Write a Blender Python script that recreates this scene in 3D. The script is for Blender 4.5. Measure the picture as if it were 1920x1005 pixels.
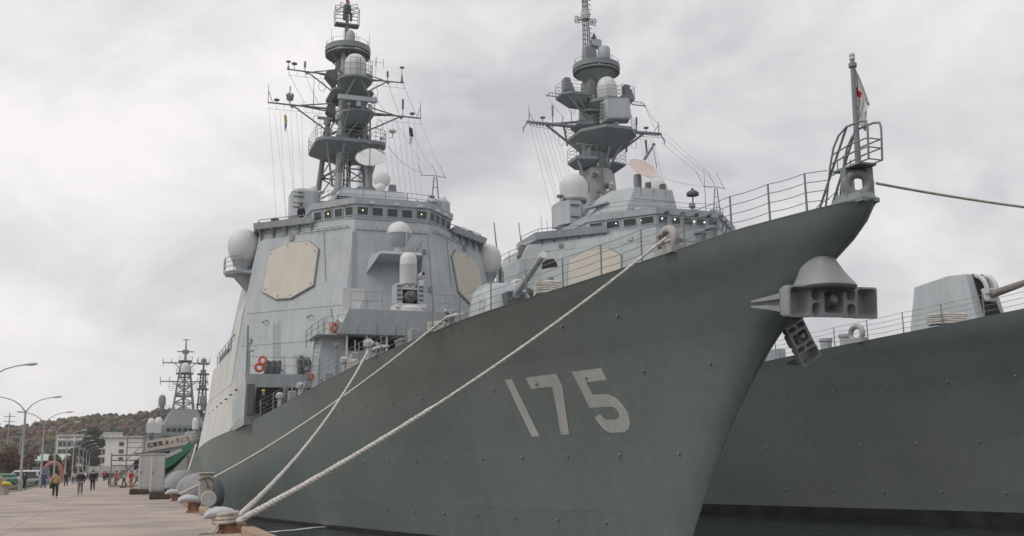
import bpy, bmesh, math, random
from mathutils import Vector, Matrix, noise
from mathutils.geometry import delaunay_2d_cdt
random.seed(7)
for o in list(bpy.data.objects): bpy.data.objects.remove(o)
scn = bpy.context.scene
COL = scn.collection
R = math.radians

# ------------------------------------------------------------ camera
cam_d = bpy.data.cameras.new('camera'); cam = bpy.data.objects.new('camera', cam_d); COL.objects.link(cam)
cam_d.sensor_fit = 'HORIZONTAL'; cam_d.sensor_width = 36.0
cam_d.lens = 36.0*1930/1920
cam_d.clip_start = 0.1; cam_d.clip_end = 6000
_y, _p, _r = R(20.46), R(10.85), 0.016
fwd = Vector((math.sin(_y)*math.cos(_p), math.cos(_y)*math.cos(_p), math.sin(_p)))
rt0 = Vector((math.cos(_y), -math.sin(_y), 0)); up0 = rt0.cross(fwd)
rt = math.cos(_r)*rt0 - math.sin(_r)*up0; up = math.cos(_r)*up0 + math.sin(_r)*rt0
M = Matrix((rt, up, -fwd)).transposed().to_4x4(); M.translation = (0, 0, 1.6)
cam.matrix_world = M
scn.camera = cam

# ------------------------------------------------------------ sky (overcast) and soft sun
SUN_EL, SUN_AZ = R(48), R(-99)            # azimuth from +Y towards +X
w = bpy.data.worlds.new('World'); scn.world = w; w.use_nodes = True
nt = w.node_tree; N = nt.nodes; L = nt.links; N.clear()
out = N.new('ShaderNodeOutputWorld')
sky = N.new('ShaderNodeTexSky'); sky.sky_type = 'NISHITA'; sky.sun_disc = False
sky.sun_elevation = SUN_EL; sky.sun_rotation = SUN_AZ
b1 = N.new('ShaderNodeBackground'); b1.inputs['Strength'].default_value = 0.10
L.new(sky.outputs[0], b1.inputs['Color'])
tc = N.new('ShaderNodeTexCoord')
mp = N.new('ShaderNodeMapping'); mp.inputs['Scale'].default_value = (1.0, 1.0, 1.45); mp.inputs['Location'].default_value = (3.1, 0.4, 1.7)
L.new(tc.outputs['Generated'], mp.inputs['Vector'])
def wnoise(scale, detail, rough, dist):
    n = N.new('ShaderNodeTexNoise'); n.inputs['Scale'].default_value = scale; n.inputs['Detail'].default_value = detail
    n.inputs['Roughness'].default_value = rough; n.inputs['Distortion'].default_value = dist
    L.new(mp.outputs[0], n.inputs['Vector']); return n
n1 = wnoise(1.9, 5, 0.5, 0.5); n2 = wnoise(6.0, 7, 0.6, 0.5)
mx = N.new('ShaderNodeMix'); mx.data_type = 'FLOAT'; mx.inputs[0].default_value = 0.38
L.new(n1.outputs['Fac'], mx.inputs[2]); L.new(n2.outputs['Fac'], mx.inputs[3])
cr = N.new('ShaderNodeValToRGB'); e = cr.color_ramp.elements
e[0].position = 0.385; e[0].color = (0.55, 0.545, 0.567, 1)
e[1].position = 0.615; e[1].color = (0.97, 0.935, 0.92, 1)
k = e.new(0.5); k.color = (0.775, 0.757, 0.768, 1)
L.new(mx.outputs[0], cr.inputs[0])
b2 = N.new('ShaderNodeBackground'); b2.inputs['Strength'].default_value = 1.0
L.new(cr.outputs[0], b2.inputs['Color'])
ms = N.new('ShaderNodeMixShader'); ms.inputs[0].default_value = 0.94
L.new(b1.outputs[0], ms.inputs[1]); L.new(b2.outputs[0], ms.inputs[2]); L.new(ms.outputs[0], out.inputs['Surface'])
sd = bpy.data.lights.new('sun', 'SUN'); sd.energy = 1.25; sd.angle = R(28); sd.color = (1.0, 0.95, 0.88)
sun = bpy.data.objects.new('sun', sd); COL.objects.link(sun)
sv = Vector((math.sin(SUN_AZ)*math.cos(SUN_EL), math.cos(SUN_AZ)*math.cos(SUN_EL), math.sin(SUN_EL)))
sun.rotation_euler = sv.to_track_quat('Z', 'Y').to_euler(); sun.location = (-60, 60, 120)
vs = scn.view_settings; vs.view_transform = 'Standard'; vs.look = 'None'; vs.exposure = 0.07; vs.gamma = 1; vs.use_curve_mapping = False
scn.render.engine = 'CYCLES'
scn.cycles.max_bounces = 6

# ------------------------------------------------------------ materials
MATS = {}
def mat(name, c, rough=0.6, var=0.10, scale=1.2, metal=0.0, bump=0.0, bscale=30.0, streak=0.0, tint=None, tfac=0.0, tscale=0.5, spec=0.4, trans=0.0, plates=None, bdist=.03, rust=0.0):
    """plain procedural paint / stone: base colour with two noise octaves, optional vertical streaks, tint patches, bump"""
    m = bpy.data.materials.new(name); m.use_nodes = True
    nt = m.node_tree; N = nt.nodes; L = nt.links; b = N['Principled BSDF']
    b.inputs['Roughness'].default_value = rough; b.inputs['Metallic'].default_value = metal
    b.inputs['Specular IOR Level'].default_value = spec
    if trans: b.inputs['Transmission Weight'].default_value = trans
    tc = N.new('ShaderNodeTexCoord'); cur = None
    def noi(sc, det, vec=None, ro=0.55):
        n = N.new('ShaderNodeTexNoise'); n.inputs['Scale'].default_value = sc; n.inputs['Detail'].default_value = det; n.inputs['Roughness'].default_value = ro
        L.new(vec if vec else tc.outputs['Object'], n.inputs['Vector']); return n
    def ramp(src, lo, hi, p0=0.3, p1=0.7):
        r = N.new('ShaderNodeMapRange'); r.inputs['From Min'].default_value = p0; r.inputs['From Max'].default_value = p1
        r.inputs['To Min'].default_value = lo; r.inputs['To Max'].default_value = hi; L.new(src, r.inputs['Value']); return r.outputs[0]
    def mul(a, f):
        x = N.new('ShaderNodeMix'); x.data_type = 'RGBA'; x.blend_type = 'MULTIPLY'; x.inputs[0].default_value = 1
        if isinstance(a, tuple): x.inputs[6].default_value = a
        else: L.new(a, x.inputs[6])
        L.new(f, x.inputs[7]); return x.outputs[2]
    col = (*c, 1)
    if tint:
        n = noi(tscale, 4); x = N.new('ShaderNodeMix'); x.data_type = 'RGBA'
        L.new(ramp(n.outputs['Fac'], 0, tfac, 0.42, 0.68), x.inputs[0]); x.inputs[6].default_value = col; x.inputs[7].default_value = (*tint, 1)
        col = x.outputs[2]
    if var:
        n = noi(scale, 5); col = mul(col, ramp(n.outputs['Fac'], 1-var, 1+var))
        n = noi(scale*14, 3); col = mul(col, ramp(n.outputs['Fac'], 1-var*.4, 1+var*.4))
    if streak:
        mp = N.new('ShaderNodeMapping'); mp.inputs['Scale'].default_value = (1.3, 1.3, 0.07); L.new(tc.outputs['Object'], mp.inputs['Vector'])
        n = noi(1.6, 4, mp.outputs[0], 0.65); col = mul(col, ramp(n.outputs['Fac'], 1-streak, 1+streak*.5))
    if rust:
        mp = N.new('ShaderNodeMapping'); mp.inputs['Scale'].default_value = (1.0, 1.0, .09); mp.inputs['Location'].default_value = (3.3, 1.7, .2); L.new(tc.outputs['Object'], mp.inputs['Vector'])
        n = noi(1.3, 5, mp.outputs[0], .7); n2 = noi(.35, 2); x = N.new('ShaderNodeMix'); x.data_type = 'RGBA'
        mm = N.new('ShaderNodeMath'); mm.operation = 'MULTIPLY'; L.new(ramp(n.outputs['Fac'], 0, rust, .58, .72), mm.inputs[0]); L.new(ramp(n2.outputs['Fac'], 0, 1, .5, .62), mm.inputs[1])
        L.new(mm.outputs[0], x.inputs[0]); L.new(col, x.inputs[6]) if not isinstance(col, tuple) else None; x.inputs[7].default_value = (.20, .155, .11, 1); col = x.outputs[2]
    if plates:
        br = N.new('ShaderNodeTexBrick'); br.inputs['Scale'].default_value = 1.0; br.inputs['Mortar Size'].default_value = 0.02; br.inputs['Mortar Smooth'].default_value = .6
        br.inputs['Brick Width'].default_value = plates[0]; br.inputs['Row Height'].default_value = plates[1]
        br.inputs['Color1'].default_value = (1, 1, 1, 1); br.inputs['Color2'].default_value = (.94, .95, .95, 1); br.inputs['Mortar'].default_value = (.86, .86, .86, 1)
        sx = N.new('ShaderNodeSeparateXYZ'); L.new(tc.outputs['Object'], sx.inputs[0]); cx = N.new('ShaderNodeCombineXYZ')
        L.new(sx.outputs[1], cx.inputs[0]); L.new(sx.outputs[2], cx.inputs[1]); L.new(cx.outputs[0], br.inputs['Vector'])
        col = mul(col, br.outputs['Color'])
    if isinstance(col, tuple): b.inputs['Base Color'].default_value = col
    else: L.new(col, b.inputs['Base Color'])
    if bump:
        n = noi(bscale, 4); bp = N.new('ShaderNodeBump'); bp.inputs['Strength'].default_value = bump; bp.inputs['Distance'].default_value = bdist
        L.new(n.outputs['Fac'], bp.inputs['Height']); L.new(bp.outputs[0], b.inputs['Normal'])
    MATS[name] = m; return m
mat('hull_grey', (.178, .216, .207), .40, .09, .22, streak=.07, tint=(.192, .198, .180), tfac=.75, tscale=.055, bump=.45, bscale=.65, plates=(7.0, 2.6), bdist=.05, rust=.35)  # brown tint patches paint in colour reflected from the quay
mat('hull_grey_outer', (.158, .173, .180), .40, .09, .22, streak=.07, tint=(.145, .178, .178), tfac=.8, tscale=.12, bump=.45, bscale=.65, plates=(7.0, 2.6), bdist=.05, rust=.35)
mat('boot_black', (.018, .02, .02), .45, .25, .8, tint=(.06, .05, .04), tfac=.5, tscale=.8)
mat('ship_grey', (.415, .446, .464), .55, .08, .35, streak=.12, bump=.10, bscale=1.4, plates=(2.4, 2.3), rust=.16)
mat('ship_grey_light', (.57, .565, .55), .6, .09, .5, streak=.14, bump=.35, bscale=1.2)  # lighter grey of fittings; on the side panels it paints in sidelight
mat('mast_grey', (.205, .228, .236), .55, .10, .6)
mat('far_grey', (.215, .23, .237), .6, .08, .4); mat('dark_grey', (.10, .11, .115), .6, .12, .8)
mat('deck_grey', (.13, .135, .14), .8, .12, .7)
mat('hole_black', (.012, .013, .014), .8, .0)  # near-black that paints in shade inside openings; also lens faces
mat('radome_white', (.60, .605, .595), .5, .04, .7)
mat('ciws_white', (.60, .61, .61), .5, .04, .7)
mat('panel_beige', (.53, .495, .435), .65, .05, .7, streak=.05)
mat('dish_pink', (.60, .50, .46), .55, .05, .8)
mat('number_grey', (.45, .455, .44), .6, .10, .5, streak=.12)
mat('glass_dark', (.012, .035, .032), .08, .0, spec=.6)
mat('rope_white', (.62, .60, .56), .9, .16, 8, bump=.8, bscale=45)
mat('rope_worn', (.50, .455, .39), .9, .22, 5, bump=.8, bscale=45)
mat('steel_worn', (.22, .225, .23), .5, .18, 4)
mat('signal_red', (.55, .05, .04), .6, .1, 4)
mat('life_orange', (.52, .13, .075), .65, .12, 5)
mat('brown_worn', (.21, .19, .165), .8, .25, 3)
mat('yellow_paint', (.62, .47, .06), .6, .12, 3)

mat('mast_plate', (.30, .312, .315), .55, .08, .5, streak=.08); mat('line_grey', (.30, .30, .31), .7, .0); mat('steel_dark', (.09, .095, .10), .5, .15, 3); mat('ship_grey_mid', (.30, .315, .32), .5, .08, .6, streak=.10)
mat('chock_grey', (.36, .355, .345), .5, .12, 3)
mat('anchor_grey', (.27, .285, .29), .5, .14, 1.5, bump=.2, bscale=9)

# ------------------------------------------------------------ mesh helpers
class MB:
    def __init__(s): s.v = []; s.f = []; s.m = []
    def add(s, vs, fs, mi=0):
        k = len(s.v); s.v += [tuple(p) for p in vs]
        for f in fs: s.f.append(tuple(k+i for i in f)); s.m.append(mi)
        return s
    def box(s, x0, x1, y0, y1, z0, z1, mi=0):
        vs = [(x, y, z) for z in (z0, z1) for y in (y0, y1) for x in (x0, x1)]
        return s.add(vs, [(0,2,3,1),(4,5,7,6),(0,1,5,4),(2,6,7,3),(0,4,6,2),(1,3,7,5)], mi)
    def bevbox(s, x0, x1, y0, y1, z0, z1, b, mi=0):
        """box with chamfered vertical and horizontal edges (octagon-ish loft)"""
        def ring(d, z): return [(x0+d+b, y0+d, z), (x1-d-b, y0+d, z), (x1-d, y0+d+b, z), (x1-d, y1-d-b, z), (x1-d-b, y1-d, z), (x0+d+b, y1-d, z), (x0+d, y1-d-b, z), (x0+d, y0+d+b, z)]
        return s.loft([ring(b, z0), ring(0, z0+b), ring(0, z1-b), ring(b, z1)], mi=mi)
    def loft(s, rings, cap=True, closed=True, mi=0):
        n = len(rings[0]); vs = [p for r in rings for p in r]; fs = []
        for i in range(len(rings)-1):
            for j in range(n if closed else n-1):
                a = i*n+j; b_ = i*n+(j+1) % n
                fs.append((a, b_, b_+n, a+n))
        if cap and closed:
            fs.append(tuple(reversed(range(n)))); fs.append(tuple((len(rings)-1)*n+j for j in range(n)))
        return s.add(vs, fs, mi)
    def bar(s, p, q, r, r2=None, n=6, mi=0):
        p = Vector(p); q = Vector(q); d = q-p
        if d.length < 1e-6: return s
        r2 = r if r2 is None else r2; d.normalize()
        u = d.orthogonal().normalized(); v = d.cross(u)
        rg = lambda c, rr: [c+rr*(math.cos(2*math.pi*i/n)*u+math.sin(2*math.pi*i/n)*v) for i in range(n)]
        return s.loft([rg(p, r), rg(q, r2)], mi=mi)
    def path(s, pts, r, n=6, closed=False, mi=0):
        pts = [Vector(p) for p in pts]; k = len(pts); rings = []
        u = None
        for i, p in enumerate(pts):
            a = pts[(i-1) % k] if (closed or i > 0) else p
            b_ = pts[(i+1) % k] if (closed or i < k-1) else p
            d = (b_-a).normalized()
            u = d.orthogonal().normalized() if u is None else (u-d*u.dot(d)).normalized()
            v = d.cross(u); rr = r[i] if isinstance(r, (list, tuple)) else r
            rings.append([p+rr*(math.cos(2*math.pi*j/n)*u+math.sin(2*math.pi*j/n)*v) for j in range(n)])
        if closed: rings.append(rings[0]); return s.loft(rings, cap=False, mi=mi)
        return s.loft(rings, mi=mi)
    def lathe(s, prof, c=(0, 0, 0), axis=(0, 0, 1), n=16, mi=0):
        d = Vector(axis).normalized(); u = Vector((1, 0, 0)) if abs(d.x) < .9 else Vector((0, 1, 0)); u = (u-d*u.dot(d)).normalized(); v = d.cross(u); c = Vector(c)
        return s.loft([[c+d*h+max(r, 1e-4)*(math.cos(2*math.pi*i/n)*u+math.sin(2*math.pi*i/n)*v) for i in range(n)] for r, h in prof], mi=mi)
    def sphere(s, c, r, n=16, m=9, sq=(1, 1, 1), mi=0):
        rings = []
        for i in range(m):
            t = math.pi*i/(m-1); rr = max(math.sin(t), 1e-3); z = -math.cos(t)
            rings.append([(c[0]+r*sq[0]*rr*math.cos(2*math.pi*j/n), c[1]+r*sq[1]*rr*math.sin(2*math.pi*j/n), c[2]+r*sq[2]*z) for j in range(n)])
        return s.loft(rings, mi=mi)
    def prism(s, poly, d, mi=0):
        """planar polygon (3d points) extruded by vector d"""
        d = Vector(d); a = [Vector(p) for p in poly]; return s.loft([a, [p+d for p in a]], mi=mi)
    def rail(s, pts, h, posts=True, nr=3, r=.025, rp=.03):
        """guard rail along deck points: stanchions and nr horizontal wires"""
        for k in range(1, nr+1):
            for p, q in zip(pts, pts[1:]):
                s.bar((p[0], p[1], p[2]+h*k/nr), (q[0], q[1], q[2]+h*k/nr), r, n=5)
        if posts:
            for p in pts: s.bar(p, (p[0], p[1], p[2]+h), rp, n=5)
        return s
    def mesh(s, name, mats, smooth=False, fix=True):
        me = bpy.data.meshes.new(name); me.from_pydata(s.v, [], s.f)
        ms = mats if isinstance(mats, (list, tuple)) else [mats]
        for m in ms: me.materials.append(MATS[m] if isinstance(m, str) else m)
        me.polygons.foreach_set('material_index', s.m)
        if fix:
            bm = bmesh.new(); bm.from_mesh(me); bmesh.ops.recalc_face_normals(bm, faces=bm.faces); bm.to_mesh(me); bm.free()
        if smooth: smooth_mesh(me, smooth)
        me.update(); return me
def smooth_mesh(me, ang=40):
    ang = 40 if ang is True else ang
    me.polygons.foreach_set('use_smooth', [True]*len(me.polygons))
    me.set_sharp_from_angle(angle=R(ang))
def obj(name, me, parent=None, **props):
    o = bpy.data.objects.new(name, me); COL.objects.link(o)
    if parent: o.parent = parent
    for k, v in props.items(): o[k] = v
    return o
def part(name, mb, mats, parent=None, smooth=False, loc=None, **props):
    o = obj(name, mb.mesh(name, mats, smooth), parent, **props)
    if loc: o.location = loc
    return o
def thing(name, label, cat, loc=(0, 0, 0), rz=0, group=None):
    o = bpy.data.objects.new(name, None); COL.objects.link(o); o.location = loc; o.rotation_euler = (0, 0, rz); o.empty_display_size = .3
    return tag(o, label, cat, group)
def tag(o, label, cat, group=None):
    o['label'] = label; o['category'] = cat
    if group: o['group'] = group
    return o
def dup(o, parent=None):
    c = o.copy(); COL.objects.link(c)
    if parent: c.parent = parent; c.matrix_parent_inverse = o.matrix_parent_inverse.copy()
    for ch in list(o.children): dup(ch, c)
    return c
def interp(tab, x):
    if x <= tab[0][0]: return tab[0][1]
    if x >= tab[-1][0]: return tab[-1][1]
    for i in range(len(tab)-1):
        if tab[i][0] <= x <= tab[i+1][0]:
            x0, y0 = tab[i]; x1, y1 = tab[i+1]; h = x1-x0; t = (x-x0)/h
            def sl(j):
                if j <= 0: return (tab[1][1]-tab[0][1])/(tab[1][0]-tab[0][0])
                if j >= len(tab)-1: return (tab[-1][1]-tab[-2][1])/(tab[-1][0]-tab[-2][0])
                a = (tab[j][1]-tab[j-1][1])/(tab[j][0]-tab[j-1][0]); b = (tab[j+1][1]-tab[j][1])/(tab[j+1][0]-tab[j][0])
                return 0 if a*b <= 0 else 2*a*b/(a+b)
            m0, m1 = sl(i)*h, sl(i+1)*h
            return (2*t**3-3*t*t+1)*y0+(t**3-2*t*t+t)*m0+(-2*t**3+3*t*t)*y1+(t**3-t*t)*m1
# ------------------------------------------------------------ hull form: s across (starboard negative), a aft of the bow tip, z above the quay
ZW = -1.5
STEM = [(-7.7, 13.5), (-4, 11.6), (-1.5, 9.85), (-.62, 9.3), (1.39, 7.85), (2.61, 6.85), (4.04, 5.4), (4.86, 4.42), (5.7, 3.15), (6.55, 1.82), (7.03, .85), (7.44, .26), (7.75, 0)]
SHEER1 = [(0, 7.75), (3.3, 7.70), (5.1, 7.58), (9.5, 7.31), (14.4, 7.1), (16.9, 6.98), (20.2, 6.73), (25.2, 6.38), (29, 6.02), (33.7, 5.56), (39.8, 4.99), (46.2, 4.51), (53.5, 4.17), (67.9, 3.76), (81, 3.28), (100, 2.95), (161, 2.9)]
SHEER2 = [(0, 8.5), (10, 8.05), (13, 7.85), (16.5, 7.62), (22, 7.32), (29, 6.9), (40, 6.2), (55, 5.3), (80, 4.3), (110, 3.8), (165, 3.7)]
def hull_half(a, z, sheer):
    """half breadth of the hull at station a and height z"""
    v = (z-ZW)/(sheer-ZW); x = a-interp(STEM, min(z, 7.75))
    if x <= 0: return 0.0
    vv = max(0, min(1, v))
    B = 10.1+.05*vv; Ln = 60+2*vv; p = 1.5+.5*vv; r = .12+.25*vv
    t = min(x/Ln, 1); h = B*(1-(1-t)**p)+r*(1-math.exp(-x/.3))
    if a > 115: h *= 1-.28*((a-115)/46)**2
    if v < 0: h *= max(.12, 1-.55*((ZW-z)/6.2)**2)
    return h
def build_hull(sheer, paint, root, length=161.0, boot=-1.3):
    """lofted hull skin (part) with black boot topping (sub-part) and the weather deck (part)"""
    def level_z(v, a): return ZW+v*(interp(sheer, a)-ZW)
    vs = [(boot-ZW)/9.25] + [.05+.95*i/25 for i in range(26)]
    NS = 120
    def station(i, a0): t = (i/(NS-1))**1.75; return a0+t*(length-a0)
    def pt(v, i, zfix=None):
        if zfix is not None:
            a0 = interp(STEM, zfix); a = station(i, a0); z = zfix
        else:
            a0 = 0
            for _ in range(30): a0 = interp(STEM, min(7.75, ZW+v*(interp(sheer, a0)-ZW)))
            a = station(i, a0); z = level_z(v, a)
        h = hull_half(a, max(-7.6, z), interp(sheer, a)) if i else 0.0
        return (h, a, z)
    def skin(levels):
        mb = MB()
        for sg in (-1, 1):
            rows = [[(sg*h, a, z) for h, a, z in (pt(v, i, zf) for i in range(NS))] for v, zf in levels]
            mb.loft(rows, cap=False, closed=False)
            # transom half
            tr = [r[-1] for r in rows]; mb.loft([tr, [(0, p[1], p[2]) for p in tr]], cap=False, closed=False)
        return mb
    hull = part('hull', skin([(v, None) for v in vs]), paint, root, smooth=60)
    part('boot_topping', skin([(0, -7.6), (0, -5), (0, -2.6), (vs[0], None)]), 'boot_black', hull, smooth=60)
    for ob in (hull, hull.children[0]):
        bm = bmesh.new(); bm.from_mesh(ob.data); bmesh.ops.remove_doubles(bm, verts=bm.verts, dist=.002)
        bmesh.ops.recalc_face_normals(bm, faces=bm.faces); bm.to_mesh(ob.data); bm.free(); smooth_mesh(ob.data, 60)
    mb = MB()
    rows = []
    for i in range(NS):
        h, a, z = pt(1, i); rows.append([(-h+.004, a, z-.03), (-h*.5, a, z+.0), (0, a, z+.02), (h*.5, a, z), (h-.004, a, z-.03)])
    mb.loft(rows, cap=False, closed=False)
    part('deck', mb, 'deck_grey', root)
    return hull
def deck_half(a, sheer): return hull_half(a, interp(sheer, a), interp(sheer, a))
# ============================================================ DESTROYER 1 (hull number 175)
def lerp(p, q, t): return tuple(p[i]+(q[i]-p[i])*t for i in range(3))
def hull_decal(poly, sheer, off=.010):
    """flat print on the starboard bow: polygon in (a, z) laid on the hull skin"""
    pts = [Vector((a, z)) for a, z in poly]; edges = [(i, (i+1) % len(pts)) for i in range(len(pts))]
    amin, amax = min(p.x for p in pts), max(p.x for p in pts); zmin, zmax = min(p.y for p in pts), max(p.y for p in pts)
    def inside(x, y):
        c = False
        for i in range(len(poly)):
            x1, y1 = poly[i]; x2, y2 = poly[i-1]
            if (y1 > y) != (y2 > y) and x < (x2-x1)*(y-y1)/(y2-y1)+x1: c = not c
        return c
    g = .16; x = amin+.05
    while x < amax:
        y = zmin+.05
        while y < zmax:
            if inside(x, y): pts.append(Vector((x, y)))
            y += g
        x += g
    vo, _, fo, *_ = delaunay_2d_cdt(pts, edges, [list(range(len(poly)))], 1, 1e-4)
    mb = MB(); mb.add([(-hull_half(p.x, p.y, interp(sheer, p.x))-off, p.x, p.y) for p in vo], [tuple(f) for f in fo])
    return mb
def anchor_parts(root):
    """hollow-crowned stockless anchor; x along the crown, y thickness away from the viewer, z up"""
    mb = MB()
    def cell(x0, x1, z0, z1, depth=.40, wall=.05, pw=6.0):
        cx, cz, hx, hz = (x0+x1)/2, (z0+z1)/2, (x1-x0)/2, (z1-z0)/2; n = 24
        def ring(dx, y, p): return [(cx+(hx-dx)*math.copysign(abs(math.cos(t))**(2/p), math.cos(t)), y, cz+(hz-dx)*math.copysign(abs(math.sin(t))**(2/p), math.sin(t))) for t in [2*math.pi*(k+.5)/n for k in range(n)]]
        mb.loft([ring(.06, depth+.1, 14), ring(0, depth*.6, 14), ring(-.004, 0, 14), ring(wall, -.01, pw), ring(wall+.015, .03, pw), ring(wall+.05, depth*.6, pw), ring(wall+.12, depth, pw)], cap=True)
    cell(-1.45, -.74, -.42, .42, wall=.045, pw=7); cell(.74, 1.45, -.42, .42, wall=.045, pw=7)
    for x0, x1 in ((-.75, -.40), (.40, .75)):
        cell(x0, x1, 0.0, .40, .34, .03, 2.4); cell(x0, x1, -.41, .005, .34, .03, 2.4)
    cell(-.41, .41, -.40, .40, .44, .10, 8)
    part('crown', mb, 'anchor_grey', root, smooth=35)
    mb = MB(); mb.bar((0, .45, -.1), (0, -.02, .1), .09, .12, 8); mb.box(-.3, .3, .2, .32, -.06, .06)
    part('shank', mb, 'anchor_grey', root)
    for sg in (-1, 1):
        mb = MB()
        for dz in (-.20, .14):
            mb.loft([[(sg*1.0, .48, dz-.07), (sg*1.42, .44, dz-.07), (sg*1.42, .44, dz+.09), (sg*1.0, .48, dz+.09)],
                     [(sg*1.15, 1.0, dz*.7-.05), (sg*1.5, .9, dz*.7-.05), (sg*1.5, .9, dz*.7+.06), (sg*1.15, 1.0, dz*.7+.06)],
                     [(sg*1.40, 1.7, dz*.42-.025), (sg*1.5, 1.7, dz*.42-.025), (sg*1.5, 1.7, dz*.42+.025), (sg*1.40, 1.7, dz*.42+.025)]])
        mb.loft([[(sg*1.02, .48, -.2), (sg*1.25, .46, -.2), (sg*1.25, .46, .2), (sg*1.02, .48, .2)], [(sg*1.25, 1.25, -.07), (sg*1.36, 1.25, -.07), (sg*1.36, 1.25, .07), (sg*1.25, 1.25, .07)]])
        part('fluke', mb, 'anchor_grey', root)

D1 = thing('destroyer', 'grey destroyer with 175 on its bow, moored along the quay', 'warship', (16.5, 19.4, 0), group='grey destroyers moored bow to the viewer')
hull = build_hull(SHEER1, 'hull_grey', D1)
digits = {'one': [(16.2, 4.69), (15.77, 4.68), (15.36, 2.61), (15.82, 2.61)],
 'seven': [(14.96, 4.67), (13.23, 4.66), (13.16, 4.24), (13.69, 2.62), (14.15, 2.61), (13.70, 4.25), (14.88, 4.26)],
 'five': [(12.41, 4.66), (10.96, 4.66), (10.91, 4.27), (11.91, 4.26), (11.84, 3.86), (11.1, 3.83), (10.81, 3.7), (10.61, 3.46), (10.49, 3.17), (10.54, 2.89), (10.69, 2.7), (10.94, 2.59), (11.63, 2.6), (11.85, 2.72), (12.03, 2.94), (12.12, 3.12), (11.79, 3.22), (11.71, 3.11), (11.61, 3.03), (11.4, 3.01), (11.1, 3.02), (10.96, 3.06), (10.91, 3.17), (10.95, 3.32), (11.09, 3.42), (12.2, 3.44)]}
for n, poly in digits.items():
    o = part('hull_number', hull_decal(poly, SHEER1), 'number_grey', hull)
    o['label'] = 'light grey painted digit %s on the bow' % {'one': '1', 'seven': '7', 'five': '5'}[n]
# padeyes in rows along the bow, and weld seams
sm = MB(); sm.lathe([(.045, 0), (.045, .035), (.025, .055)], n=8); stud_me = sm.mesh('hull_padeye', 'steel_worn', True)
def hull_studs(hull, sheer, rows):
    for z, a0, a1 in rows:
        a = a0
        while a < a1:
            for sg in (-1,):
                h = hull_half(a, z, interp(sheer, a)); h2 = hull_half(a, z+.1, interp(sheer, a)); h3 = hull_half(a+.1, z, interp(sheer, a+.1))
                nrm = Vector((-1, (h3-h)*10*-1, (h2-h)*10)).normalized(); nrm = Vector((-1, -(h3-h)*10, (h2-h)*10)).normalized()
                o = obj('hull_padeye', stud_me, hull); o.location = (-h-.02, a, z); o.rotation_euler = nrm.to_track_quat('Z', 'Y').to_euler()
            a += 2.645
hull_studs(hull, SHEER1, [(4.4, 6.53, 38), (1.87, 8.83, 36), (-.35, 13, 34), (6.1, 9.2, 12)])
def seam(sheer, z, a0, a1):
    mb = MB(); pts = []
    a = a0
    while a <= a1: pts.append((-hull_half(a, z, interp(sheer, a))+.004, a, z)); a += 1.0
    return mb.path(pts, .009, n=5)
for z, a0, a1 in ((3.95, 6.3, 30), (5.55, 8, 26), (2.0, 7.6, 34), (.1, 9.5, 40)):
    part('weld_seam', seam(SHEER1, z, a0, a1), 'hull_grey', hull)
# anchor bolster on the stem: flared cone opening downwards
mb = MB(); rings = []
for z, cy, rx, ry in ((6.82, 2.35, .25, .5), (6.70, 2.22, .29, .5), (6.52, 2.15, .37, .54), (6.3, 2.1, .49, .6), (6.1, 2.06, .62, .68), (5.97, 2.03, .73, .75), (5.90, 2.02, .76, .78), (5.84, 2.03, .73, .75), (5.81, 2.05, .60, .64), (5.9, 2.1, .45, .5)):
    rings.append([(rx*math.copysign(abs(math.cos(t))**.8, math.cos(t))-.06, cy+ry*math.copysign(abs(math.sin(t))**.8, math.sin(t)), z) for t in [2*math.pi*i/28 for i in range(28)]])
mb.loft(rings); part('anchor_bolster', mb, 'anchor_grey', hull, smooth=50)

# deck edge fittings ----------------------------------------------------------
def deck_pt(a, inset=.12, dz=0, sheer=SHEER1, sg=-1): return (sg*(deck_half(a, sheer)-inset), a, interp(sheer, a)+dz)
def deck_rail(root, sheer, stations, sg, h=1.0, name='guard_rail', gap=()):
    gr = MB()
    for k in (1, 2, 3, 4):
        for a, b in zip(stations, stations[1:]):
            if a in gap: continue
            p, q = deck_pt(a, .12, 0, sheer, sg), deck_pt(b, .12, 0, sheer, sg); n = 3
            for i in range(n):
                t0, t1 = i/n, (i+1)/n; f = h*k/4
                sag = lambda t: -.03*4*t*(1-t)
                u, v = lerp(p, q, t0), lerp(p, q, t1); gr.bar((u[0], u[1], u[2]+f+sag(t0)), (v[0], v[1], v[2]+f+sag(t1)), .011, n=5)
    g = part(name, gr, 'mast_grey', root)
    st = MB().lathe([(.032, 0), (.028, h), (.02, h+.02)], n=6).box(-.06, .06, -.06, .06, 0, .03)
    me = st.mesh('stanchion', 'mast_grey')
    for a in stations:
        o = obj('stanchion', me, g); o.location = deck_pt(a, .12, -.01, sheer, sg)
    return g
deck_rail(D1, SHEER1, [1.56, 2.66, 3.9, 5.6, 7.3, 9.1, 11.0, 13.0, 15.2, 17.4, 19.6, 22, 24.5, 27, 29.7, 32.4, 35.2, 38, 41, 44, 46.5], -1)
deck_rail(D1, SHEER1, [1.56, 2.66, 3.9, 5.6, 7.3, 9.1, 11.0, 13.0, 15.2, 17.4, 19.6, 22, 24.5, 27, 29.7, 32.4, 35.2, 38, 41, 44, 46.5], 1)
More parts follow.
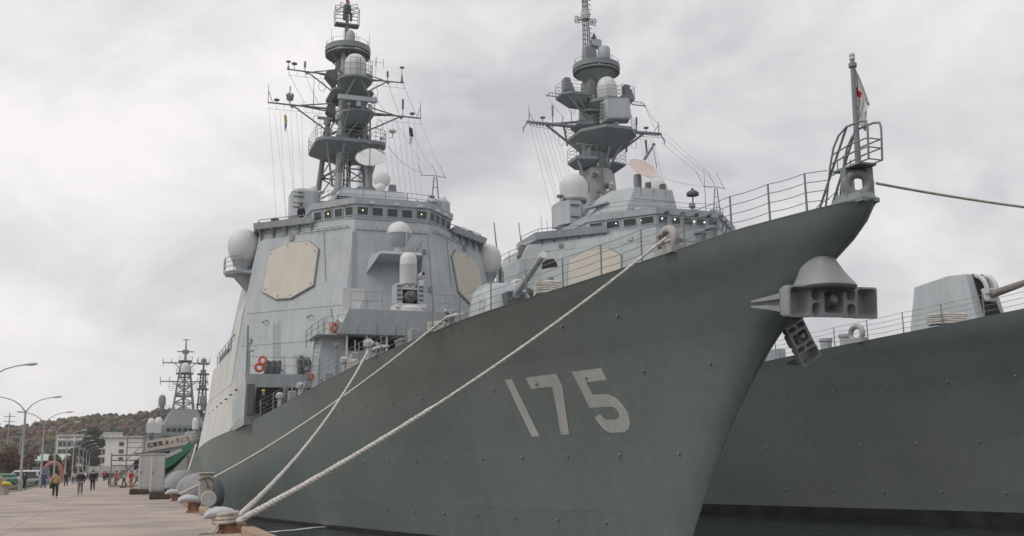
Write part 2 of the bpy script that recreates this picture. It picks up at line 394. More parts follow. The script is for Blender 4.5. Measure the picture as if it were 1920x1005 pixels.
def chock(root, a, sheer, big=1.0, sg=-1, wrap=True):
    """closed panama chock at the deck edge: cast ring on a foot, its hole facing outboard"""
    c = MB(); x, y, z = deck_pt(a, .16*big, 0, sheer, sg); r = .27*big; pts = []
    c.path([(x, y+r*1.25*math.cos(t), z+.10+r+r*math.sin(t)) for t in [2*math.pi*i/18 for i in range(18)]], .105*big, n=8, closed=True)
    c.box(x-.16*big, x+.16*big, y-.42*big, y+.42*big, z-.02, z+.16*big)
    return part('chock', c, 'chock_grey' if big > 1 else 'mast_grey', root, smooth=50)
for a in (6.3, 18.2, 25.0, 35.0): chock(D1, a, SHEER1, 1.2 if a < 10 else .85)
# twin deck rollers next to a chock, and bitts
for a in (5.6, 24.2, 33.8):
    x, y, z = deck_pt(a, .55); c = MB()
    for dy in (-.3, .3): c.lathe([(.16, 0), (.15, .5), (.2, .52), (.2, .6), (.1, .64)], (x+.3, y+dy, z), n=12)
    c.box(x, x+.6, y-.55, y+.55, z-.02, z+.05); part('mooring_bitts', c, 'mast_grey', D1, smooth=40)
# bow fairlead (bullnose), jackstaff and pulpit -------------------------------
mb = MB()
cz, sz = math.cos(R(33)), math.sin(R(33))
mb.path([(.27*math.cos(t)*cz, .50+.27*math.cos(t)*sz*-1, 8.23+.27*math.sin(t)) for t in [2*math.pi*i/24 for i in range(24)]], .125, n=10, closed=True)
mb.loft([[(x*k, .52+y*k2, z) for x, y in ((-.26, -.45), (.26, -.45), (.34, 0), (.45, .6), (-.45, .6), (-.34, 0))] for k, k2, z in ((1, 1.0, 7.70), (1, 1.0, 7.80), (.9, .85, 7.83), (.8, .6, 7.98))])
mb.loft([[(x*k, .5+y, z) for x, y in ((-.26, -.42), (.26, -.42), (.32, .5), (-.32, .5))] for k, z in ((1, 8.62), (1, 8.67))])
for sx in (-1, 1): mb.loft([[(sx*.25*cz+dx, .50-sx*.25*sz+dy, z) for dx, dy in ((-.09, -.09), (.09, -.09), (.09, .12), (-.09, .12))] for z in (7.85, 8.63)])
part('bullnose', mb, 'mast_grey', D1, smooth=40)
mb = MB(); mb.bar((0, .42, 8.66), (0, .33, 11.42), .075, .055, 10); mb.lathe([(.1, 0), (.1, .1)], (0, .33, 11.2), n=10)
js = part('jackstaff', mb, 'mast_grey', D1, smooth=40)
mb = MB(); mb.sphere((0, .33, 11.52), .075, 10, 7); mb.lathe([(.07, 0), (.07, .06)], (0, .33, 11.40), n=10); part('truck', mb, 'radome_white', js, smooth=40)
mb = MB()
for sx in (-.1, .12): mb.bar((sx, .60 if sx < 0 else .5, 9.75), (sx*1.6, 1.95, 7.75), .035, n=6)
part('stay', mb, 'mast_grey', js)
mb = MB(); side = [(1.55, 7.8), (1.22, 8.9), (1.05, 9.3), (.82, 9.55), (.5, 9.68), (.0, 9.66), (-.22, 9.6), (-.26, 9.45), (-.2, 8.66)]
mb.path([(-.2, a, z) for a, z in side], .028, n=6); mb.path([(.2, a, z) for a, z in side], .028, n=6)
for z, a0 in ((9.2, 1.08), (8.98, 1.18), (8.68, 1.25)):
    mb.path([(-.2, a0, z-.06), (-.21, .45, z), (-.2, -.2, z-.02), (.2, -.2, z-.02), (.21, .45, z), (.2, a0, z-.06)], .02, n=5)
for a in (.95, .7):
    for sx in (-.2, .2): mb.bar((sx, a, 8.64), (sx, a, 9.0), .016, n=5)
part('pulpit', mb, 'mast_grey', D1, smooth=50)

# main superstructure block ------------------------------------------------------
def sect(front_a, w, fa, fs, back_a, z, back_s=None):
    b = fs if back_s is None else back_s
    return [(-w, front_a, z), (w, front_a, z), (fs, fa, z), (b, back_a, z), (-b, back_a, z), (-fs, fa, z)]
BLK = MB(); BLK.loft([sect(46.7, 4.05, 52.45, 9.84, 66, 7.2), sect(47.05, 3.75, 52.9, 9.5, 65, 9.87), sect(47.45, 3.4, 53.25, 9.18, 62.5, 12.3), sect(47.85, 3.05, 53.7, 8.85, 60.5, 14.85), sect(48.46, 2.58, 54.1, 8.22, 59.0, 18.35)])
sup = part('superstructure', BLK, 'ship_grey', D1)
def on_facet(s, z, sg=-1, off=0.0):
    """point on the slanted diagonal facet at lateral position |s| and height z"""
    A = Vector((2.58, 48.46, 18.35)); # plane -s... : (s-A.s) - (a-A.a)*... 
    # facet plane contains front edge and outer edge: solve a for given s,z by bilinear on the two edges
    def edge(tab): return [interp([(q[2], q[k]) for q in tab], z) for k in (0, 1)]
    e0 = edge([(4.05, 46.7, 7.2), (3.75, 47.05, 9.87), (3.4, 47.45, 12.3), (3.05, 47.85, 14.85), (2.58, 48.46, 18.35)])
    e1 = edge([(9.84, 52.45, 7.2), (9.5, 52.9, 9.87), (9.18, 53.25, 12.3), (8.85, 53.7, 14.85), (8.22, 54.1, 18.35)])
    t = (abs(s)-e0[0])/(e1[0]-e0[0]); a = e0[1]+t*(e1[1]-e0[1])
    return (sg*(abs(s)+off*.69), a-off*.69, z+off*.2)
OCT = [(7.63, 16.56), (6.50, 17.05), (5.25, 17.0), (4.73, 16.36), (5.08, 13.75), (6.40, 12.98), (7.25, 13.02), (8.04, 13.65)]
for sg in (-1, 1):
    r0 = [on_facet(s, z, sg, -.02) for s, z in OCT]; r1 = [on_facet(s, z, sg, .16) for s, z in OCT]
    c = [sum(p[0] for p in OCT)/8, sum(p[1] for p in OCT)/8]
    grow = [(c[0]+(s-c[0])*1.035, c[1]+(z-c[1])*1.035) for s, z in OCT]
    fr = part('radar_frame', MB().loft([[on_facet(s, z, sg, -.02) for s, z in grow], [on_facet(s, z, sg, .10) for s, z in grow]]), 'mast_grey', sup)
    part('radar_panel', MB().loft([r0, r1]), 'panel_beige', sup, label='beige eight-sided flat radar face')
    mb = MB()
    for s, z in OCT:
        s2, z2 = c[0]+(s-c[0])*.9, c[1]+(z-c[1])*.9; p = Vector(on_facet(s2, z2, sg, .15)); q = Vector(on_facet(s2, z2, sg, .19)); mb.bar(p, q, .05, n=6)
    part('bolt', mb, 'dark_grey', sup)
# weld seams and pipes on the facets
for z, s0, s1 in ((12.2, 3.6, 9.1), (9.9, 3.9, 9.4), (17.75, 2.9, 8.2)):
    for sg in (-1, 1):
        mb = MB(); n = 8; mb.path([on_facet(s0+(s1-s0)*i/n, z, sg, .012) for i in range(n+1)], .02 if z < 17 else .035, n=5)
        part('seam_pipe', mb, 'ship_grey', sup)
mb = MB(); mb.path([(-2.6, 48.25, 17.55), (2.6, 48.25, 17.55)], .03, n=5)
for i in range(12):
    s = -2.4+i*.436; mb.bar((s, 48.4, 17.72), (s, 48.15, 17.72), .02, n=4)
for sg in (-1, 1):
    for i in range(10):
        p = on_facet(3.0+i*.42, 17.78, sg, .0); q = on_facet(3.0+i*.42, 17.78, sg, .22); mb.bar(p, q, .02, n=4)
    mb.path([on_facet(2.9+i*.42, 17.78, sg, .22) for i in range(11)], .022, n=5)
part('washdown_pipe', mb, 'mast_grey', sup)
# grab handles, hatches, lamps on the facets
for s, z in ((5.2, 11.6), (7.8, 11.5)):
    p = on_facet(s, z, -1, .0); q = on_facet(s+.25, z-.1, -1, .0); d = on_facet(s, z, -1, .2); d2 = on_facet(s+.25, z-.1, -1, .2)
    part('grab_handle', MB().path([p, d, d2, q], .03, n=6), 'dark_grey', sup)
for s, z in ((5.8, 8.7), (4.8, 8.9), (7.0, 8.0)):
    p = Vector(on_facet(s, z, -1, 0)); q = Vector(on_facet(s, z, -1, .28)); part('deck_lamp', MB().bar(p, q, .05, n=6).bar(q-Vector((0, 0, .08)), q+Vector((0, 0, .1)), .11, n=8), 'dark_grey', sup)
mb = MB(); p = on_facet(5.25, 9.3, -1, 0.02); q = on_facet(5.25, 7.4, -1, .02); mb.bar((p[0], p[1], p[2]), q, .04, n=5); part('conduit', mb, 'mast_grey', sup)

# bridge: window band --------------------------------------------------------------
BP = [(-5.0, 51.1), (-2.6, 48.40), (2.6, 48.40), (5.0, 51.1)]
BPo = [(-8.1, 54.0), (-5.0, 51.1), (-2.6, 48.4), (2.6, 48.4), (5.0, 51.1), (8.1, 54.0)]
def band(z0, z1, o0, o1, back=58.5):
    def ring(z, o): return [(-5.0-o*.8, 51.1-o*.6, z), (-2.6-o*.35, 48.4-o, z), (2.6+o*.35, 48.4-o, z), (5.0+o*.8, 51.1-o*.6, z), (5.0+o*.8, back, z), (-5.0-o*.8, back, z)]
    return MB().loft([ring(z0, o0), ring(z1, o1)])
br = part('bridge', band(18.352, 19.35, .0, .10), 'ship_grey', D1)
part('roof_fascia', band(19.35, 19.78, .22, .26), 'ship_grey', br)
part('roof', band(19.782, 19.85, .1, .05), 'deck_grey', br)
def win_row(root, p0, p1, n, z0, z1, slope_off, margin=.10, mt='glass_dark', lit=()):
    """n framed window panes along a facet from p0 to p1 (s, a), set proud of the wall"""
    d = Vector((p1[0]-p0[0], p1[1]-p0[1], 0)); Ln = d.length; d.normalize(); nrm = Vector((d.y, -d.x, 0))
    if nrm.y > 0: nrm = -nrm
    up = Vector((nrm.x*slope_off, nrm.y*slope_off, z1-z0)); h = up.length; up.normalize(); nr = d.cross(up); 
    if nr.y > 0: nr = -nr
    wdt = Ln/n; base = Vector((p0[0], p0[1], z0))
    for i in range(n):
        o = base+d*(wdt*i+margin); ww = wdt-2*margin
        q = [o, o+d*ww, o+d*ww+up*h, o+up*h]
        wmb = MB(); fr = .06
        qi = [o+d*fr+up*fr, o+d*(ww-fr)+up*fr, o+d*(ww-fr)+up*(h-fr), o+d*fr+up*(h-fr)]
        ring = lambda pts, k: [p+nr*k for p in pts]
        wmb.loft([ring(q, -.03), ring(q, .05), ring(qi, .05), ring(qi, -.0)], cap=False)
        wf = part('window', wmb, 'ship_grey', root)
        part('pane', MB().loft([ring(qi, -.02), ring(qi, .012)]), mt, wf)
        if i in lit:
            c = (qi[0]+qi[2])/2+nr*.03+up*(.05); lm = MB().sphere(c, .045, 8, 6); part('cabin_lamp', lm, 'lamp_warm', wf)
def emis(name, c, s):
    m = bpy.data.materials.new(name); m.use_nodes = True; b = m.node_tree.nodes['Principled BSDF']
    b.inputs['Emission Color'].default_value = (*c, 1); b.inputs['Emission Strength'].default_value = s; b.inputs['Base Color'].default_value = (*c, 1); MATS[name] = m
emis('lamp_warm', (1, .75, .3), 2.2); emis('lamp_cool', (.85, 1, .95), 1.6)
win_row(br, (-2.6, 48.36), (2.6, 48.36), 5, 18.55, 19.2, .06, .10, lit=(0, 4))
win_row(br, (-5.0, 51.06), (-2.6, 48.36), 4, 18.55, 19.2, .06, .08, lit=(1,))
win_row(br, (2.6, 48.36), (5.0, 51.06), 4, 18.55, 19.2, .06, .08)
for s, a in ((-4.2, 50.0), (-3.2, 48.8), (-1.5, 48.1), (0.2, 48.1), (1.9, 48.1), (3.4, 49.0), (4.3, 50.0)):
    part('deck_light', MB().box(s-.16, s+.16, a-.25, a+.02, 19.32, 19.5), 'ship_grey_light', br)
# bridge wings along the diagonal facets: parapet, deck, gusset ribs
for sg in (-1, 1):
    P = [(sg*4.75, 50.85), (sg*8.35, 54.15)]
    o = (sg*.33, -.33)
    ring = lambda z, k: [(P[0][0]+o[0]*k, P[0][1]+o[1]*k, z), (P[1][0]+o[0]*k, P[1][1]+o[1]*k, z), (sg*8.35, 57.5, z), (sg*4.75, 57.5, z)]
    wg = part('bridge_wing', MB().loft([ring(18.36, 1.0), ring(18.78, 1.35)]), 'ship_grey', D1)
    for i in range(5):
        t = .06+.22*i; x = P[0][0]+(P[1][0]-P[0][0])*t; y = P[0][1]+(P[1][1]-P[0][1])*t
        part('gusset', MB().prism([(x-o[0]*.2, y-o[1]*.2, 18.36), (x+o[0]*1.0, y+o[1]*1.0, 18.36), (x+o[0]*.2, y+o[1]*.2, 17.45), (x-o[0]*.3, y-o[1]*.3, 17.45)], (.07, .07*sg, 0)), 'mast_grey', wg)
    mb = MB(); pts = [(P[0][0]*.98, P[0][1]+.2, 18.78), (sg*6.5, 52.4, 18.78), (P[1][0], P[1][1]-.1, 18.78), (sg*8.3, 57, 18.78)]
    mb.rail(pts, .35, nr=1, r=.03); part('wing_rail', mb, 'mast_grey', wg)
    mb = MB(); mb.lathe([(.08, 0), (.08, .25), (.3, .3), (.3, .42), (.1, .5)], (sg*7.3, 53.6, 18.75), n=10); part('pelorus', mb, 'dark_grey', wg, smooth=40)
# side decoy / jammer boxes beside the bridge roof
for sg in (-1, 1):
    mb = MB(); x = sg*5.05
    mb.loft([[(x+sx*k, 55+sy*k2, z) for sx, sy in ((-1.0, -.5), (-.55, -1.0), (.55, -1.0), (1.0, -.5), (1.0, 1), (-1.0, 1))] for k, k2, z in ((.7, .7, 19.4), (1, 1, 19.72), (1, 1, 21.55), (.86, .86, 21.75))])
    jb = part('jammer_box', mb, 'ship_grey', D1)
    for z in (20.2, 21.0): part('louvre', MB().box(x-.95, x-.2, 53.93, 53.99, z, z+.1).box(x-.95, x-.2, 53.93, 53.99, z+.35, z+.4), 'dark_grey', jb)
    part('dome_cap', MB().sphere((x+.75, 55.6, 22.1), .30, 12, 8).lathe([(.2, -.4), (.22, 0)], (x+.75, 55.6, 22.0)), 'radome_white', jb, smooth=60)
    part('pedestal', MB().lathe([(.6, 18.4), (.55, 19.5)], (x, 55.2, 0), n=10), 'mast_grey', jb)
# big side radomes on sponsons
for sg in (-1, 1):
    x = sg*9.25
    prof = [(.80, 16.32), (.97, 16.6), (1.09, 17.0), (1.13, 17.4), (1.10, 17.75), (.98, 18.1), (.76, 18.4), (.48, 18.58), (.2, 18.67), (0, 18.69)]
    rd = part('radome', MB().lathe(prof, (x, 55.2, 0), n=24), 'radome_white', D1, smooth=50)
    part('radome_base', MB().lathe([(.5, 15.4), (.5, 15.75), (.72, 16.05), (.82, 16.33)], (x, 55.2, 0), n=20), 'ship_grey', rd, smooth=40)
    mb = MB(); mb.loft([[(sg*8.4, 53.9, z), (sg*(10.0+d), 54.0-d*.4, z), (sg*(10.5+d), 54.9, z), (sg*(10.5+d), 56.0, z), (sg*8.4, 56.6, z)] for z, d in ((15.22, -.12), (15.42, .0))])
    mb.loft([[(sg*8.5, 54.6, 15.22), (sg*9.9, 54.6, 15.22), (sg*9.9, 55.8, 15.22), (sg*8.5, 55.8, 15.22)], [(sg*8.6, 54.9, 14.1), (sg*8.95, 54.9, 14.1), (sg*8.95, 55.5, 14.1), (sg*8.6, 55.5, 14.1)]])
    part('sponson', mb, 'ship_grey', rd)
    mb = MB(); mb.rail([(sg*9.4, 53.95, 15.42), (sg*10.0, 54.0, 15.42), (sg*10.5, 54.9, 15.42), (sg*10.5, 56, 15.42)], 1.0); part('sponson_rail', mb, 'mast_grey', rd)

# radar dome on a bracket before the bridge, hood below
mb = MB(); mb.loft([[(-1.3, 45.7, 15.62), (1.3, 45.7, 15.62), (1.7, 48.2, 15.62), (-1.7, 48.2, 15.62)], [(-1.4, 45.6, 15.42), (1.4, 45.6, 15.42), (1.75, 48.2, 15.35), (-1.75, 48.2, 15.35)], [(-1.3, 46.0, 15.36), (1.3, 46.0, 15.36), (1.75, 48.2, 15.2), (-1.75, 48.2, 15.2)]])
pf = part('dome_platform', mb, 'ship_grey', D1)
for sg in (-1, 1): part('bracket', MB().prism([(sg*1.40, 45.65, 15.42), (sg*1.72, 48.2, 15.4), (sg*1.9, 48.0, 14.35)], (sg*.06, 0, 0)), 'ship_grey', pf)
mb = MB(); mb.lathe([(.35, 15.62), (.35, 15.9), (.28, 15.95), (.28, 16.1), (.42, 16.2), (.62, 16.5), (.77, 16.85), (.80, 17.0)], (0.05, 46.6, 0), n=20); part('dome_bowl', mb, 'ship_grey', pf, smooth=40)
mb = MB(); mb.lathe([(.84, 16.98), (.84, 17.05), (.81, 17.2), (.71, 17.48), (.52, 17.70), (.26, 17.83), (0, 17.86)], (0.05, 46.6, 0), n=20); part('dome_top', mb, 'radome_white', pf, smooth=50)
mb = MB()
for s in (-.95, .35): mb.bar((s, 45.75, 15.6), (s, 45.75, 17.0), .035, n=6)
part('dome_post', mb, 'ship_grey', pf)
mb = MB()
for i in range(4):
    mb.bar((1.4+i*.18, 47.9, 15.7+i*.25), (1.4+i*.18, 47.7, 16.3+i*.25), .018, n=4)
mb.bar((1.3, 47.8, 15.7), (2.1, 47.8, 17.0), .02, n=4); mb.bar((1.3, 47.75, 16.3), (2.1, 47.75, 17.6), .02, n=4); part('ladder_rail', mb, 'mast_grey', pf)

# forward deckhouse with the close-in gun on top ---------------------------------
mb = MB()
mb.loft([[(-4.6, 43.2, 9.72), (4.6, 43.2, 9.72), (4.9, 46.9, 9.72), (-4.9, 46.9, 9.72)], [(-4.0, 42.9, 11.25), (4.0, 42.9, 11.25), (4.3, 47.3, 11.25), (-4.3, 47.3, 11.25)]])
dh = part('deckhouse', mb, 'ship_grey', D1)
mb = MB(); mb.loft([[(-5.9, 44.2, 5.0), (5.9, 44.2, 5.0), (6.1, 47.0, 5.0), (-6.1, 47.0, 5.0)], [(-5.5, 44.4, 8.75), (5.5, 44.4, 8.75), (5.6, 47.0, 8.75), (-5.6, 47.0, 8.75)], [(-5.35, 44.5, 9.718), (5.35, 44.5, 9.718), (5.4, 47.0, 9.718), (-5.4, 47.0, 9.718)]])
part('lower_deckhouse', mb, 'ship_grey', dh)
mb = MB(); mb.loft([[(-3.4, 43.0, 11.252), (-2.1, 42.95, 11.252), (-1.9, 44.2, 11.252), (-3.4, 44.2, 11.252)], [(-3.1, 43.1, 11.85), (-2.2, 43.0, 11.85), (-2.1, 44.2, 11.85), (-3.1, 44.2, 11.85)]]); part('ammunition_box', mb, 'ship_grey', dh)
for s in (-3.35, -2.1, -.85):
    part('opening', MB().box(s-.55, s+.55, 44.33, 44.42, 8.85, 9.64), 'hole_black', dh)  # solid black block, the dark of the recess put into its colour
for s in (-4.0, -2.75, -1.48, -.1, 1.4):
    part('pillar', MB().box(s-.06, s+.06, 43.5, 43.62, 6.9, 9.7), 'ship_grey_light', dh)
mb = MB(); mb.rail([(-4.65, 43.15, 9.72), (-3.4, 43.1, 9.72), (-2.2, 43.1, 9.72), (-1.0, 43.1, 9.72), (.2, 43.1, 9.72), (1.4, 43.1, 9.72), (2.6, 43.1, 9.72)], 1.15, nr=2, r=.016); part('deckhouse_rail', mb, 'mast_grey', dh)
mb = MB(); mb.rail([(-4.9, 43.4, 9.74), (-5.3, 44.2, 9.74), (-5.5, 45.2, 9.6), (-5.7, 46.4, 9.5), (-5.9, 47.3, 9.2)], 1.1, nr=3, r=.02); part('gallery_rail', mb, 'mast_grey', dh)
mb = MB(); mb.box(-5.9, -4.0, 43.4, 47.0, 9.66, 9.716); part('gallery', mb, 'ship_grey', dh)
part('locker', MB().bevbox(-5.1, -4.6, 44.0, 44.6, 9.74, 10.6, .05), 'ship_grey_light', dh)
part('searchlight', MB().bar((-4.35, 43.6, 9.74), (-4.35, 43.6, 10.4), .05).bar((-4.6, 43.7, 10.65), (-4.05, 43.4, 10.35), .16, .18, 10).bar((-4.05, 43.4, 10.35), (-4.0, 43.37, 10.32), .17, n=10, mi=1), ['ship_grey_light', 'hole_black'], dh, smooth=40)
mb = MB(); x0 = -5.9
for sx in (-.2, .2): mb.bar((-5.95+sx, 43.6, 7.2), (-5.4+sx, 45.6, 9.9), .035, n=5)
for i in range(9): t = i/9; mb.bar((-6.15+.55*t, 43.6+2*t, 7.2+2.7*t), (-5.75+.55*t, 43.6+2*t, 7.2+2.7*t), .02, n=4)
part('ladder', mb, 'mast_grey', dh)
mb = MB()
for s in (1.45, 2.2, 2.9): mb.bar((s, 43.0, 11.25), (s, 43.0, 12.35), .02, n=5)
for z in (11.8, 12.35): mb.bar((1.45, 43.0, z), (2.9, 43.0, z), .016, n=5)
part('top_rail', mb, 'mast_grey', dh); mb = MB()
for z in (11.8, 12.35): mb.bar((-3.9, 43, z), (-1.9, 43, z), .016, n=5)
for s in (-3.9, -2.9, -1.9): mb.bar((s, 43, 11.25), (s, 43, 12.35), .02, n=5)
part('top_rail', mb, 'mast_grey', dh)
part('wind_deflector', MB().box(-3.9, -2.5, 45.6, 45.66, 11.3, 13.0), 'ship_grey_light', dh)

# close-in weapon mount
cw = part('gun_mount', MB().lathe([(1.05, 11.26), (1.05, 11.5), (.9, 11.62)], (.02, 44, 0), n=20).box(-.95, .99, 43.2, 44.8, 11.5, 11.75), 'ciws_white', D1, smooth=30)
part('radome_tube', MB().lathe([(.54, 13.1), (.56, 13.15), (.56, 14.35), (.575, 14.37), (.575, 14.42), (.55, 14.44), (.55, 14.75), (.5, 14.98), (.38, 15.12), (.2, 15.19), (0, 15.2)], (.02, 44, 0), n=24), 'ciws_white', cw, smooth=45)
for sg in (-1, 1):
    x = .02+sg*.72
    part('side_arm', MB().bevbox(x-.24, x+.24, 43.5, 44.6, 11.75, 13.1, .06), 'ship_grey', cw)
    for z in (12.0, 12.3, 12.6, 12.85): part('slot', MB().box(x-.14, x+.14, 43.46, 43.52, z, z+.1), 'dark_grey', cw)
mb = MB(); mb.box(-.46, .5, 43.55, 44.6, 12.2, 12.24)
for sx in (-.45, 0.0): mb.bar((sx+.02, 43.55, 12.75), (sx+.45, 43.55, 13.1), .04, n=5); mb.bar((sx+.45, 43.55, 12.75), (sx+.02, 43.55, 13.1), .04, n=5)
mb.bar((-.48, 43.55, 12.75), (.52, 43.55, 12.75), .04, n=5); part('brace', mb, 'ciws_white', cw)
part('recess', MB().box(-.47, .51, 43.75, 44.4, 11.76, 12.74), 'hole_black', cw)  # black filler between the arms, painted as the shade there
mb = MB(); mb.lathe([(.40, 0), (.40, .3), (.3, .45), (.25, .46)], (.02, 43.8, 12.25), (0, -1, 0), 18); part('drum', mb, 'dark_grey', cw, smooth=40)
mb = MB()
for i in range(6):
    t = i*math.pi/3; mb.bar((.02+.09*math.cos(t), 43.5, 12.25+.09*math.sin(t)), (.02+.09*math.cos(t), 42.5, 12.4+.09*math.sin(t)), .025, n=5)
mb.lathe([(.15, 0), (.15, .15)], (.02, 42.95, 12.33), (0, -1, .15), 12); part('barrels', mb, 'steel_worn', cw)
part('camera_pod', MB().bar((.62, 43.9, 13.55), (.85, 43.4, 13.75), .17, n=10).bar((.85, 43.4, 13.75), (.86, 43.37, 13.76), .12, n=10, mi=1).bevbox(.6, .95, 43.5, 43.9, 13.0, 13.35, .05), ['ciws_white', 'hole_black'], cw, smooth=40)

# main gun turret on the forecastle
def smooth_box(rings_spec, n=28, p=3.2):
    """superelliptic loft: (z, cs, ca, hs, ha)"""
    rings = []
    for z, cs, ca, hs, ha in rings_spec:
        rg = []
        for i in range(n):
            t = 2*math.pi*i/n; c, s = math.cos(t), math.sin(t)
            rg.append((cs+hs*math.copysign(abs(c)**(2/p), c), ca+ha*math.copysign(abs(s)**(2/p), s), z))
        rings.append(rg)
    return MB().loft(rings)
gt = part('gun_turret', smooth_box([(6.2, 0, 26.3, 1.45, 1.8), (7.6, 0, 26.3, 1.42, 1.78), (8.6, 0, 26.4, 1.34, 1.68), (9.4, 0, 26.55, 1.22, 1.5), (9.85, 0, 26.7, 1.08, 1.3), (10.08, 0, 26.8, .85, 1.05), (10.16, 0, 26.85, .5, .7)], 32, 4), 'ship_grey', D1, smooth=40)
part('gun_barrel', MB().bar((0, 25.6, 8.9), (0, 24.3, 9.33), .24, .19, 14).bar((0, 24.4, 9.3), (0, 21.1, 10.45), .155, .14, 14), 'ship_grey', gt, smooth=40)
part('muzzle_cap', MB().bar((0, 21.1, 10.45), (0, 20.92, 10.51), .17, n=14), 'radome_white', gt, smooth=40)
part('mantlet', MB().box(-.45, .45, 24.3, 25.4, 8.2, 9.45), 'dark_grey', gt)
part('sight_box', MB().bevbox(.35, .95, 25.4, 26.0, 9.85, 10.25, .05), 'ciws_white', gt)
mb = MB()
for y in (25.2, 25.7): mb.bar((-1.46, y, 7.3), (-1.30, y+.1, 9.3), .03, n=5)
for i in range(6): t = i/5; mb.bar((-1.46+.16*t, 25.2+.1*t, 7.4+1.8*t), (-1.46+.16*t, 25.7+.1*t, 7.4+1.8*t), .022, n=4)
part('turret_ladder', mb, 'ship_grey_light', gt)
part('painted_mark', MB().box(-1.46, -1.443, 27.15, 27.5, 7.75, 7.8).box(-1.46, -1.443, 27.3, 27.35, 7.8, 8.0), 'dark_grey', gt)
part('turret_ring', MB().lathe([(1.7, 5.9), (1.7, 6.25), (1.5, 6.3)], (0, 26.3, 0), n=24), 'ship_grey', gt)

# small fittings spread over the superstructure faces
rnd = random.Random(31)
def front_pt(s, z, off=0):
    w_ = [interp([(l[2], l[k]) for l in ((4.05, 46.7, 7.2), (3.75, 47.05, 9.87), (3.4, 47.45, 12.3), (3.05, 47.85, 14.85), (2.58, 48.46, 18.35))], z) for k in (0, 1)]
    return (s, w_[1]-off, z)
for s, z in ((-2.9, 13.2), (-2.35, 12.4), (2.5, 13.5), (2.2, 16.2)):
    p = front_pt(s, z); part('junction_box', MB().bevbox(s-.13, s+.13, p[1]-.14, p[1]+.05, z-.17, z+.17, .02), 'mast_grey', sup)
for s in (-2.75, -2.55, 2.5):
    part('conduit', MB().path([front_pt(s*(1+.012*(18-z)), z, .04) for z in (17.4, 16, 14.5, 13, 11.6)], .03, n=5), 'ship_grey_mid', sup)
for sg in (-1, 1):
    for s, z in ((4.3, 10.8), (8.9, 10.2), (5.6, 8.6), (6.3, 17.45)):
        p = Vector(on_facet(s, z, sg, 0)); q_ = Vector(on_facet(s, z, sg, .12)); d = Vector(on_facet(s+.2, z, sg, 0))-p
        part('junction_box', MB().prism([p-d*.6-Vector((0, 0, .16)), p+d*.6-Vector((0, 0, .16)), p+d*.6+Vector((0, 0, .16)), p-d*.6+Vector((0, 0, .16))], q_-p), rnd.choice(['mast_grey', 'ship_grey_mid', 'ship_grey']), sup)
    for s, z0, z1 in ((4.15, 8.2, 12.0), (6.9, 7.4, 9.0), (9.0, 7.6, 11.0), (4.4, 14.0, 17.6)):
        part('conduit', MB().path([on_facet(s, z0+(z1-z0)*i/5, sg, .04) for i in range(6)], .028, n=5), 'ship_grey_mid', sup)
    for s in (4.5, 7.3):
        a0 = on_facet(s-.12, 7.5, sg, .1); lad = MB()
        for k in (0, 1): lad.path([on_facet(s-.15+.3*k, 7.4+.5*i, sg, .12) for i in range(9)], .022, n=4)
        for i in range(13): lad.bar(on_facet(s-.15, 7.5+.3*i, sg, .12), on_facet(s+.15, 7.5+.3*i, sg, .12), .016, n=4)
        part('wall_ladder', lad, 'ship_grey_mid', sup)
    dr = MB(); dr.loft([[on_facet(s, z, sg, -.02) for s, z in ((5.75, 7.45), (6.35, 7.45), (6.35, 9.0), (5.75, 9.0))], [on_facet(s, z, sg, .05) for s, z in ((5.75, 7.45), (6.35, 7.45), (6.35, 9.0), (5.75, 9.0))]])
    part('watertight_door', dr, 'ship_grey_mid', sup)
# ---------------------------------------------------------------- destroyer 1: lower side house and after structures
mb = MB()
def sh_ring(z, w, a0, a1): return [(-w+1.0, a0, z), (w-1.0, a0, z), (w, a0+.5, z), (w, a1, z), (-w, a1, z), (-w, a0+.5, z)]
mb.loft([[(-9.80, 46.0, 4.3), (9.80, 46.0, 4.3), (10.0, 60, 3.85), (10.0, 79, 3.3), (-10.0, 79, 3.3), (-10.0, 60, 3.85)], [(-9.80, 45.2, 7.35), (9.80, 45.2, 7.35), (9.84, 60, 7.35), (9.84, 78, 7.35), (-9.84, 78, 7.35), (-9.84, 60, 7.35)]])
sh = part('side_house', mb, 'ship_grey', D1)
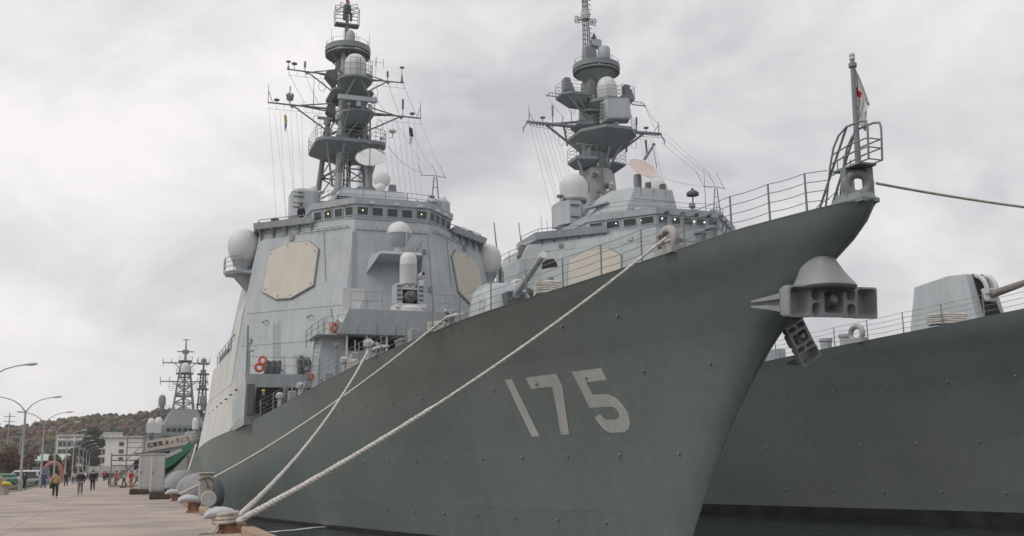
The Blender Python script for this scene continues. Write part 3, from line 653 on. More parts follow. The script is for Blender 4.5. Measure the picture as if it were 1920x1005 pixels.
# outer side plating in upright panels with ribs, sidelight painted in as paler grey
mb = MB()
part('after_house', MB().loft([[(-9.83, 53.6, 7.352), (9.83, 53.6, 7.352), (9.83, 76, 7.352), (-9.83, 76, 7.352)], [(-9.55, 56.0, 10.2), (9.55, 56.0, 10.2), (9.55, 74.5, 10.2), (-9.55, 74.5, 10.2)]]), 'ship_grey', D1)
for sg in (-1, 1):
    n = 12
    for i in range(n):
        a0 = 46.15+i*2.5; a1 = a0+2.46
        def q(a, z):
            if z < 7: return (sg*(deck_half(a, SHEER1)+.025), a, z)
            return (sg*9.87, a, z)
        zb = lambda a: interp(SHEER1, a)-.03
        p = part('side_panel', MB().loft([[q(a0, zb(a0)), q(a1, zb(a1)), (sg*(9.4), a1, zb(a1)), (sg*9.4, a0, zb(a0))], [q(a0-.7*(1 if i == 0 else 0), 7.38), q(a1, 7.38), (sg*9.4, a1, 7.38), (sg*9.4, a0, 7.38)]]), 'ship_grey_light', sh)
    for i in range(9):
        a0 = 54.2+i*2.35; a1 = a0+2.3
        if i < 2:
            zt = 15.0 if i == 0 else 13.2
            mbp = MB().loft([[(sg*9.88, a0, 7.4), (sg*9.88, a1, 7.4), (sg*9.2, a1, 7.4), (sg*9.2, a0, 7.4)], [(sg*9.3, a0, 12.3), (sg*9.3, a1, 12.3), (sg*8.7, a1, 12.3), (sg*8.7, a0, 12.3)], [(sg*(9.3-.22*(zt-12.3)), a0, zt), (sg*(9.3-.22*(zt-12.3)), a1, zt), (sg*8.4, a1, zt), (sg*8.4, a0, zt)]])
        else:
            mbp = MB().loft([[(sg*9.88, a0, 7.4), (sg*9.88, a1, 7.4), (sg*9.4, a1, 7.4), (sg*9.4, a0, 7.4)], [(sg*9.58, a0, 10.25), (sg*9.58, a1, 10.25), (sg*9.1, a1, 10.25), (sg*9.1, a0, 10.25)]])
        part('side_panel', mbp, 'ship_grey_light', sh)
    for k in range(7):
        a = 48.5+k*3.6; x = sg*9.95; z = 6.6-.06*k
        part('grab_handle', MB().path([(x, a, z), (x+sg*.18, a, z+.02), (x+sg*.18, a+.3, z), (x, a+.3, z-.03)], .03, n=5), 'dark_grey', sh)
    mb = MB(); pts = [(sg*9.45, a, 10.22) for a in (57.5, 60, 62.5, 65, 67.5, 70, 72.5)]; mb.rail(pts, 1.1); part('side_rail', mb, 'mast_grey', sh)
part('net_screen', MB().box(-9.5, -9.46, 62, 70, 10.24, 10.8), 'dark_grey', sh)
# outer face: draped mooring hose
part('side_cable', MB().path([(-9.99+.0*t, 46.5+t*28, 5.0-1.2*math.sin(math.pi*(t*.9+.08))**1.0+.9*t) for t in [i/14 for i in range(15)]], .025, n=5), 'rope_white', sh)
# forward openings of the side house, black blocks painting in the shade inside
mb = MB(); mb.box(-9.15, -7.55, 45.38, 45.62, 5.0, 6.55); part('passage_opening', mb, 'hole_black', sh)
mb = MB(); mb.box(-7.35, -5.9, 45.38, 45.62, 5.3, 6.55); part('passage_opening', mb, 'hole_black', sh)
part('door', MB().bevbox(-9.72, -9.28, 45.30, 45.45, 4.8, 6.75, .04), 'dark_grey', sh)
mb = MB(); mb.rail([(-9.6, 45.4, 7.36), (-8.7, 45.4, 7.36), (-7.7, 45.4, 7.36), (-6.7, 45.4, 7.36), (-5.6, 45.4, 7.36)], 1.05, nr=2, r=.018, rp=.022); part('house_rail', mb, 'mast_grey', sh)
for s in (-8.55, -8.2, -7.85): part('float_canister', MB().lathe([(.13, 0), (.17, .05), (.17, .85), (.13, .9)], (s, 45.9, 7.36), (.12, .1, 1), 10), 'steel_dark', sh, smooth=40)
for s in (-6.35, -6.05, -5.75): part('float_canister', MB().lathe([(.15, 0), (.17, .05), (.17, 1.0), (.13, 1.05)], (s, 46.3, 7.36), (-.12, .1, 1), 10), 'steel_dark', sh, smooth=40)
mb = MB(); mb.box(-9.7, -9.6, 46.6, 46.7, 7.4, 10.5); mb.bar((-9.65, 46.5, 8.8), (-9.3, 46.2, 8.9), .05); mb.path([(-9.55, 46.5, 7.4), (-9.5, 46.6, 9.4)], .03, n=5); part('davit', mb, 'mast_grey', sh)
# anchor windlass / low forecastle gear, breakwater
part('breakwater', MB().loft([[(-6.2, 33.5, 5.5), (0, 31.2, 5.7), (0, 31.3, 5.7), (-6.2, 33.6, 5.5)], [(-6.2, 33.4, 6.2), (0, 31.0, 6.5), (0, 31.1, 6.5), (-6.2, 33.5, 6.2)]]).loft([[(6.2, 33.5, 5.5), (0, 31.2, 5.7), (0, 31.3, 5.7), (6.2, 33.6, 5.5)], [(6.2, 33.4, 6.2), (0, 31.0, 6.5), (0, 31.1, 6.5), (6.2, 33.5, 6.2)]]), 'ship_grey', D1)
part('windlass', MB().lathe([(.5, 7.0), (.5, 7.25), (.32, 7.35), (.32, 7.7), (.45, 7.8), (.4, 7.9)], (.9, 9.5, 0), n=14).lathe([(.5, 7.0), (.5, 7.25), (.32, 7.35), (.32, 7.7), (.45, 7.8), (.4, 7.9)], (-.9, 9.5, 0), n=14), 'mast_grey', D1, smooth=40)

# ---------------------------------------------------------------- bridge roof equipment
rh = part('roof_house', MB().loft([[(-3.4, 53.4, 19.86), (2.8, 53.4, 19.86), (3.4, 58.5, 19.86), (-3.8, 58.5, 19.86)], [(-3.0, 53.6, 21.3), (2.6, 53.6, 21.3), (3.2, 58.5, 21.3), (-3.4, 58.5, 21.3)], [(-2.4, 54.0, 22.0), (2.2, 54.0, 22.0), (2.6, 58.5, 22.0), (-2.8, 58.5, 22.0)]]), 'ship_grey', D1)
for x0, x1 in ((-2.9, -1.6), (-.5, 1.3)): part('recess', MB().box(x0, x1, 53.45, 53.58, 20.2, 21.2), 'hole_black', rh)  # black blocks on the wall, recess shade put into their colour
for x, yy in ((-.9, 53.2), (.5, 52.8), (1.7, 53.2)):
    part('locker', MB().bevbox(x-.3, x+.3, yy-.25, yy+.25, 19.86, 20.6, .05), 'ship_grey_light', rh)
mb = MB(); mb.rail([(-4.6, 52.2, 19.86), (-3.2, 50.6, 19.86), (-1.6, 50.4, 19.86), (0, 50.4, 19.86), (1.6, 50.4, 19.86), (3.2, 50.6, 19.86), (4.6, 52.2, 19.86), (5.2, 55, 19.86), (5.2, 58, 19.86)], 1.1, nr=3, r=.018, rp=.026); part('roof_rail', mb, 'mast_grey', D1)
mb = MB()
for i in range(4): x = -3.4+i*.55; mb.bar((x, 53.0, 19.86), (x+.35, 53.3, 22.6), .03, n=5); mb.bar((x, 53.0, 19.86), (x-.2, 53.4, 21.6), .02, n=5)
for z in (21.0, 21.8, 22.6): mb.bar((-3.5, 53.1, z), (-1.3, 53.3, z), .02, n=5)
part('lattice_screen', mb, 'ship_grey', rh)
# folding fan aerial frame on the right
for sg in (1, -1):
    mb = MB(); x = sg*5.6
    mb.bar((x-.55, 57, 20), (x-.1, 57, 24.3), .05); mb.bar((x+.5, 57, 19.9), (x+.1, 57, 24.3), .05)
    for t in (.3, .55, .8): mb.bar((x-.55+.45*t, 57, 20+4.3*t), (x+.5-.4*t, 57, 20+4.3*t), .03, n=5)
    mb.path([(x-1.2, 57, 24.35), (x, 57, 24.4), (x+.9, 57, 24.3)], .03, n=5); mb.bar((x-1.1, 57, 24.35), (x-1.5, 56.5, 25.0), .02, n=4); mb.bar((x+.2, 57, 24.35), (x-.5, 56.5, 25.2), .02, n=4); mb.bar((x+.85, 57, 24.3), (x+.2, 56.5, 25.2), .02, n=4)
    if sg > 0: part('aerial_frame', mb, 'mast_grey', D1)
for s, a, h in ((3.6, 55, 1.6), (4.6, 54.5, 2.0), (2.7, 56, 2.6), (3.2, 57, 2.3)):
    part('deck_aerial', MB().lathe([(.08, 0), (.05, .3), (.05, h), (.22, h+.02), (.24, h+.12), (.1, h+.25)] if h < 2.2 else [(.06, 0), (.05, h), (.0, h)], (s, a, 19.86), n=8), 'mast_grey', D1)
# illuminator dish and the smaller one
def dish(root, c, r, nrm, depth, m='panel_beige', name='dish_aerial', horn=True):
    mb = MB(); mb.lathe([(r, 0), (r*.985, .03), (r*.8, -depth*.36), (r*.5, -depth*.76), (r*.2, -depth*.96), (.01, -depth)], c, nrm, 28)
    d = part(name, mb, m, root, smooth=60); n = Vector(nrm).normalized(); C_ = Vector(c)
    if horn:
        f = C_+n*r*.85; hm = MB(); hm.bar(f, f+n*.25, .09, .12, 8)
        u = n.orthogonal().normalized(); v = n.cross(u)
        for k in range(3):
            t = 2*math.pi*k/3+.5; hm.bar(C_+r*.95*(math.cos(t)*u+math.sin(t)*v), f, .035, n=5)
        part('feed_horn', hm, 'dark_grey', d)
    return d
fp = part('director_pedestal', MB().lathe([(.6, 22.0), (.35, 22.4), (.28, 23.2), (.28, 25.0), (.35, 25.3)], (.45, 58.0, 0), n=14).box(-.5, 1.4, 57.6, 58.4, 23.0, 23.2), 'mast_grey', D1, smooth=30)
dish(fp, (.46, 60-2.6, 25.6), 1.22, (-.22, -.74, .63), .36, 'ciws_white')
# its tripod feed shows above
f2 = part('director_pedestal', MB().lathe([(.5, 19.9), (.45, 21.5), (.35, 22.6), (.3, 23.2)], (2.0, 56.6, 0), n=12), 'mast_grey', D1, smooth=30)
part('round_aerial', MB().lathe([(0, -.32), (.35, -.28), (.62, -.12), (.68, 0), (.62, .12), (.35, .24), (0, .28)], (1.0, 56.0, 23.45), (-.15, -1, .1), 22), 'radome_white', f2, smooth=60)
part('round_aerial', MB().lathe([(0, -.2), (.3, -.15), (.42, 0), (.3, .15), (0, .2)], (.85, 55.8, 22.75), (-.15, -1, .3), 18), 'radome_white', f2, smooth=60)

# ---------------------------------------------------------------- lattice mast
def mast_yard(root, a, z, x0, x1, z0, z1, zb0, root_w, tubes=.075, drops=6):
    """one arm of a yard: spar from the mast to the tip with brace below, brace above and a hanging wire rail"""
    mb = MB(); mb.bar((root_w, a, z), (x1, a, z0), tubes*1.15, tubes*.8, 8)
    xm = root_w+(x1-root_w)*.62; mb.bar((root_w, a, zb0), (xm, a, z0-.02), tubes*.8, n=7)
    mb.bar((root_w, a-.5, z+.35), (root_w+(x1-root_w)*.5, a, z0+.04), tubes*.7, n=6); mb.bar((root_w, a+.7, z), (root_w+(x1-root_w)*.5, a, z0), tubes*.7, n=6)
    mb.prism([(xm-.25, a-.03, z0-.05), (xm+.25, a-.03, z0-.05), (xm, a-.03, z0-.32)], (0, .06, 0))
    zl = z0-.62; mb.bar((root_w+(x1-root_w)*.15, a-.25, zl), (x1, a-.25, zl), .014, n=4)
    for i in range(drops):
        x = root_w+(x1-root_w)*(.2+.78*i/(drops-1)); mb.bar((x, a-.03, z0), (x, a-.25, zl), .013, n=4)
    y = part('yard', mb, 'mast_grey', root)
    return y
def whip(root, p, h, r=.03, cap=None, name='whip_aerial'):
    mb = MB(); mb.bar(p, (p[0], p[1], p[2]+h), r, r*.5, 6)
    if cap == 'mush': mb.lathe([(.05, h-.05), (.24, h), (.26, h+.08), (.12, h+.16)], p, n=10)
    if cap == 'pot': mb.lathe([(.03, h*.4), (.1, h*.42), (.1, h), (.05, h+.06)], p, n=8)
    if cap == 'cone': mb.bar(p, (p[0], p[1], p[2]+h*.6), .14, .04, 6); mb.lathe([(.05, h), (.22, h+.06), (.2, h+.14)], p, n=10)
    return part(name, mb, 'mast_grey', root)
mast = part('mast', MB().loft([[(-.5, 64.3, 29.0), (.9, 64.3, 29), (.9, 66.0, 29), (-.5, 66, 29)], [(-.42, 64.4, 36.3), (.75, 64.4, 36.3), (.75, 65.6, 36.3), (-.42, 65.6, 36.3)]]), 'mast_grey', D1)
legs = []
def mast_leg(root, pts, r0, r1, m='mast_grey'):
    part('mast_leg', MB().path(pts, [r0+(r1-r0)*i/(len(pts)-1) for i in range(len(pts))], 10), m, root, smooth=40)
zz = [19.8, 24.0, 28, 32, 35, 37.2]
LF = [(-1.35, 62.3), (-1.15, 62.8), (-.85, 63.3), (-.72, 63.7), (-.6, 64.0), (-.5, 64.3)]
RF = [(1.55, 62.3), (1.35, 62.8), (1.15, 63.3), (1.0, 63.7), (.9, 64.0), (.7, 64.3)]
LR = [(-2.6, 67.5), (-2.15, 67.0), (-1.75, 66.5), (-1.3, 66.0), (-1.0, 65.6), (-.6, 65.3)]
RR = [(2.9, 67.5), (2.5, 67.0), (2.1, 66.5), (1.75, 66.0), (1.5, 65.6), (.9, 65.3)]
LEG = [[(p[0], p[1], z) for p, z in zip(T, zz)] for T in (LF, RF, LR, RR)]
mast_leg(mast, LEG[0], .34, .24, 'ship_grey_mid'); mast_leg(mast, LEG[1], .30, .22); mast_leg(mast, LEG[2], .27, .18); mast_leg(mast, LEG[3], .27, .18)  # front-left leg in lighter grey, painting in the light on it
def at_z(T, z): return Vector([interp([(p[2], p[k]) for p in T], z) for k in (0, 1)]+[z])
lev = [20.2, 22.2, 24.2, 26.2, 28.2, 29.8, 31.6, 33.2, 34.8, 36.4]
for i in range(len(lev)-1):
    mb = MB(); A, B = lev[i], lev[i+1]
    for p, q in ((0, 1), (1, 3), (3, 2), (2, 0)):
        mb.bar(at_z(LEG[p], B), at_z(LEG[q], B), .07, n=6)
        mb.bar(at_z(LEG[p], A), at_z(LEG[q], B), .055, n=6)
        if i % 2: mb.bar(at_z(LEG[q], A), at_z(LEG[p], B), .05, n=6)
    part('mast_bracing', mb, 'mast_grey', mast)
# central trunk, cables, ladder inside the lattice
mb = MB()
for x, y in ((.1, 65), (.4, 65.2), (-.3, 64.8)): mb.bar((x, y, 20), (x*.6, y, 36), .11, .08, 7)
part('cable_trunk', mb, 'dark_grey', mast)
def platform(root, pts, z, th=.22, under=None, m='mast_grey', h=1.05, rail=True, nr=3, name='platform', inset=.0):
    """deck plate from an outline, skirt, optional tapering underside, and rail"""
    mb = MB(); rings = [[(x, y, z) for x, y in pts], [(x, y, z-th) for x, y in pts]]
    if under:
        cx = under[0]; cy = under[1]; k = under[2]; rings.append([(cx+(x-cx)*k, cy+(y-cy)*k, z-th-under[3]) for x, y in pts])
    mb.loft(rings); p = part(name, mb, m, root)
    if rail:
        rb = MB(); loop = [(x, y, z) for x, y in pts]; rb.rail(loop+[loop[0]], h, nr=nr, r=.02, rp=.024); part('platform_rail', rb, 'mast_grey', root)
    return p
def rounded(x0, x1, y0, y1, c, n=4):
    out = []
    for cx, cy, t0 in ((x1-c, y0+c, -90), (x1-c, y1-c, 0), (x0+c, y1-c, 90), (x0+c, y0+c, 180)):
        for i in range(n+1): t = R(t0+90*i/n); out.append((cx+c*math.cos(t), cy+c*math.sin(t)))
    return out
platform(mast, rounded(-3.0, 2.95, 61.9, 67.6, 1.1), 28.5, .28, (0, 64.6, .55, .75))
platform(mast, [(-.95, 61.9), (-.2, 61.2), (1.3, 61.2), (1.75, 61.9), (1.75, 65), (-.95, 65)], 30.9, .16, (.3, 64.2, .62, .8))
platform(mast, rounded(-1.7, 1.9, 62.6, 66.5, .5, 2), 33.1, .16, (.1, 64.5, .8, .3), rail=False)
platform(mast, rounded(-1.35, 1.55, 60.9, 63.9, 1.3), 33.75, .16, (.1, 63.8, .4, .9), rail=True, nr=3, h=1.5)
for x in (-2.6, 2.7):
    part('platform_strut', MB().bar((x*.85, 62.2, 28.1), (x*.55, 63.4, 24.6), .09, n=7).bar((x*.3, 61.95, 28.1), (x*.45, 63.0, 25.0), .09, n=7), 'mast_grey', mast)
mb = MB(); mb.bar((-.55, 61.2, 30.7), (-1.0, 62.6, 28.5), .07, n=6); mb.bar((1.2, 61.2, 30.7), (1.5, 62.6, 28.5), .07, n=6); mb.bar((.9, 61.3, 30.7), (-.4, 63.0, 29), .06, n=6); part('platform_strut', mb, 'mast_grey', mast)
mb = MB(); mb.bar((-.1, 61.2, 33.5), (-.9, 61.6, 31.8), .07, n=6); mb.bar((.3, 61.1, 33.5), (1.5, 61.6, 31.6), .07, n=6); mb.bar((-.7, 61.5, 31.9), (1.3, 61.5, 31.9), .06, n=6); part('platform_strut', mb, 'mast_grey', mast)
md = part('radome', MB().lathe([(.9, 33.76), (.93, 33.85), (.94, 34.9), (.9, 35.2), (.76, 35.55), (.52, 35.8), (.25, 35.9), (0, 35.93)], (.06, 62.0, 0), n=24), 'radome_white', mast, smooth=50)
part('navigation_bar', MB().box(-1.56, 1.7, 60.7, 61.05, 31.42, 31.8).box(-.05, .3, 60.75, 61.0, 30.95, 31.42), 'ship_grey', mast)
nr_ = part('navigation_bar', MB().box(-2.95, -1.75, 62.3, 62.5, 30.05, 30.25).lathe([(.22, 28.5), (.12, 29.6), (.25, 29.65), (.25, 30.05)], (-2.2, 62.4, 0), n=10), 'mast_grey', mast)
part('mast_leg', MB().bar((-2.55, 62.2, 28.5), (-2.2, 62.4, 29.7), .06).bar((-1.9, 62.2, 28.5), (-2.2, 62.4, 29.7), .06), 'mast_grey', mast)
# aerial ring near the top
def ring_aerial(root, c, r, z, m='mast_grey'):
    mb = MB(); n = 36
    rg = lambda rr, zz: [(c[0]+rr*math.cos(2*math.pi*i/n), c[1]+rr*math.sin(2*math.pi*i/n), zz) for i in range(n)]
    mb.loft([rg(r-.3, z+.22), rg(r-.02, z+.22), rg(r, z+.2), rg(r, z-.28), rg(r-.08, z-.3), rg(r-.3, z-.28), rg(r-.3, z+.22)], cap=False); part('ring_aerial', mb, 'mast_grey', root, smooth=30)
    mb = MB(); mb.loft([rg(r-.05, z-.42), rg(r-.02, z-.46), rg(r-.02, z-.55), rg(r-.2, z-.57)]); part('ring_platform', mb, 'mast_grey', root, smooth=30)
    mb = MB()
    for i in range(12):
        t = 2*math.pi*i/12+.1; mb.box(c[0]+(r-.15)*math.cos(t)-.07, c[0]+(r-.15)*math.cos(t)+.07, c[1]+(r-.15)*math.sin(t)-.07, c[1]+(r-.15)*math.sin(t)+.07, z-.43, z-.27)
    part('ring_spacer', mb, 'dark_grey', root)
    mb = MB()
    for i in range(6): t = 2*math.pi*i/6+.4; mb.bar((c[0]+(r-.3)*math.cos(t), c[1]+(r-.3)*math.sin(t), z-.62), (c[0]+.35*math.cos(t), c[1]+.35*math.sin(t), z-2.0), .06, n=6)
    part('ring_brace', mb, 'mast_grey', root)
    mb = MB(); pts = [(c[0]+(r-.1)*math.cos(t), c[1]+(r-.1)*math.sin(t), z+.22) for t in [2*math.pi*i/10 for i in range(11)]]; mb.rail(pts, .42, nr=1, r=.015, rp=.025); part('ring_rail', mb, 'mast_grey', root)
ring_aerial(mast, (-.01, 65), 1.97, 37.42)
tp = part('topmast', MB().bar((-.12, 65.1, 36.5), (-.12, 65.1, 40.0), .24, .19, 10).bar((-.1, 65.1, 40), (-.1, 65.1, 44.5), .16, .1, 8), 'mast_grey', mast, smooth=40)
part('topmast_drum', MB().lathe([(.38, 37.7), (.42, 37.8), (.42, 38.75), (.36, 38.95), (.22, 39.15)], (.12, 64.6, 0), n=16), 'ship_grey', mast, smooth=40)
platform(mast, [(-1.15, 64.8), (.95, 64.8), (.95, 65.6), (-1.15, 65.6)], 39.95, .14, None, rail=True, h=1.35, nr=4)
mb = MB()
for t in [2*math.pi*i/8 for i in range(8)]:
    p = (-.1+.2*math.cos(t), 65.1+.2*math.sin(t), 41.35); q = (-.1+1.05*math.cos(t), 65.1+1.05*math.sin(t), 41.2); q2 = (q[0], q[1], 41.6); mb.bar(p, q, .03, n=4); mb.bar(q, q2, .03, n=4); mb.bar(q2, (p[0], p[1], 41.7), .03, n=4)
mb.lathe([(.3, 41.0), (.35, 41.2), (.35, 41.6), (.2, 41.8)], (-.1, 65.1, 0), n=10); part('spoke_aerial', mb, 'dark_grey', mast)
mb = MB()
for x in (-.4, .2):
    mb.lathe([(.1, 40.2), (.13, 40.3), (.13, 40.9), (.08, 41)], (x, 64.9, 0), n=8)
part('masthead_lamp', mb, 'dark_grey', mast)
part('masthead_lamp', MB().lathe([(.12, 42.0), (.16, 42.1), (.16, 42.35), (.1, 42.4)], (-.1, 65.1, 0), n=10), 'signal_red', mast)
# yards
mast_yard(mast, 65, 35.05, -5.2, -5.15, 35.1, 0, 33.2, -.8); mast_yard(mast, 65, 35.0, 0, 5.05, 35.08, 0, 33.5, 1.2)
mast_yard(mast, 65, 31.95, 0, -6.75, 31.95, 0, 29.7, -1.3, .085, 8); mast_yard(mast, 65, 31.95, 0, 6.6, 31.95, 0, 30.3, 1.8, .085, 8)
for x in (-1.5, 1.7):
    sg = 1 if x > 0 else -1
    part('yard_pod', MB().loft([[(x+sg*.35, 64.6, 35.3), (x-sg*.4, 64.4, 35.4), (x-sg*.4, 65.6, 35.4), (x+sg*.35, 65.4, 35.3)], [(x+sg*.5, 64.6, 34.8), (x-sg*.4, 64.4, 34.4), (x-sg*.4, 65.6, 34.4), (x+sg*.5, 65.4, 34.8)], [(x-sg*.1, 64.8, 34.0), (x-sg*.4, 64.6, 33.8), (x-sg*.4, 65.4, 33.8), (x-sg*.1, 65.2, 34.0)]]), 'dark_grey', mast)
    part('yard_pod', MB().loft([[(x+sg*.25, 64.6, 32.2), (x-sg*.4, 64.4, 32.3), (x-sg*.4, 65.6, 32.3), (x+sg*.25, 65.4, 32.2)], [(x+sg*.35, 64.6, 31.6), (x-sg*.4, 64.4, 31.3), (x-sg*.4, 65.6, 31.3), (x+sg*.35, 65.4, 31.6)], [(x-sg*.1, 64.8, 31.0), (x-sg*.4, 64.6, 30.8), (x-sg*.4, 65.4, 30.8), (x-sg*.1, 65.2, 31.0)]]), 'dark_grey', mast)
for x, h, c in ((-5.1, .6, 'cone'), (-4.6, .52, 'mush'), (-3.7, .85, 'pot'), (4.85, 1.3, 'cone'), (3.55, .85, 'pot')): whip(mast, (x, 65, 35.1), h, .04, c)
for x, h, c in ((-6.7, 1.6, None), (6.55, 1.55, None), (4.95, 1.5, 'pot'), (-2.9, 2.6, None), (-6.0, .2, 'mush'), (5.8, .25, 'mush'), (-3.8, .3, None)): whip(mast, (x, 65, 32.0), h, .035, c)
for x, t in ((-6.7, -6.35), (6.55, 6.2)): whip(mast, (t, 65, 32), .05, .02); part('whip_stay', MB().bar((t, 65, 32), (x, 65, 33.0), .03, n=5), 'mast_grey', mast)
mb = MB(); mb.bar((-4.9, 65, 32), (-4.9, 65, 33.6), .05)
for t in range(6): mb.bar((-4.9+.2*math.cos(t*1.05), 65+.2*math.sin(t*1.05), 32.35), (-4.9+.28*math.cos(t*1.05), 65+.28*math.sin(t*1.05), 32.9), .07, n=6)
part('cluster_aerial', mb, 'mast_grey', mast)
part('mushroom_aerial', MB().bar((3.0, 62.2, 28.9), (3.35, 62.2, 29.0), .03).lathe([(.04, 28.95), (.05, 29.35), (.3, 29.45), (.32, 29.58), (.15, 29.68)], (3.35, 62.2, 0), n=12), 'ship_grey_light', mast, smooth=40)
part('mushroom_aerial', MB().lathe([(.04, 22.5), (.05, 23.1), (.3, 23.2), (.32, 23.32), (.15, 23.4)], (-2.9, 60.5, 0), n=12).bar((-2.9, 60.5, 22.5), (-2.2, 62, 22.3), .05), 'ship_grey_light', mast, smooth=40)
for x in (1.65, 2.35): part('dipole', MB().bar((x, 64.5, 35.2), (x+.1, 64.5, 37.0), .02, n=5).bar((x+.1, 64.5, 36.5), (x+.7, 64.5, 36.5), .018, n=5).bar((x+.7, 64.5, 36.1), (x+.7, 64.5, 36.9), .018, n=5), 'mast_grey', mast)
# halyards and stays: thin lines from the yards to the deck
def lines(root, pairs, r, name='halyard', m='line_grey', sag=0.0):
    for p, q in pairs:
        pts = []
        for i in range(7): t = i/6; u = lerp(p, q, t); pts.append((u[0], u[1], u[2]-sag*4*t*(1-t)))
        part(name, MB().path(pts, r, n=4), m, root)
lines(mast, [((-6.6+.45*i, 65, 31.3), (-6.2+.3*i+.5*(i % 2), 60-.3*i, 19.0)) for i in range(7)], .012)
lines(mast, [((3.0+.5*i, 65, 31.3), (3.3+.42*i, 60.5, 20.0)) for i in range(7)], .012)
lines(mast, [((6.5, 65, 31.8), (6.2, 57, 24.4)), ((5.2, 65, 31.8), (5.5, 57, 24.3)), ((4.0, 65, 31.8), (5.2, 57, 24.3))], .012, 'stay_wire')
lines(mast, [((2.95, 62.2, 28.2), (4.6, 57, 24.6))], .02, 'stay_wire', sag=.5)
lines(mast, [((-5.1, 65, 34.9), (-3.6, 65, 32.2)), ((-3.7, 65, 34.9), (-2.4, 65, 32.2)), ((5.0, 65, 34.9), (6.2, 65, 32.2)), ((3.6, 65, 34.9), (4.6, 65, 32.2)), ((2.1, 65, 34.2), (3.4, 65, 32.2))], .018, 'stay_wire', sag=.12)

# clutter on the lattice mast: boxes, loudspeakers, ladder, cable runs
rnd = random.Random(12)
for i in range(34):
    T = LEG[rnd.choice((0, 1, 0, 1, 2, 3))]; z = rnd.uniform(21, 36.2); p = at_z(T, z); sg = rnd.choice((-1, 1)); a_ = rnd.uniform(.08, .2)
    part('mast_box', MB().bevbox(p.x+sg*.28-a_, p.x+sg*.28+a_, p.y-.3, p.y+.05, z-a_*1.3, z+a_*1.3, .03), rnd.choice(['mast_grey', 'dark_grey', 'ship_grey']), mast)
lad = MB()
for k in (-.16, .16): lad.path([tuple(at_z(LEG[0], z)+Vector((.45+k, -.35, 0))) for z in (21, 24, 27, 30, 33, 36)], .025, n=4)
for i in range(44): c = at_z(LEG[0], 21.1+.34*i)+Vector((.45, -.35, 0)); lad.bar(c-Vector((.16, 0, 0)), c+Vector((.16, 0, 0)), .018, n=4)
part('mast_ladder', lad, 'ship_grey', mast)
for k in range(5):
    part('cable_run', MB().path([tuple(at_z(LEG[1], z)+Vector((-.35-.07*k, -.25+.03*k, 0))) for z in (20.5, 24, 28, 31, 34, 36)], .025, n=4), rnd.choice(['dark_grey', 'ship_grey_mid']), mast)
for x, y, z in ((-1.9, 62.0, 28.9), (1.3, 61.8, 28.9), (-.6, 61.3, 31.2), (1.1, 61.3, 31.2), (2.4, 62.4, 28.8), (-1.0, 62.8, 33.4)):
    part('floodlight', MB().bar((x, y, z-.3), (x, y, z), .03, n=5).bar((x, y+.1, z+.05), (x, y-.2, z), .11, .15, 8), 'ship_grey', mast)
for x in (-1.6, -.6, .6, 1.7): whip(mast, (x, 64.2, 37.6), 1.1+.3*rnd.random(), .025)
for x, z in ((-2.2, 33.9), (2.4, 33.9), (-2.6, 30.8), (2.9, 30.9)):
    part('loop_aerial', MB().path([(x+.3*math.cos(t), 65, z+.45*math.sin(t)) for t in [2*math.pi*i/12 for i in range(12)]], .022, n=4, closed=True), 'mast_grey', mast)

# tall clutter along the starboard deck edge
for a, h, k in ((27.5, 1.3, 0), (29.2, 1.6, 1), (30.6, 1.1, 0), (31.8, 1.8, 2), (33.0, 1.2, 1), (36.6, 1.5, 2), (37.8, 1.1, 0), (39.4, 1.4, 1), (42.0, 1.2, 0), (22.6, 1.2, 1)):
    x, y, z = deck_pt(a, .75)
    if k == 0: part('ventilator', MB().lathe([(.13, -.1), (.13, h*.7), (.24, h*.72), (.26, h*.88), (.12, h)], (x, y, z), n=12), 'ship_grey', D1, smooth=40)
    elif k == 1: part('deck_locker', MB().bevbox(x-.22, x+.22, y-.3, y+.3, z-.1, z+h*.62, .04).bar((x, y, z+h*.6), (x, y, z+h), .03), 'ship_grey_mid', D1)
    else: part('deck_lamp', MB().bar((x, y, z-.1), (x, y, z+h), .035).bevbox(x-.1, x+.1, y-.2, y+.1, z+h, z+h+.2, .03), 'mast_grey', D1)
# ============================================================ DESTROYER 2, outboard of the first
D2 = thing('destroyer', 'dark hulled destroyer berthed outboard, with plated mast and angular gun house', 'warship', (40, 21, 0), group='grey destroyers moored bow to the viewer')
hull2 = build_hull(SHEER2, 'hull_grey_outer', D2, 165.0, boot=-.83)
sm = MB(); sm.lathe([(.045, 0), (.045, .035), (.025, .055)], n=8); stud_me = sm.mesh('hull_padeye', 'steel_worn', True)
def studs_step(hull, sheer, rows, step):
    for z, a0, a1 in rows:
        a = a0
        while a < a1:
            h = hull_half(a, z, interp(sheer, a)); h2 = hull_half(a, z+.1, interp(sheer, a)); h3 = hull_half(a+.1, z, interp(sheer, a+.1))
            nrm = Vector((-1, -(h3-h)*10, (h2-h)*10)).normalized()
            o = obj('hull_padeye', stud_me, hull); o.location = (-h-.02, a, z); o.rotation_euler = nrm.to_track_quat('Z', 'Y').to_euler(); a += step
studs_step(hull2, SHEER2, [(5.13, 10.9, 34), (2.35, 10.5, 37), (.01, 13.2, 37)], 3.2)
for z, a0, a1 in ((4.75, 9, 34), (1.93, 9.5, 36)): part('weld_seam', seam(SHEER2, z, a0, a1), 'hull_grey_outer', hull2)
st2 = [2+i*2.05 for i in range(18)]
deck_rail(D2, SHEER2, st2, -1); deck_rail(D2, SHEER2, st2, 1)
chock(D2, 21.2, SHEER2, 1.35); chock(D2, 30.5, SHEER2, 1.1)
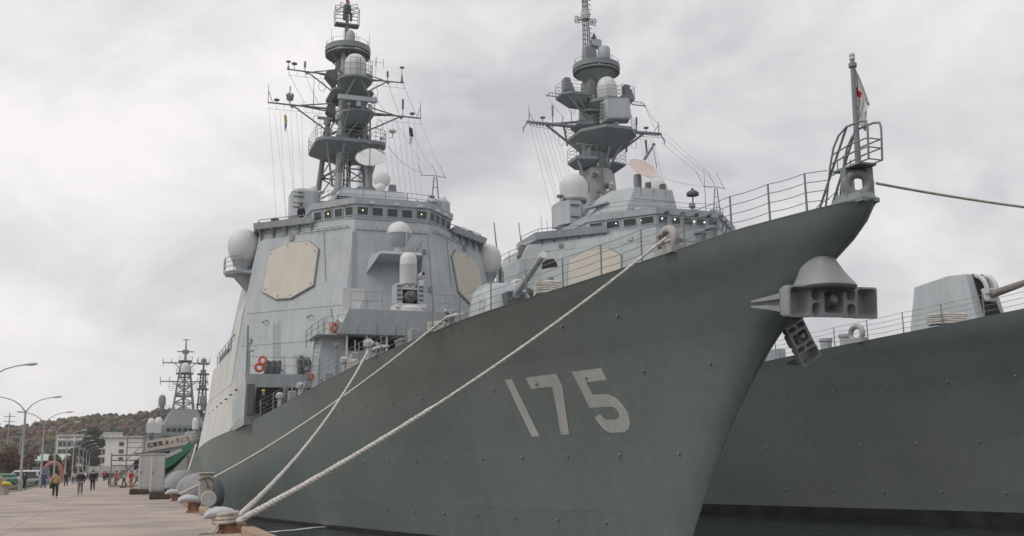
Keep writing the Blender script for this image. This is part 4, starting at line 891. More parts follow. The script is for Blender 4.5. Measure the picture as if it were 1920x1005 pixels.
for a in (24.2, 22.9):
    x, y, z = deck_pt(a, 1.2, 0, SHEER2); part('ventilator', MB().lathe([(.28, -.1), (.3, .55), (.36, .6), (.36, .75)], (x, y, z), n=12), 'ship_grey', D2, smooth=40)
for a in (27.5, 29, 31, 25.6):
    x, y, z = deck_pt(a, 1.0, 0, SHEER2); part('deck_locker', MB().bevbox(x-.3, x+.3, y-.4, y+.4, z-.05, z+.75, .06), 'ship_grey', D2)

# faceted gun house
def poly_loft(rings): return MB().loft(rings)
G0 = (0, 20.4)
base = [(-1.85, 1.7), (-1.9, -.8), (-1.0, -2.4), (1.0, -2.4), (1.9, -.8), (1.85, 1.7), (1.1, 2.3), (-1.1, 2.3)]
topo = [(-1.3, 1.5), (-1.3, -.9), (-.85, -1.65), (.85, -1.65), (1.3, -.9), (1.3, 1.5), (.85, 1.9), (-.85, 1.9)]
zb = interp(SHEER2, 20.4)
g2 = part('gun_house', poly_loft([[(x, G0[1]+y, zb-.1) for x, y in base], [(x, G0[1]+y, 10.68-.12*max(0, y)) for x, y in topo]]), 'ship_grey', D2)
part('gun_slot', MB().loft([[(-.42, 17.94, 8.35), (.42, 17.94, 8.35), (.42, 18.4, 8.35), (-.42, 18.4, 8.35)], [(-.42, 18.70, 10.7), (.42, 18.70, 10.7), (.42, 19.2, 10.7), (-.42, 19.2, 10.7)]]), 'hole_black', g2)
mb = MB(); mb.path([(-.3, 18.75+.75*math.sin(t)*-1, 9.75+.85*math.cos(t)) for t in [R(a) for a in range(-20, 101, 15)]], .12, n=6); mb.path([(.3, 18.75+.75*math.sin(t)*-1, 9.75+.85*math.cos(t)) for t in [R(a) for a in range(-20, 101, 15)]], .12, n=6)
part('cradle', mb, 'ship_grey_light', g2, smooth=40)
part('mantlet', MB().bevbox(-.3, .3, 18.0, 18.7, 9.2, 9.9, .06), 'ship_grey_light', g2)
part('gun_barrel', MB().bar((0, 18.2, 9.55), (0, 16.2, 9.78), .2, .16, 12).bar((0, 16.2, 9.78), (0, 12.2, 10.22), .15, .11, 12), 'brown_worn', g2, smooth=40)

# superstructure
LV2 = [(46.2, 4.4, 51.6, 10.75, 68, 6.2), (46.0, 4.15, 52.2, 10.55, 67, 9.5), (46.45, 3.5, 52.8, 10.1, 64, 13.5), (46.9, 3.0, 53.4, 9.75, 62, 17.4), (47.1, 2.75, 53.8, 9.55, 61, 19.3)]
sup2 = part('superstructure', MB().loft([sect(*l) for l in LV2]), 'ship_grey', D2)
def on_facet2(s, z, sg=-1, off=0.0):
    e0 = [interp([(l[5], l[k]) for l in LV2], z) for k in (1, 0)]; e1 = [interp([(l[5], l[k]) for l in LV2], z) for k in (3, 2)]
    t = (abs(s)-e0[0])/(e1[0]-e0[0]); a = e0[1]+t*(e1[1]-e0[1])
    return (sg*(abs(s)+off*.69), a-off*.69, z+off*.2)
OCT2 = [(8.05, 17.3), (6.9, 17.95), (5.6, 17.95), (4.98, 17.3), (5.3, 14.4), (6.6, 13.7), (7.6, 13.7), (8.4, 14.4)]
for sg in (-1, 1):
    c = [sum(p[0] for p in OCT2)/8, sum(p[1] for p in OCT2)/8]
    grow = [(c[0]+(s-c[0])*1.035, c[1]+(z-c[1])*1.035) for s, z in OCT2]
    part('radar_frame', MB().loft([[on_facet2(s, z, sg, -.02) for s, z in grow], [on_facet2(s, z, sg, .10) for s, z in grow]]), 'mast_grey', sup2)
    part('radar_panel', MB().loft([[on_facet2(s, z, sg, -.02) for s, z in OCT2], [on_facet2(s, z, sg, .15) for s, z in OCT2]]), 'panel_beige', sup2, label='beige eight-sided flat radar face')
for z, s0, s1 in ((18.3, 3.2, 9.4), (15.0, 3.6, 9.6), (11.5, 4.1, 10)):
    for sg in (-1, 1):
        part('seam_pipe', MB().path([on_facet2(s0+(s1-s0)*i/8, z, sg, .012) for i in range(9)], .025, n=5), 'ship_grey', sup2)
part('washdown_pipe', MB().path([(-2.9, 46.85, 18.35), (2.9, 46.85, 18.35)], .03, n=5), 'mast_grey', sup2)
p = [on_facet2(s, z, -1, .03) for s, z in ((9.75, 16.9), (9.7, 17.35), (9.4, 17.6), (8.95, 17.6), (8.85, 17.3), (8.85, 16.6))]
part('boat_recess', MB().loft([[on_facet2(s, z, -1, -.05) for s, z in ((9.75, 16.7), (9.7, 17.3), (9.4, 17.55), (8.95, 17.55), (8.8, 17.25), (8.8, 16.9))], p[:5]+[on_facet2(8.8, 16.9, -1, .03)]]), 'hole_black', sup2)  # black plate on the facet, painted as the shade inside a recess
part('side_wing', MB().loft([[(-10.1, 53.4, 15.0), (-9.6, 53.1, 15.0), (-9.6, 60, 15.0), (-10.6, 60, 15.0)], [(-11.5, 54.6, 15.9), (-9.6, 53.2, 15.9), (-9.6, 60, 15.9), (-11.5, 60, 15.9)], [(-11.1, 54.4, 17.8), (-9.5, 53.4, 17.8), (-9.5, 60, 17.8), (-11.1, 60, 17.8)], [(-10.4, 54.2, 19.0), (-9.4, 53.6, 19.0), (-9.4, 60, 19.0), (-10.4, 60, 19.0)]]), 'ship_grey', sup2)
mb = MB(); mb.rail([(-11.2, 54.6, 17.8), (-11.5, 56, 17.8), (-11.5, 58, 17.8)], .9, nr=2); part('side_rail', mb, 'mast_grey', sup2)
part('ventilator', MB().bar((-10.9, 55, 18.0), (-10.5, 55.4, 19.0), .3, .35, 10), 'dark_grey', sup2, smooth=40)
part('white_drum', MB().bar((-9.0, 46.5, 8.0), (-9.0, 47.4, 8.0), .45, n=14), 'radome_white', sup2, smooth=40)
# bridge band
def band2(z0, z1, o0, o1, back=60):
    ring = lambda z, o: [(-6.6-o*.8, 51.2-o*.6, z), (-2.75-o*.35, 47.1-o, z), (2.75+o*.35, 47.1-o, z), (6.6+o*.8, 51.2-o*.6, z), (6.6+o*.8, back, z), (-6.6-o*.8, back, z)]
    return MB().loft([ring(z0, o0), ring(z1, o1)])
br2 = part('bridge', band2(19.302, 20.35, 0, .12), 'ship_grey', D2)
part('roof_fascia', band2(20.35, 20.85, .26, .30), 'ship_grey', br2); part('roof', band2(20.852, 20.92, .1, .05), 'deck_grey', br2)
for sg in (-1, 1):
    pass
win_row(br2, (-2.75, 47.06), (2.75, 47.06), 5, 19.62, 20.25, .07, .12, lit=())
win_row(br2, (-6.6, 51.16), (-2.75, 47.06), 4, 19.62, 20.25, .07, .14, lit=())
win_row(br2, (2.75, 47.06), (6.6, 51.16), 4, 19.62, 20.25, .07, .14)
for o in list(br2.children):
    pass
for s, a in ((-2.3, 46.9), (-1.2, 46.9), (.5, 46.9), (1.4, 46.9), (-3.6, 47.9), (-5.0, 49.4)):
    part('cabin_lamp', MB().sphere((s, a+.03, 20.0-.05*(s > 0)), .065, 8, 6), 'lamp_cool', br2)
for s, a in ((-5.6, 50.2), (-4.6, 49.1), (-3.4, 47.85), (-2.0, 46.75), (-.6, 46.75), (.6, 46.75), (1.7, 46.75), (2.8, 46.8), (4, 48.2)):
    part('wiper_lamp', MB().box(s-.14, s+.14, a-.2, a+.1, 20.38, 20.55), 'dark_grey', br2)
for sg in (-1, 1):
    P = [(sg*5.4, 49.95), (sg*9.75, 53.95)]; o = (sg*.3, -.3)
    ring = lambda z, k: [(P[0][0]+o[0]*k, P[0][1]+o[1]*k, z), (P[1][0]+o[0]*k, P[1][1]+o[1]*k, z), (sg*10.1, 58, z), (sg*5.6, 58, z)]
    wg = part('bridge_wing', MB().loft([ring(19.31, .9), ring(19.85, 1.4)]), 'ship_grey', D2)
    for i in range(6):
        t = .05+.18*i; x = P[0][0]+(P[1][0]-P[0][0])*t; y = P[0][1]+(P[1][1]-P[0][1])*t
        part('gusset', MB().prism([(x-o[0]*.2, y-o[1]*.2, 19.3), (x+o[0]*.9, y+o[1]*.9, 19.3), (x-o[0]*.1, y-o[1]*.1, 18.85)], (.05, .05*sg, 0)), 'mast_grey', wg)
    mb = MB(); mb.rail([(P[0][0], P[0][1]+.3, 19.85), (sg*7.6, 52.2, 19.85), (P[1][0], P[1][1], 19.85), (sg*10, 57, 19.85)], .4, nr=1, r=.03); part('wing_rail', mb, 'mast_grey', wg)
    for k in range(3): part('wing_aerial', MB().bar((sg*(9.2-.5*k), 54.4, 19.85), (sg*(9.3-.5*k), 54.4, 21.6-.3*k), .03, .015, 5), 'mast_grey', wg)
part('jammer_box', MB().loft([[(-6.55, 55.2, z) if 0 else (x, y, z) for x, y in ((-6.9, 56.2), (-6.3, 55.4), (-5.3, 55.4), (-4.7, 56.2), (-4.7, 57.8), (-6.9, 57.8))] for z in (21.3, 23.3)]).loft([[(x, y, z) for x, y in ((-6.5, 56.4), (-5.1, 56.4), (-5.1, 57.8), (-6.5, 57.8))] for z in (20.0, 21.3)]), 'ship_grey', D2)
jb2 = D2.children[-1]
for z in (22.8, 21.8): part('louvre', MB().box(-6.2, -5.4, 55.33, 55.395, z, z+.14), 'dark_grey', jb2)
part('jammer_box', MB().loft([[(x, y, z) for x, y in ((6.9, 56.2), (6.3, 55.4), (5.3, 55.4), (4.7, 56.2), (4.7, 57.8), (6.9, 57.8))] for z in (21.3, 23.3)]).loft([[(x, y, z) for x, y in ((6.5, 56.4), (5.1, 56.4), (5.1, 57.8), (6.5, 57.8))] for z in (20.0, 21.3)]), 'ship_grey', D2)
for x, y, zc in ((-5.15, 57, 24.9), (4.5, 60, 26.15)):
    k = 1.15 if x < 0 else .95
    r2 = part('radome', MB().lathe([(.95*k, -1.15), (1.02*k, -.6), (1.08*k, 0), (1.0*k, .45), (.8*k, .8), (.5*k, 1.02), (.2*k, 1.12), (0, 1.13)], (x, y, zc), n=24), 'radome_white', D2, smooth=50)
    part('radome_base', MB().lathe([(.45, -3.0), (.45, -1.6), (.95*k, -1.35), (.97*k, -1.14)], (x, y, zc), n=20), 'mast_grey', r2, smooth=40)
mb = MB(); mb.lathe([(.03, 21.3), (.05, 23.7), (.3, 23.8), (.32, 23.95), (.1, 24.05)], (-6.6, 56.6, 0), n=10); mb.bar((-6.6, 56.6, 23.0), (-6.9, 56.6, 22), .03); part('deck_aerial', mb, 'mast_grey', D2)
# box house on the bridge roof and director
rb2 = part('roof_house', MB().loft([[(-3.5, 51.0, 20.92), (1.6, 51.0, 20.92), (2.2, 58, 20.92), (-5.6, 58, 20.92), (-5.6, 54, 20.92)], [(-2.1, 51.6, 23.75), (1.35, 51.6, 23.75), (1.7, 58, 23.75), (-3.4, 58, 23.75), (-3.4, 53.4, 23.75)]]), 'ship_grey', D2)
mb = MB()
for s in (-1.6, -.4, .7): mb.bar((s-.4, 51.2, 20.95), (s, 51.55, 23.7), .03, n=4)
for z in (21.8, 22.7): mb.bar((-3.0+(z-21)*.4, 51.0+(z-20.9)*.21, z), (1.5, 51.0+(z-20.9)*.21, z), .025, n=4)
part('panel_strip', mb, 'mast_grey', rb2)
part('awning', MB().loft([[(-5.6, 53.9, 22.2), (-4.0, 52.8, 22.6), (-3.6, 53.4, 22.6), (-5.3, 54.6, 22.2)], [(-5.6, 53.9, 22.3), (-4.0, 52.8, 22.75), (-3.6, 53.4, 22.75), (-5.3, 54.6, 22.3)]]), 'ship_grey', rb2)
for x, y in ((-.4, 52.5), (1.0, 52.6)): part('lookout_sight', MB().bevbox(x-.22, x+.22, y-.2, y+.2, 23.9, 24.5, .05).bar((x, y, 23.7), (x, y, 24), .1), 'dark_grey', rb2)
for x, y in ((-2.6, 50.3), (-.9, 49.6)): part('roof_lamp', MB().lathe([(.2, 20.9), (.22, 21.35), (.26, 21.4), (.24, 21.6), (.1, 21.65)], (x, y, 0), n=10), 'radome_white', rb2, smooth=40)
fp2 = part('director_pedestal', MB().lathe([(.7, 23.7), (.45, 24.1), (.35, 25.3), (.35, 26.2), (.3, 26.4)], (.8, 56.6, 0), n=14), 'mast_grey', D2, smooth=30)
dd = dish(fp2, (.85, 55.6, 26.7), 1.36, (.10, -.76, .64), .38, 'dish_pink', horn=False)
part('feed_horn', MB().bar((1.2, 56.0, 27.6), (1.75, 55.3, 28.7), .14, .10, 7).bar((1.75, 55.3, 28.7), (2.0, 55.2, 26.8), .03, n=5).bar((1.75, 55.3, 28.75), (1.85, 55.2, 28.95), .14, n=6), 'mast_grey', dd)
mb = MB(); mb.rail([(-5.4, 51.4, 20.92), (-3.8, 49.6, 20.92), (3.6, 48.6, 20.92), (5.2, 50.2, 20.92), (6.2, 52, 20.92), (6.2, 56, 20.92)], 1.05, nr=3, r=.018, rp=.026); part('roof_rail', mb, 'mast_grey', D2)
# right side of the roof: nav radar on tripod, lamps, aerial frame
mb = MB(); mb.bar((2.3, 50.0, 20.9), (2.3, 50.0, 22.9), .06)
for dx, dy in ((-.6, .2), (.6, .2), (0, .7)): mb.bar((2.3, 50, 22.5), (2.3+dx, 50+dy, 20.9), .03, n=5)
sr = part('lamp_mast', mb, 'mast_grey', D2); part('signal_lamp', MB().lathe([(.1, 22.85), (.5, 22.95), (.52, 23.15), (.3, 23.35), (.12, 23.4), (.1, 23.55)], (2.3, 50, 0), n=14), 'dark_grey', sr, smooth=40)
for x, y, h in ((1.6, 49.0, 1.1), (3.8, 50.2, .8), (4.6, 50.8, 1.2), (5.3, 51.4, 1.0)): part('deck_aerial', MB().lathe([(.16, 20.9), (.1, 21.2), (.06, 20.9+h*.7), (.28, 20.9+h*.72), (.24, 20.9+h)], (x, y, 0), n=10), 'mast_grey', D2)
mb = MB(); x = 6.4; y = 53
mb.bar((x-.55, y, 20.9), (x-.1, y, 24.7), .05); mb.bar((x+.5, y, 20.9), (x+.1, y, 24.7), .05)
for t in (.3, .55, .8): mb.bar((x-.55+.45*t, y, 20.9+3.8*t), (x+.5-.4*t, y, 20.9+3.8*t), .03, n=5)
mb.path([(x-1.2, y, 24.75), (x, y, 24.8), (x+.9, y, 24.7)], .03, n=5)
for dx in (-1.15, 0, .85): mb.bar((x+dx, y, 24.75), (x+dx-.9, y-.3, 25.9), .02, n=4)
part('aerial_frame', mb, 'mast_grey', D2)
whip(D2, (5.0, 52.5, 20.9), 5.2, .04)

# plated mast
def ngon(cx, cy, rx, ry, z, n=8, ph=R(22.5)): return [(cx+rx*math.cos(2*math.pi*i/n+ph), cy+ry*math.sin(2*math.pi*i/n+ph), z) for i in range(n)]
m2 = part('mast', MB().loft([[(-2.05, 60.5, 20.0), (.95, 60.0, 20.0), (2.7, 63, 20.0), (1.6, 67, 20.0), (-2.2, 67, 20.0)], [(-1.4, 61.6, 28.3), (.6, 61.2, 28.3), (1.75, 63, 28.3), (1.0, 65.4, 28.3), (-1.45, 65.4, 28.3)]]), 'mast_plate', D2)
part('mast_column', MB().loft([[(-1.1, 62.0, 28.302), (.7, 61.8, 28.302), (1.35, 63, 28.302), (.7, 64.8, 28.302), (-1.1, 64.8, 28.302)], [(-1.0, 62.2, 34.5), (.8, 62.0, 34.5), (1.3, 63, 34.5), (.8, 64.6, 34.5), (-1.0, 64.6, 34.5)], [(-.85, 62.2, 37.4), (.9, 62.2, 37.4), (1.1, 63, 37.4), (.8, 64.2, 37.4), (-.85, 64.2, 37.4)]]), 'mast_grey', m2)
platform(m2, [(-2.2, 61.6), (-.6, 59.6), (2.0, 59.6), (3.4, 61.4), (3.6, 63.5), (2.6, 65), (-2.2, 65)], 31.9, .26, (.4, 63.2, .4, 1.6))
platform(m2, [(-2.8, 61.4), (-.9, 61.0), (-.7, 63.5), (-2.8, 63.5)], 29.25, .3, (-1.2, 63, .6, .5))
platform(m2, [(.2, 60.3), (1.9, 60.8), (2.0, 63), (.2, 63)], 28.7, .16, (.6, 62.6, .5, .5))
platform(m2, [(-2.3, 62.0), (-.9, 61.4), (-.6, 63.4), (-2.3, 63.8)], 32.7, .2, (-.9, 63, .5, .7), rail=False)
part('navigation_bar', MB().box(-2.75, -1.2, 61.5, 61.7, 30.35, 30.5).lathe([(.2, 29.25), (.15, 29.9), (.25, 30.35)], (-1.95, 61.6, 0), n=10), 'mast_grey', m2)
platform(m2, [(-1.05, 61.5), (.0, 60.2), (1.9, 60.2), (2.8, 61.2), (2.8, 63), (-1.05, 63)], 34.9, .3, (.4, 62.6, .5, .9))
platform(m2, [(-3.65, 62.4), (-3.0, 61.8), (-1.2, 61.8), (-.9, 64), (-3.65, 64)], 35.6, .22, (-1.4, 63, .5, .9)); platform(m2, [(2.4, 62.0), (3.9, 62.4), (4.1, 63.6), (2.4, 63.8)], 35.9, .22, (2.4, 63, .45, .9))
platform(m2, [(-1.5, 61.8), (-.1, 61.5), (-.1, 62.4), (-1.5, 62.6)], 34.0, .16, None)
for x in (-3.0, 3.2):
    mb = MB(); mb.bevbox(x-.42, x+.18, 62.2, 62.9, 35.75, 37.05, .06); mb.loft([[(x+.1, 62.3, 35.75), (x+.75, 62.4, 35.75), (x+.75, 63, 35.75), (x+.1, 63, 35.75)], [(x+.1, 62.3, 36.7), (x+.35, 62.4, 36.7), (x+.35, 63, 36.7), (x+.1, 63, 36.7)]]); part('sensor_box', mb, 'mast_grey', m2)
part('platform_strut', MB().bar((-3.2, 62.2, 35.3), (-.9, 62.4, 33.0), .12, n=7).bar((-2.4, 62.0, 35.3), (-.9, 62.3, 33.4), .09, n=7), 'mast_grey', m2)
part('radome', MB().lathe([(.92, 34.92), (.95, 35.0), (.96, 36.0), (.9, 36.4), (.72, 36.8), (.45, 37.02), (0, 37.12)], (.45, 61.3, 0), n=24), 'radome_white', m2, smooth=50)
part('flat_array', MB().loft([[(-.5, 59.6, 32.35), (1.75, 59.4, 32.55), (1.9, 60.3, 32.4), (-.75, 60.6, 32.2)], [(-.4, 59.5, 32.5), (1.85, 59.3, 32.7), (1.95, 60.3, 32.6), (-.75, 60.6, 32.4)], [(-.35, 59.55, 34.35), (1.7, 59.35, 34.5), (1.75, 60.3, 34.5), (-.6, 60.6, 34.3)]]), 'ship_grey', m2)
mb = MB()
for i in range(6): z = 32.6+i*.3; mb.box(-.80, -.72, 59.75, 60.45, z, z+.1)
part('array_fins', mb, 'dark_grey', m2)
part('array_post', MB().lathe([(.3, 31.9), (.22, 32.3)], (.6, 60, 0), n=10), 'ship_grey', m2)
ring_aerial(m2, (.22, 63), 2.25, 38.6)
part('ring_support', MB().loft([ngon(.22, 63, 2.0, 2.0, 37.95), ngon(.22, 63, 1.0, 1.0, 36.9)]), 'mast_grey', m2)
part('topmast', MB().loft([[(-1.05, 62.6, 38.8), (.3, 62.6, 38.8), (.3, 63.6, 38.8), (-1.05, 63.6, 38.8)], [(-.95, 62.7, 40.6), (.1, 62.7, 40.6), (.1, 63.5, 40.6), (-.95, 63.5, 40.6)]]), 'mast_grey', m2)
tm = MB()
for dx, dy in ((-.25, -.25), (.25, -.25), (.25, .25), (-.25, .25)): tm.bar((-.7+dx, 63+dy, 40.6), (-.75+dx*.6, 63+dy*.6, 46.5), .06, n=6)
for i in range(12):
    z = 40.7+i*.48; tm.bar((-.95, 62.75, z), (-.5, 62.75, z+.45), .04, n=4); tm.bar((-.5, 62.75, z), (-.5, 63.25, z+.45), .04, n=4); tm.bar((-.95, 62.75, z), (-.95, 63.25, z+.45), .04, n=4); tm.bar((-1.15, 62.7, z+.1), (-.9, 62.75, z+.1), .05, n=4); tm.bar((-.5, 62.7, z+.3), (-.3, 62.65, z+.3), .05, n=4)
part('lattice_topmast', tm, 'mast_grey', m2)
part('topmast_drum', MB().lathe([(.4, 38.9), (.4, 39.35), (.55, 39.4), (.6, 39.5), (.6, 40.4), (.52, 40.6), (.2, 40.7)], (.85, 62.5, 0), n=16), 'ship_grey', m2, smooth=40)
part('equipment_box', MB().bevbox(-.25, .75, 62.6, 63.4, 40.7, 41.5, .1).lathe([(.3, 41.5), (.25, 41.8), (.1, 41.9), (.05, 42.2)], (.1, 63, 0), n=10), 'ship_grey', m2)
part('topmast_drum', MB().lathe([(.42, 43.4), (.45, 43.5), (.45, 44.1), (.38, 44.25)], (-.75, 63, 0), n=14), 'ship_grey', m2, smooth=40)
mb = MB()
for sg in (-1, 1):
    for k in range(4):
        t = 2*math.pi*k/4; mb.bar((-.75+sg*.4, 63, 43.3+.25*math.sin(t)), (-.75+sg*1.15, 63+.25*math.cos(t), 43.3+.35*math.sin(t)), .03, n=4)
    mb.path([(-.75+sg*.95, 63+.25*math.cos(t), 43.3+.35*math.sin(t)) for t in [2*math.pi*i/10 for i in range(10)]], .03, n=4, closed=True)
    mb.path([(-.75+sg*.65, 63+.2*math.cos(t), 43.3+.28*math.sin(t)) for t in [2*math.pi*i/10 for i in range(10)]], .03, n=4, closed=True)
part('spoke_aerial', mb, 'dark_grey', m2)
for z in (41.4, 45.2): part('masthead_lamp', MB().lathe([(.1, z), (.14, z+.05), (.14, z+.4), (.08, z+.5)], (-.1 if z < 42 else -1.2, 62.6, 0), n=8), 'dark_grey', m2)
# yards of the second mast
for sg, tip, rw in ((-1, -7.0, -1.0), (1, 6.9, 1.2)):
    mb = MB(); zt = 32.55 if sg < 0 else 32.75
    mb.bar((rw, 62.7, 32.45), (tip, 63, zt), .20, .13, 8); mb.bar((rw, 63.3, 33.3), (rw+(tip-rw)*.55, 63.1, zt+.1), .12, .1, 7); mb.bar((rw, 63, 29.7), (rw+(tip-rw)*.68, 63, zt-.12), .13, .11, 7); mb.bar((rw+(tip-rw)*.33, 63, 30.6), (rw+(tip-rw)*.38, 63, zt-.1), .1, n=6)
    mb.bar((tip-sg*.1, 63, zt), (tip+sg*.35, 63, zt-.7), .06); mb.bar((tip+sg*.35, 63, zt-1.0), (tip+sg*.35, 63, zt-.6), .05)
    mb.path([(tip, 62.8, zt-.2), (tip-sg*.3, 62.6, zt-.55), (tip-sg*2.4, 62.6, zt-.6), (tip-sg*2.7, 62.8, zt-.2)], .025, n=5)
    for i in range(8): mb.box(tip-sg*(.4+.3*i)-.06, tip-sg*(.4+.3*i)+.06, 62.85, 63, zt-.3, zt-.1)
    part('yard', mb, 'mast_grey', m2)
    for d, h, c in ((.25, 1.5, None), (1.6, .4, 'mush'), (2.6, 1.7, 'pot'), (3.6, .8, None), (4.5, 1.5, None)):
        if sg > 0 and d > 3: continue
        whip(m2, (tip-sg*d, 63, zt+.1), h if sg < 0 else h*.75, .05, c)
    part('whip_stay', MB().bar((tip-sg*.8, 63, zt), (tip-sg*.25, 63, zt+.9), .03, n=5), 'mast_grey', m2)
for sg, x0, x1, z in ((-1, -3.4, -5.0, 35.3), (1, 3.9, 5.4, 35.4)):
    mb = MB(); mb.bar((x0, 63, z), (x1, 63, z), .05); mb.bar((x0, 63, z+.35), (x1+sg*-.5, 63, z+.35), .03); mb.bar((x1, 63, z), (x1-sg*.5, 63, z+.35), .03)
    for i in range(5): x = x0+(x1-x0)*i/5; mb.bar((x, 63, z), (x, 63, z+.35), .025, n=4)
    part('outrigger', mb, 'mast_grey', m2)
for x in (-2.6, 0.75, 2.2):
    part('platform_strut', MB().bar((x, 61.2 if x > -2 else 61.6, 31.6 if x > -2 else 28.9), (x*.35, 61.6, 28.8 if x > -2 else 24.2), .13, n=7), 'mast_grey', m2)
for x, z in ((.2, 26.5), (.9, 24.6), (-.2, 25.8)):
    part('mast_lamp', MB().box(x-.1, x+.1, 60.35-.0, 60.6, z, z+.22), 'radome_white', m2)
lines(m2, [((-6.6+.42*i, 63, 32.0), (-6.6+.33*i+.3*(i % 2), 57-.3*i, 20.0)) for i in range(7)], .014)
lines(m2, [((4.6+.35*i, 63, 32.2), (4.0+.3*i, 58, 21.0)) for i in range(5)], .014)
lines(m2, [((7.0, 63, 32.5), (6.9, 53, 24.8)), ((6.9, 63, 31.9), (6.2, 53, 24.8)), ((7.3, 63, 32.9), (7.3, 53, 24.8))], .014, 'stay_wire')
lines(m2, [((1.9, 60.8, 28.7), (6.0, 53, 24.7))], .02, 'stay_wire', sag=.4)
lines(m2, [((-4.9, 63, 35.3), (-3.2, 62.9, 33.2)), ((5.3, 63, 35.4), (6.3, 63, 33.2)), ((5.3, 63, 35.4), (6.9, 63, 33.4))], .018, 'stay_wire', sag=.15)
# two long whip aerials standing abaft the first ship's wing
for s, a, z0, h in ((-14.5, 0, 0, 0),):
    pass

rnd = random.Random(14)
for i in range(30):
    z = rnd.uniform(24, 37); sg = rnd.choice((-1, 1)); x = (1.5-.06*(z-24))*rnd.uniform(-.8, .6)-.2; a_ = rnd.uniform(.08, .18); y = interp([(20, 60.3), (28.3, 61.3), (28.4, 61.85), (37.4, 62.2)], z)
    part('mast_box', MB().bevbox(x-a_, x+a_, y-.25, y+.1, z-a_*1.3, z+a_*1.3, .03), rnd.choice(['mast_grey', 'dark_grey', 'ship_grey']), m2)
for k in range(4):
    part('cable_run', MB().path([(-.9+.16*k+.04*(28-z)*(-.6), interp([(20, 60.3), (28.3, 61.3), (28.4, 61.85), (37.4, 62.2)], z)-.06, z) for z in (22, 25, 28.3, 28.6, 32, 35, 37)], .03, n=4), rnd.choice(['dark_grey', 'ship_grey_mid']), m2)
for s, z in ((8.7, 12.6), (9.3, 15.9), (4.3, 18.6), (8.4, 18.6)):
    for sg in (-1, 1):
        p = Vector(on_facet2(s, z, sg, 0)); q_ = Vector(on_facet2(s, z, sg, .12)); d = Vector(on_facet2(s+.2, z, sg, 0))-p
        part('junction_box', MB().prism([p-d*.6-Vector((0, 0, .16)), p+d*.6-Vector((0, 0, .16)), p+d*.6+Vector((0, 0, .16)), p-d*.6+Vector((0, 0, .16))], q_-p), rnd.choice(['mast_grey', 'ship_grey_mid', 'ship_grey']), sup2)
for x, z in ((-2.4, 34.2), (2.9, 34.4), (-3.6, 31.0), (3.9, 31.4)):
    part('loop_aerial', MB().path([(x+.3*math.cos(t), 63, z+.45*math.sin(t)) for t in [2*math.pi*i/12 for i in range(12)]], .022, n=4, closed=True), 'mast_grey', m2)
# ============================================================ QUAY, WATER, LAND
def nodes_of(m): return m.node_tree.nodes, m.node_tree.links, m.node_tree.nodes['Principled BSDF']
m = mat('concrete', (.385, .322, .278), .9, .15, .35, bump=.25, bscale=18, tint=(.235, .21, .197), tfac=.85, tscale=.28)
m = mat('water', (.012, .022, .020), .12, .0, spec=.5)
N, L, b = nodes_of(m); tcn = N.new('ShaderNodeTexCoord'); b.inputs['IOR'].default_value = 1.33
mpn = N.new('ShaderNodeMapping'); mpn.inputs['Scale'].default_value = (1, .55, 1); L.new(tcn.outputs['Object'], mpn.inputs['Vector'])
nn = N.new('ShaderNodeTexNoise'); nn.inputs['Scale'].default_value = 1.5; nn.inputs['Detail'].default_value = 5; L.new(mpn.outputs[0], nn.inputs['Vector'])
bp = N.new('ShaderNodeBump'); bp.inputs['Strength'].default_value = .6; bp.inputs['Distance'].default_value = .14; L.new(nn.outputs['Fac'], bp.inputs['Height']); L.new(bp.outputs[0], b.inputs['Normal'])
mat('grass_dull', (.09, .085, .045), .95, .3, 2.5, bump=.6, bscale=30)
mat('asphalt', (.085, .08, .078), .9, .15, .4, bump=.3, bscale=30)
mat('kerb_stone', (.33, .31, .28), .9, .15, 2)
mat('hill_earth', (.05, .05, .028), 1, .3, .05)
mat('white_worn', (.55, .53, .50), .85, .3, 3)
mat('timber', (.30, .20, .13), .9, .25, 3, bump=.5, bscale=14, tint=(.42, .36, .30), tfac=.7, tscale=2.5)
mat('timber_dark', (.075, .055, .042), .9, .3, 3, bump=.5, bscale=14)
mat('rust', (.17, .075, .045), .9, .3, 5, bump=.4, bscale=20, tint=(.28, .15, .10), tfac=.7, tscale=4)
mat('bollard_grey', (.43, .44, .46), .55, .12, 3, bump=.2, bscale=12)
mat('fender_grey', (.235, .24, .25), .6, .10, 1.2, streak=.12)
mat('rubber_black', (.02, .021, .023), .7, .2, 2)
mat('cabinet_beige', (.50, .49, .47), .6, .10, 1.5, streak=.14)
mat('post_beige', (.38, .35, .31), .7, .15, 3, streak=.15)
mat('scaffold_steel', (.24, .225, .21), .5, .15, 3)
mat('banner_cloth', (.60, .54, .48), .9, .06, 2); mat('ink_black', (.03, .03, .035), .8, .0)
mat('net_green', (.03, .15, .085), .8, .2, 4, bump=.6, bscale=22); mat('cloth_navy', (.025, .03, .10), .85, .15, 4)
mat('net_white', (.55, .56, .55), .9, .1, 4)

part('water', MB().add([(-900, -200, ZW), (1800, -200, ZW), (1800, 2600, ZW), (-900, 2600, ZW)], [(0, 1, 2, 3)]), 'water', None, kind='structure')
quay = part('quay', MB().box(-9.0, 3.02, -60, 455, -7, 0), 'concrete', None, kind='structure')
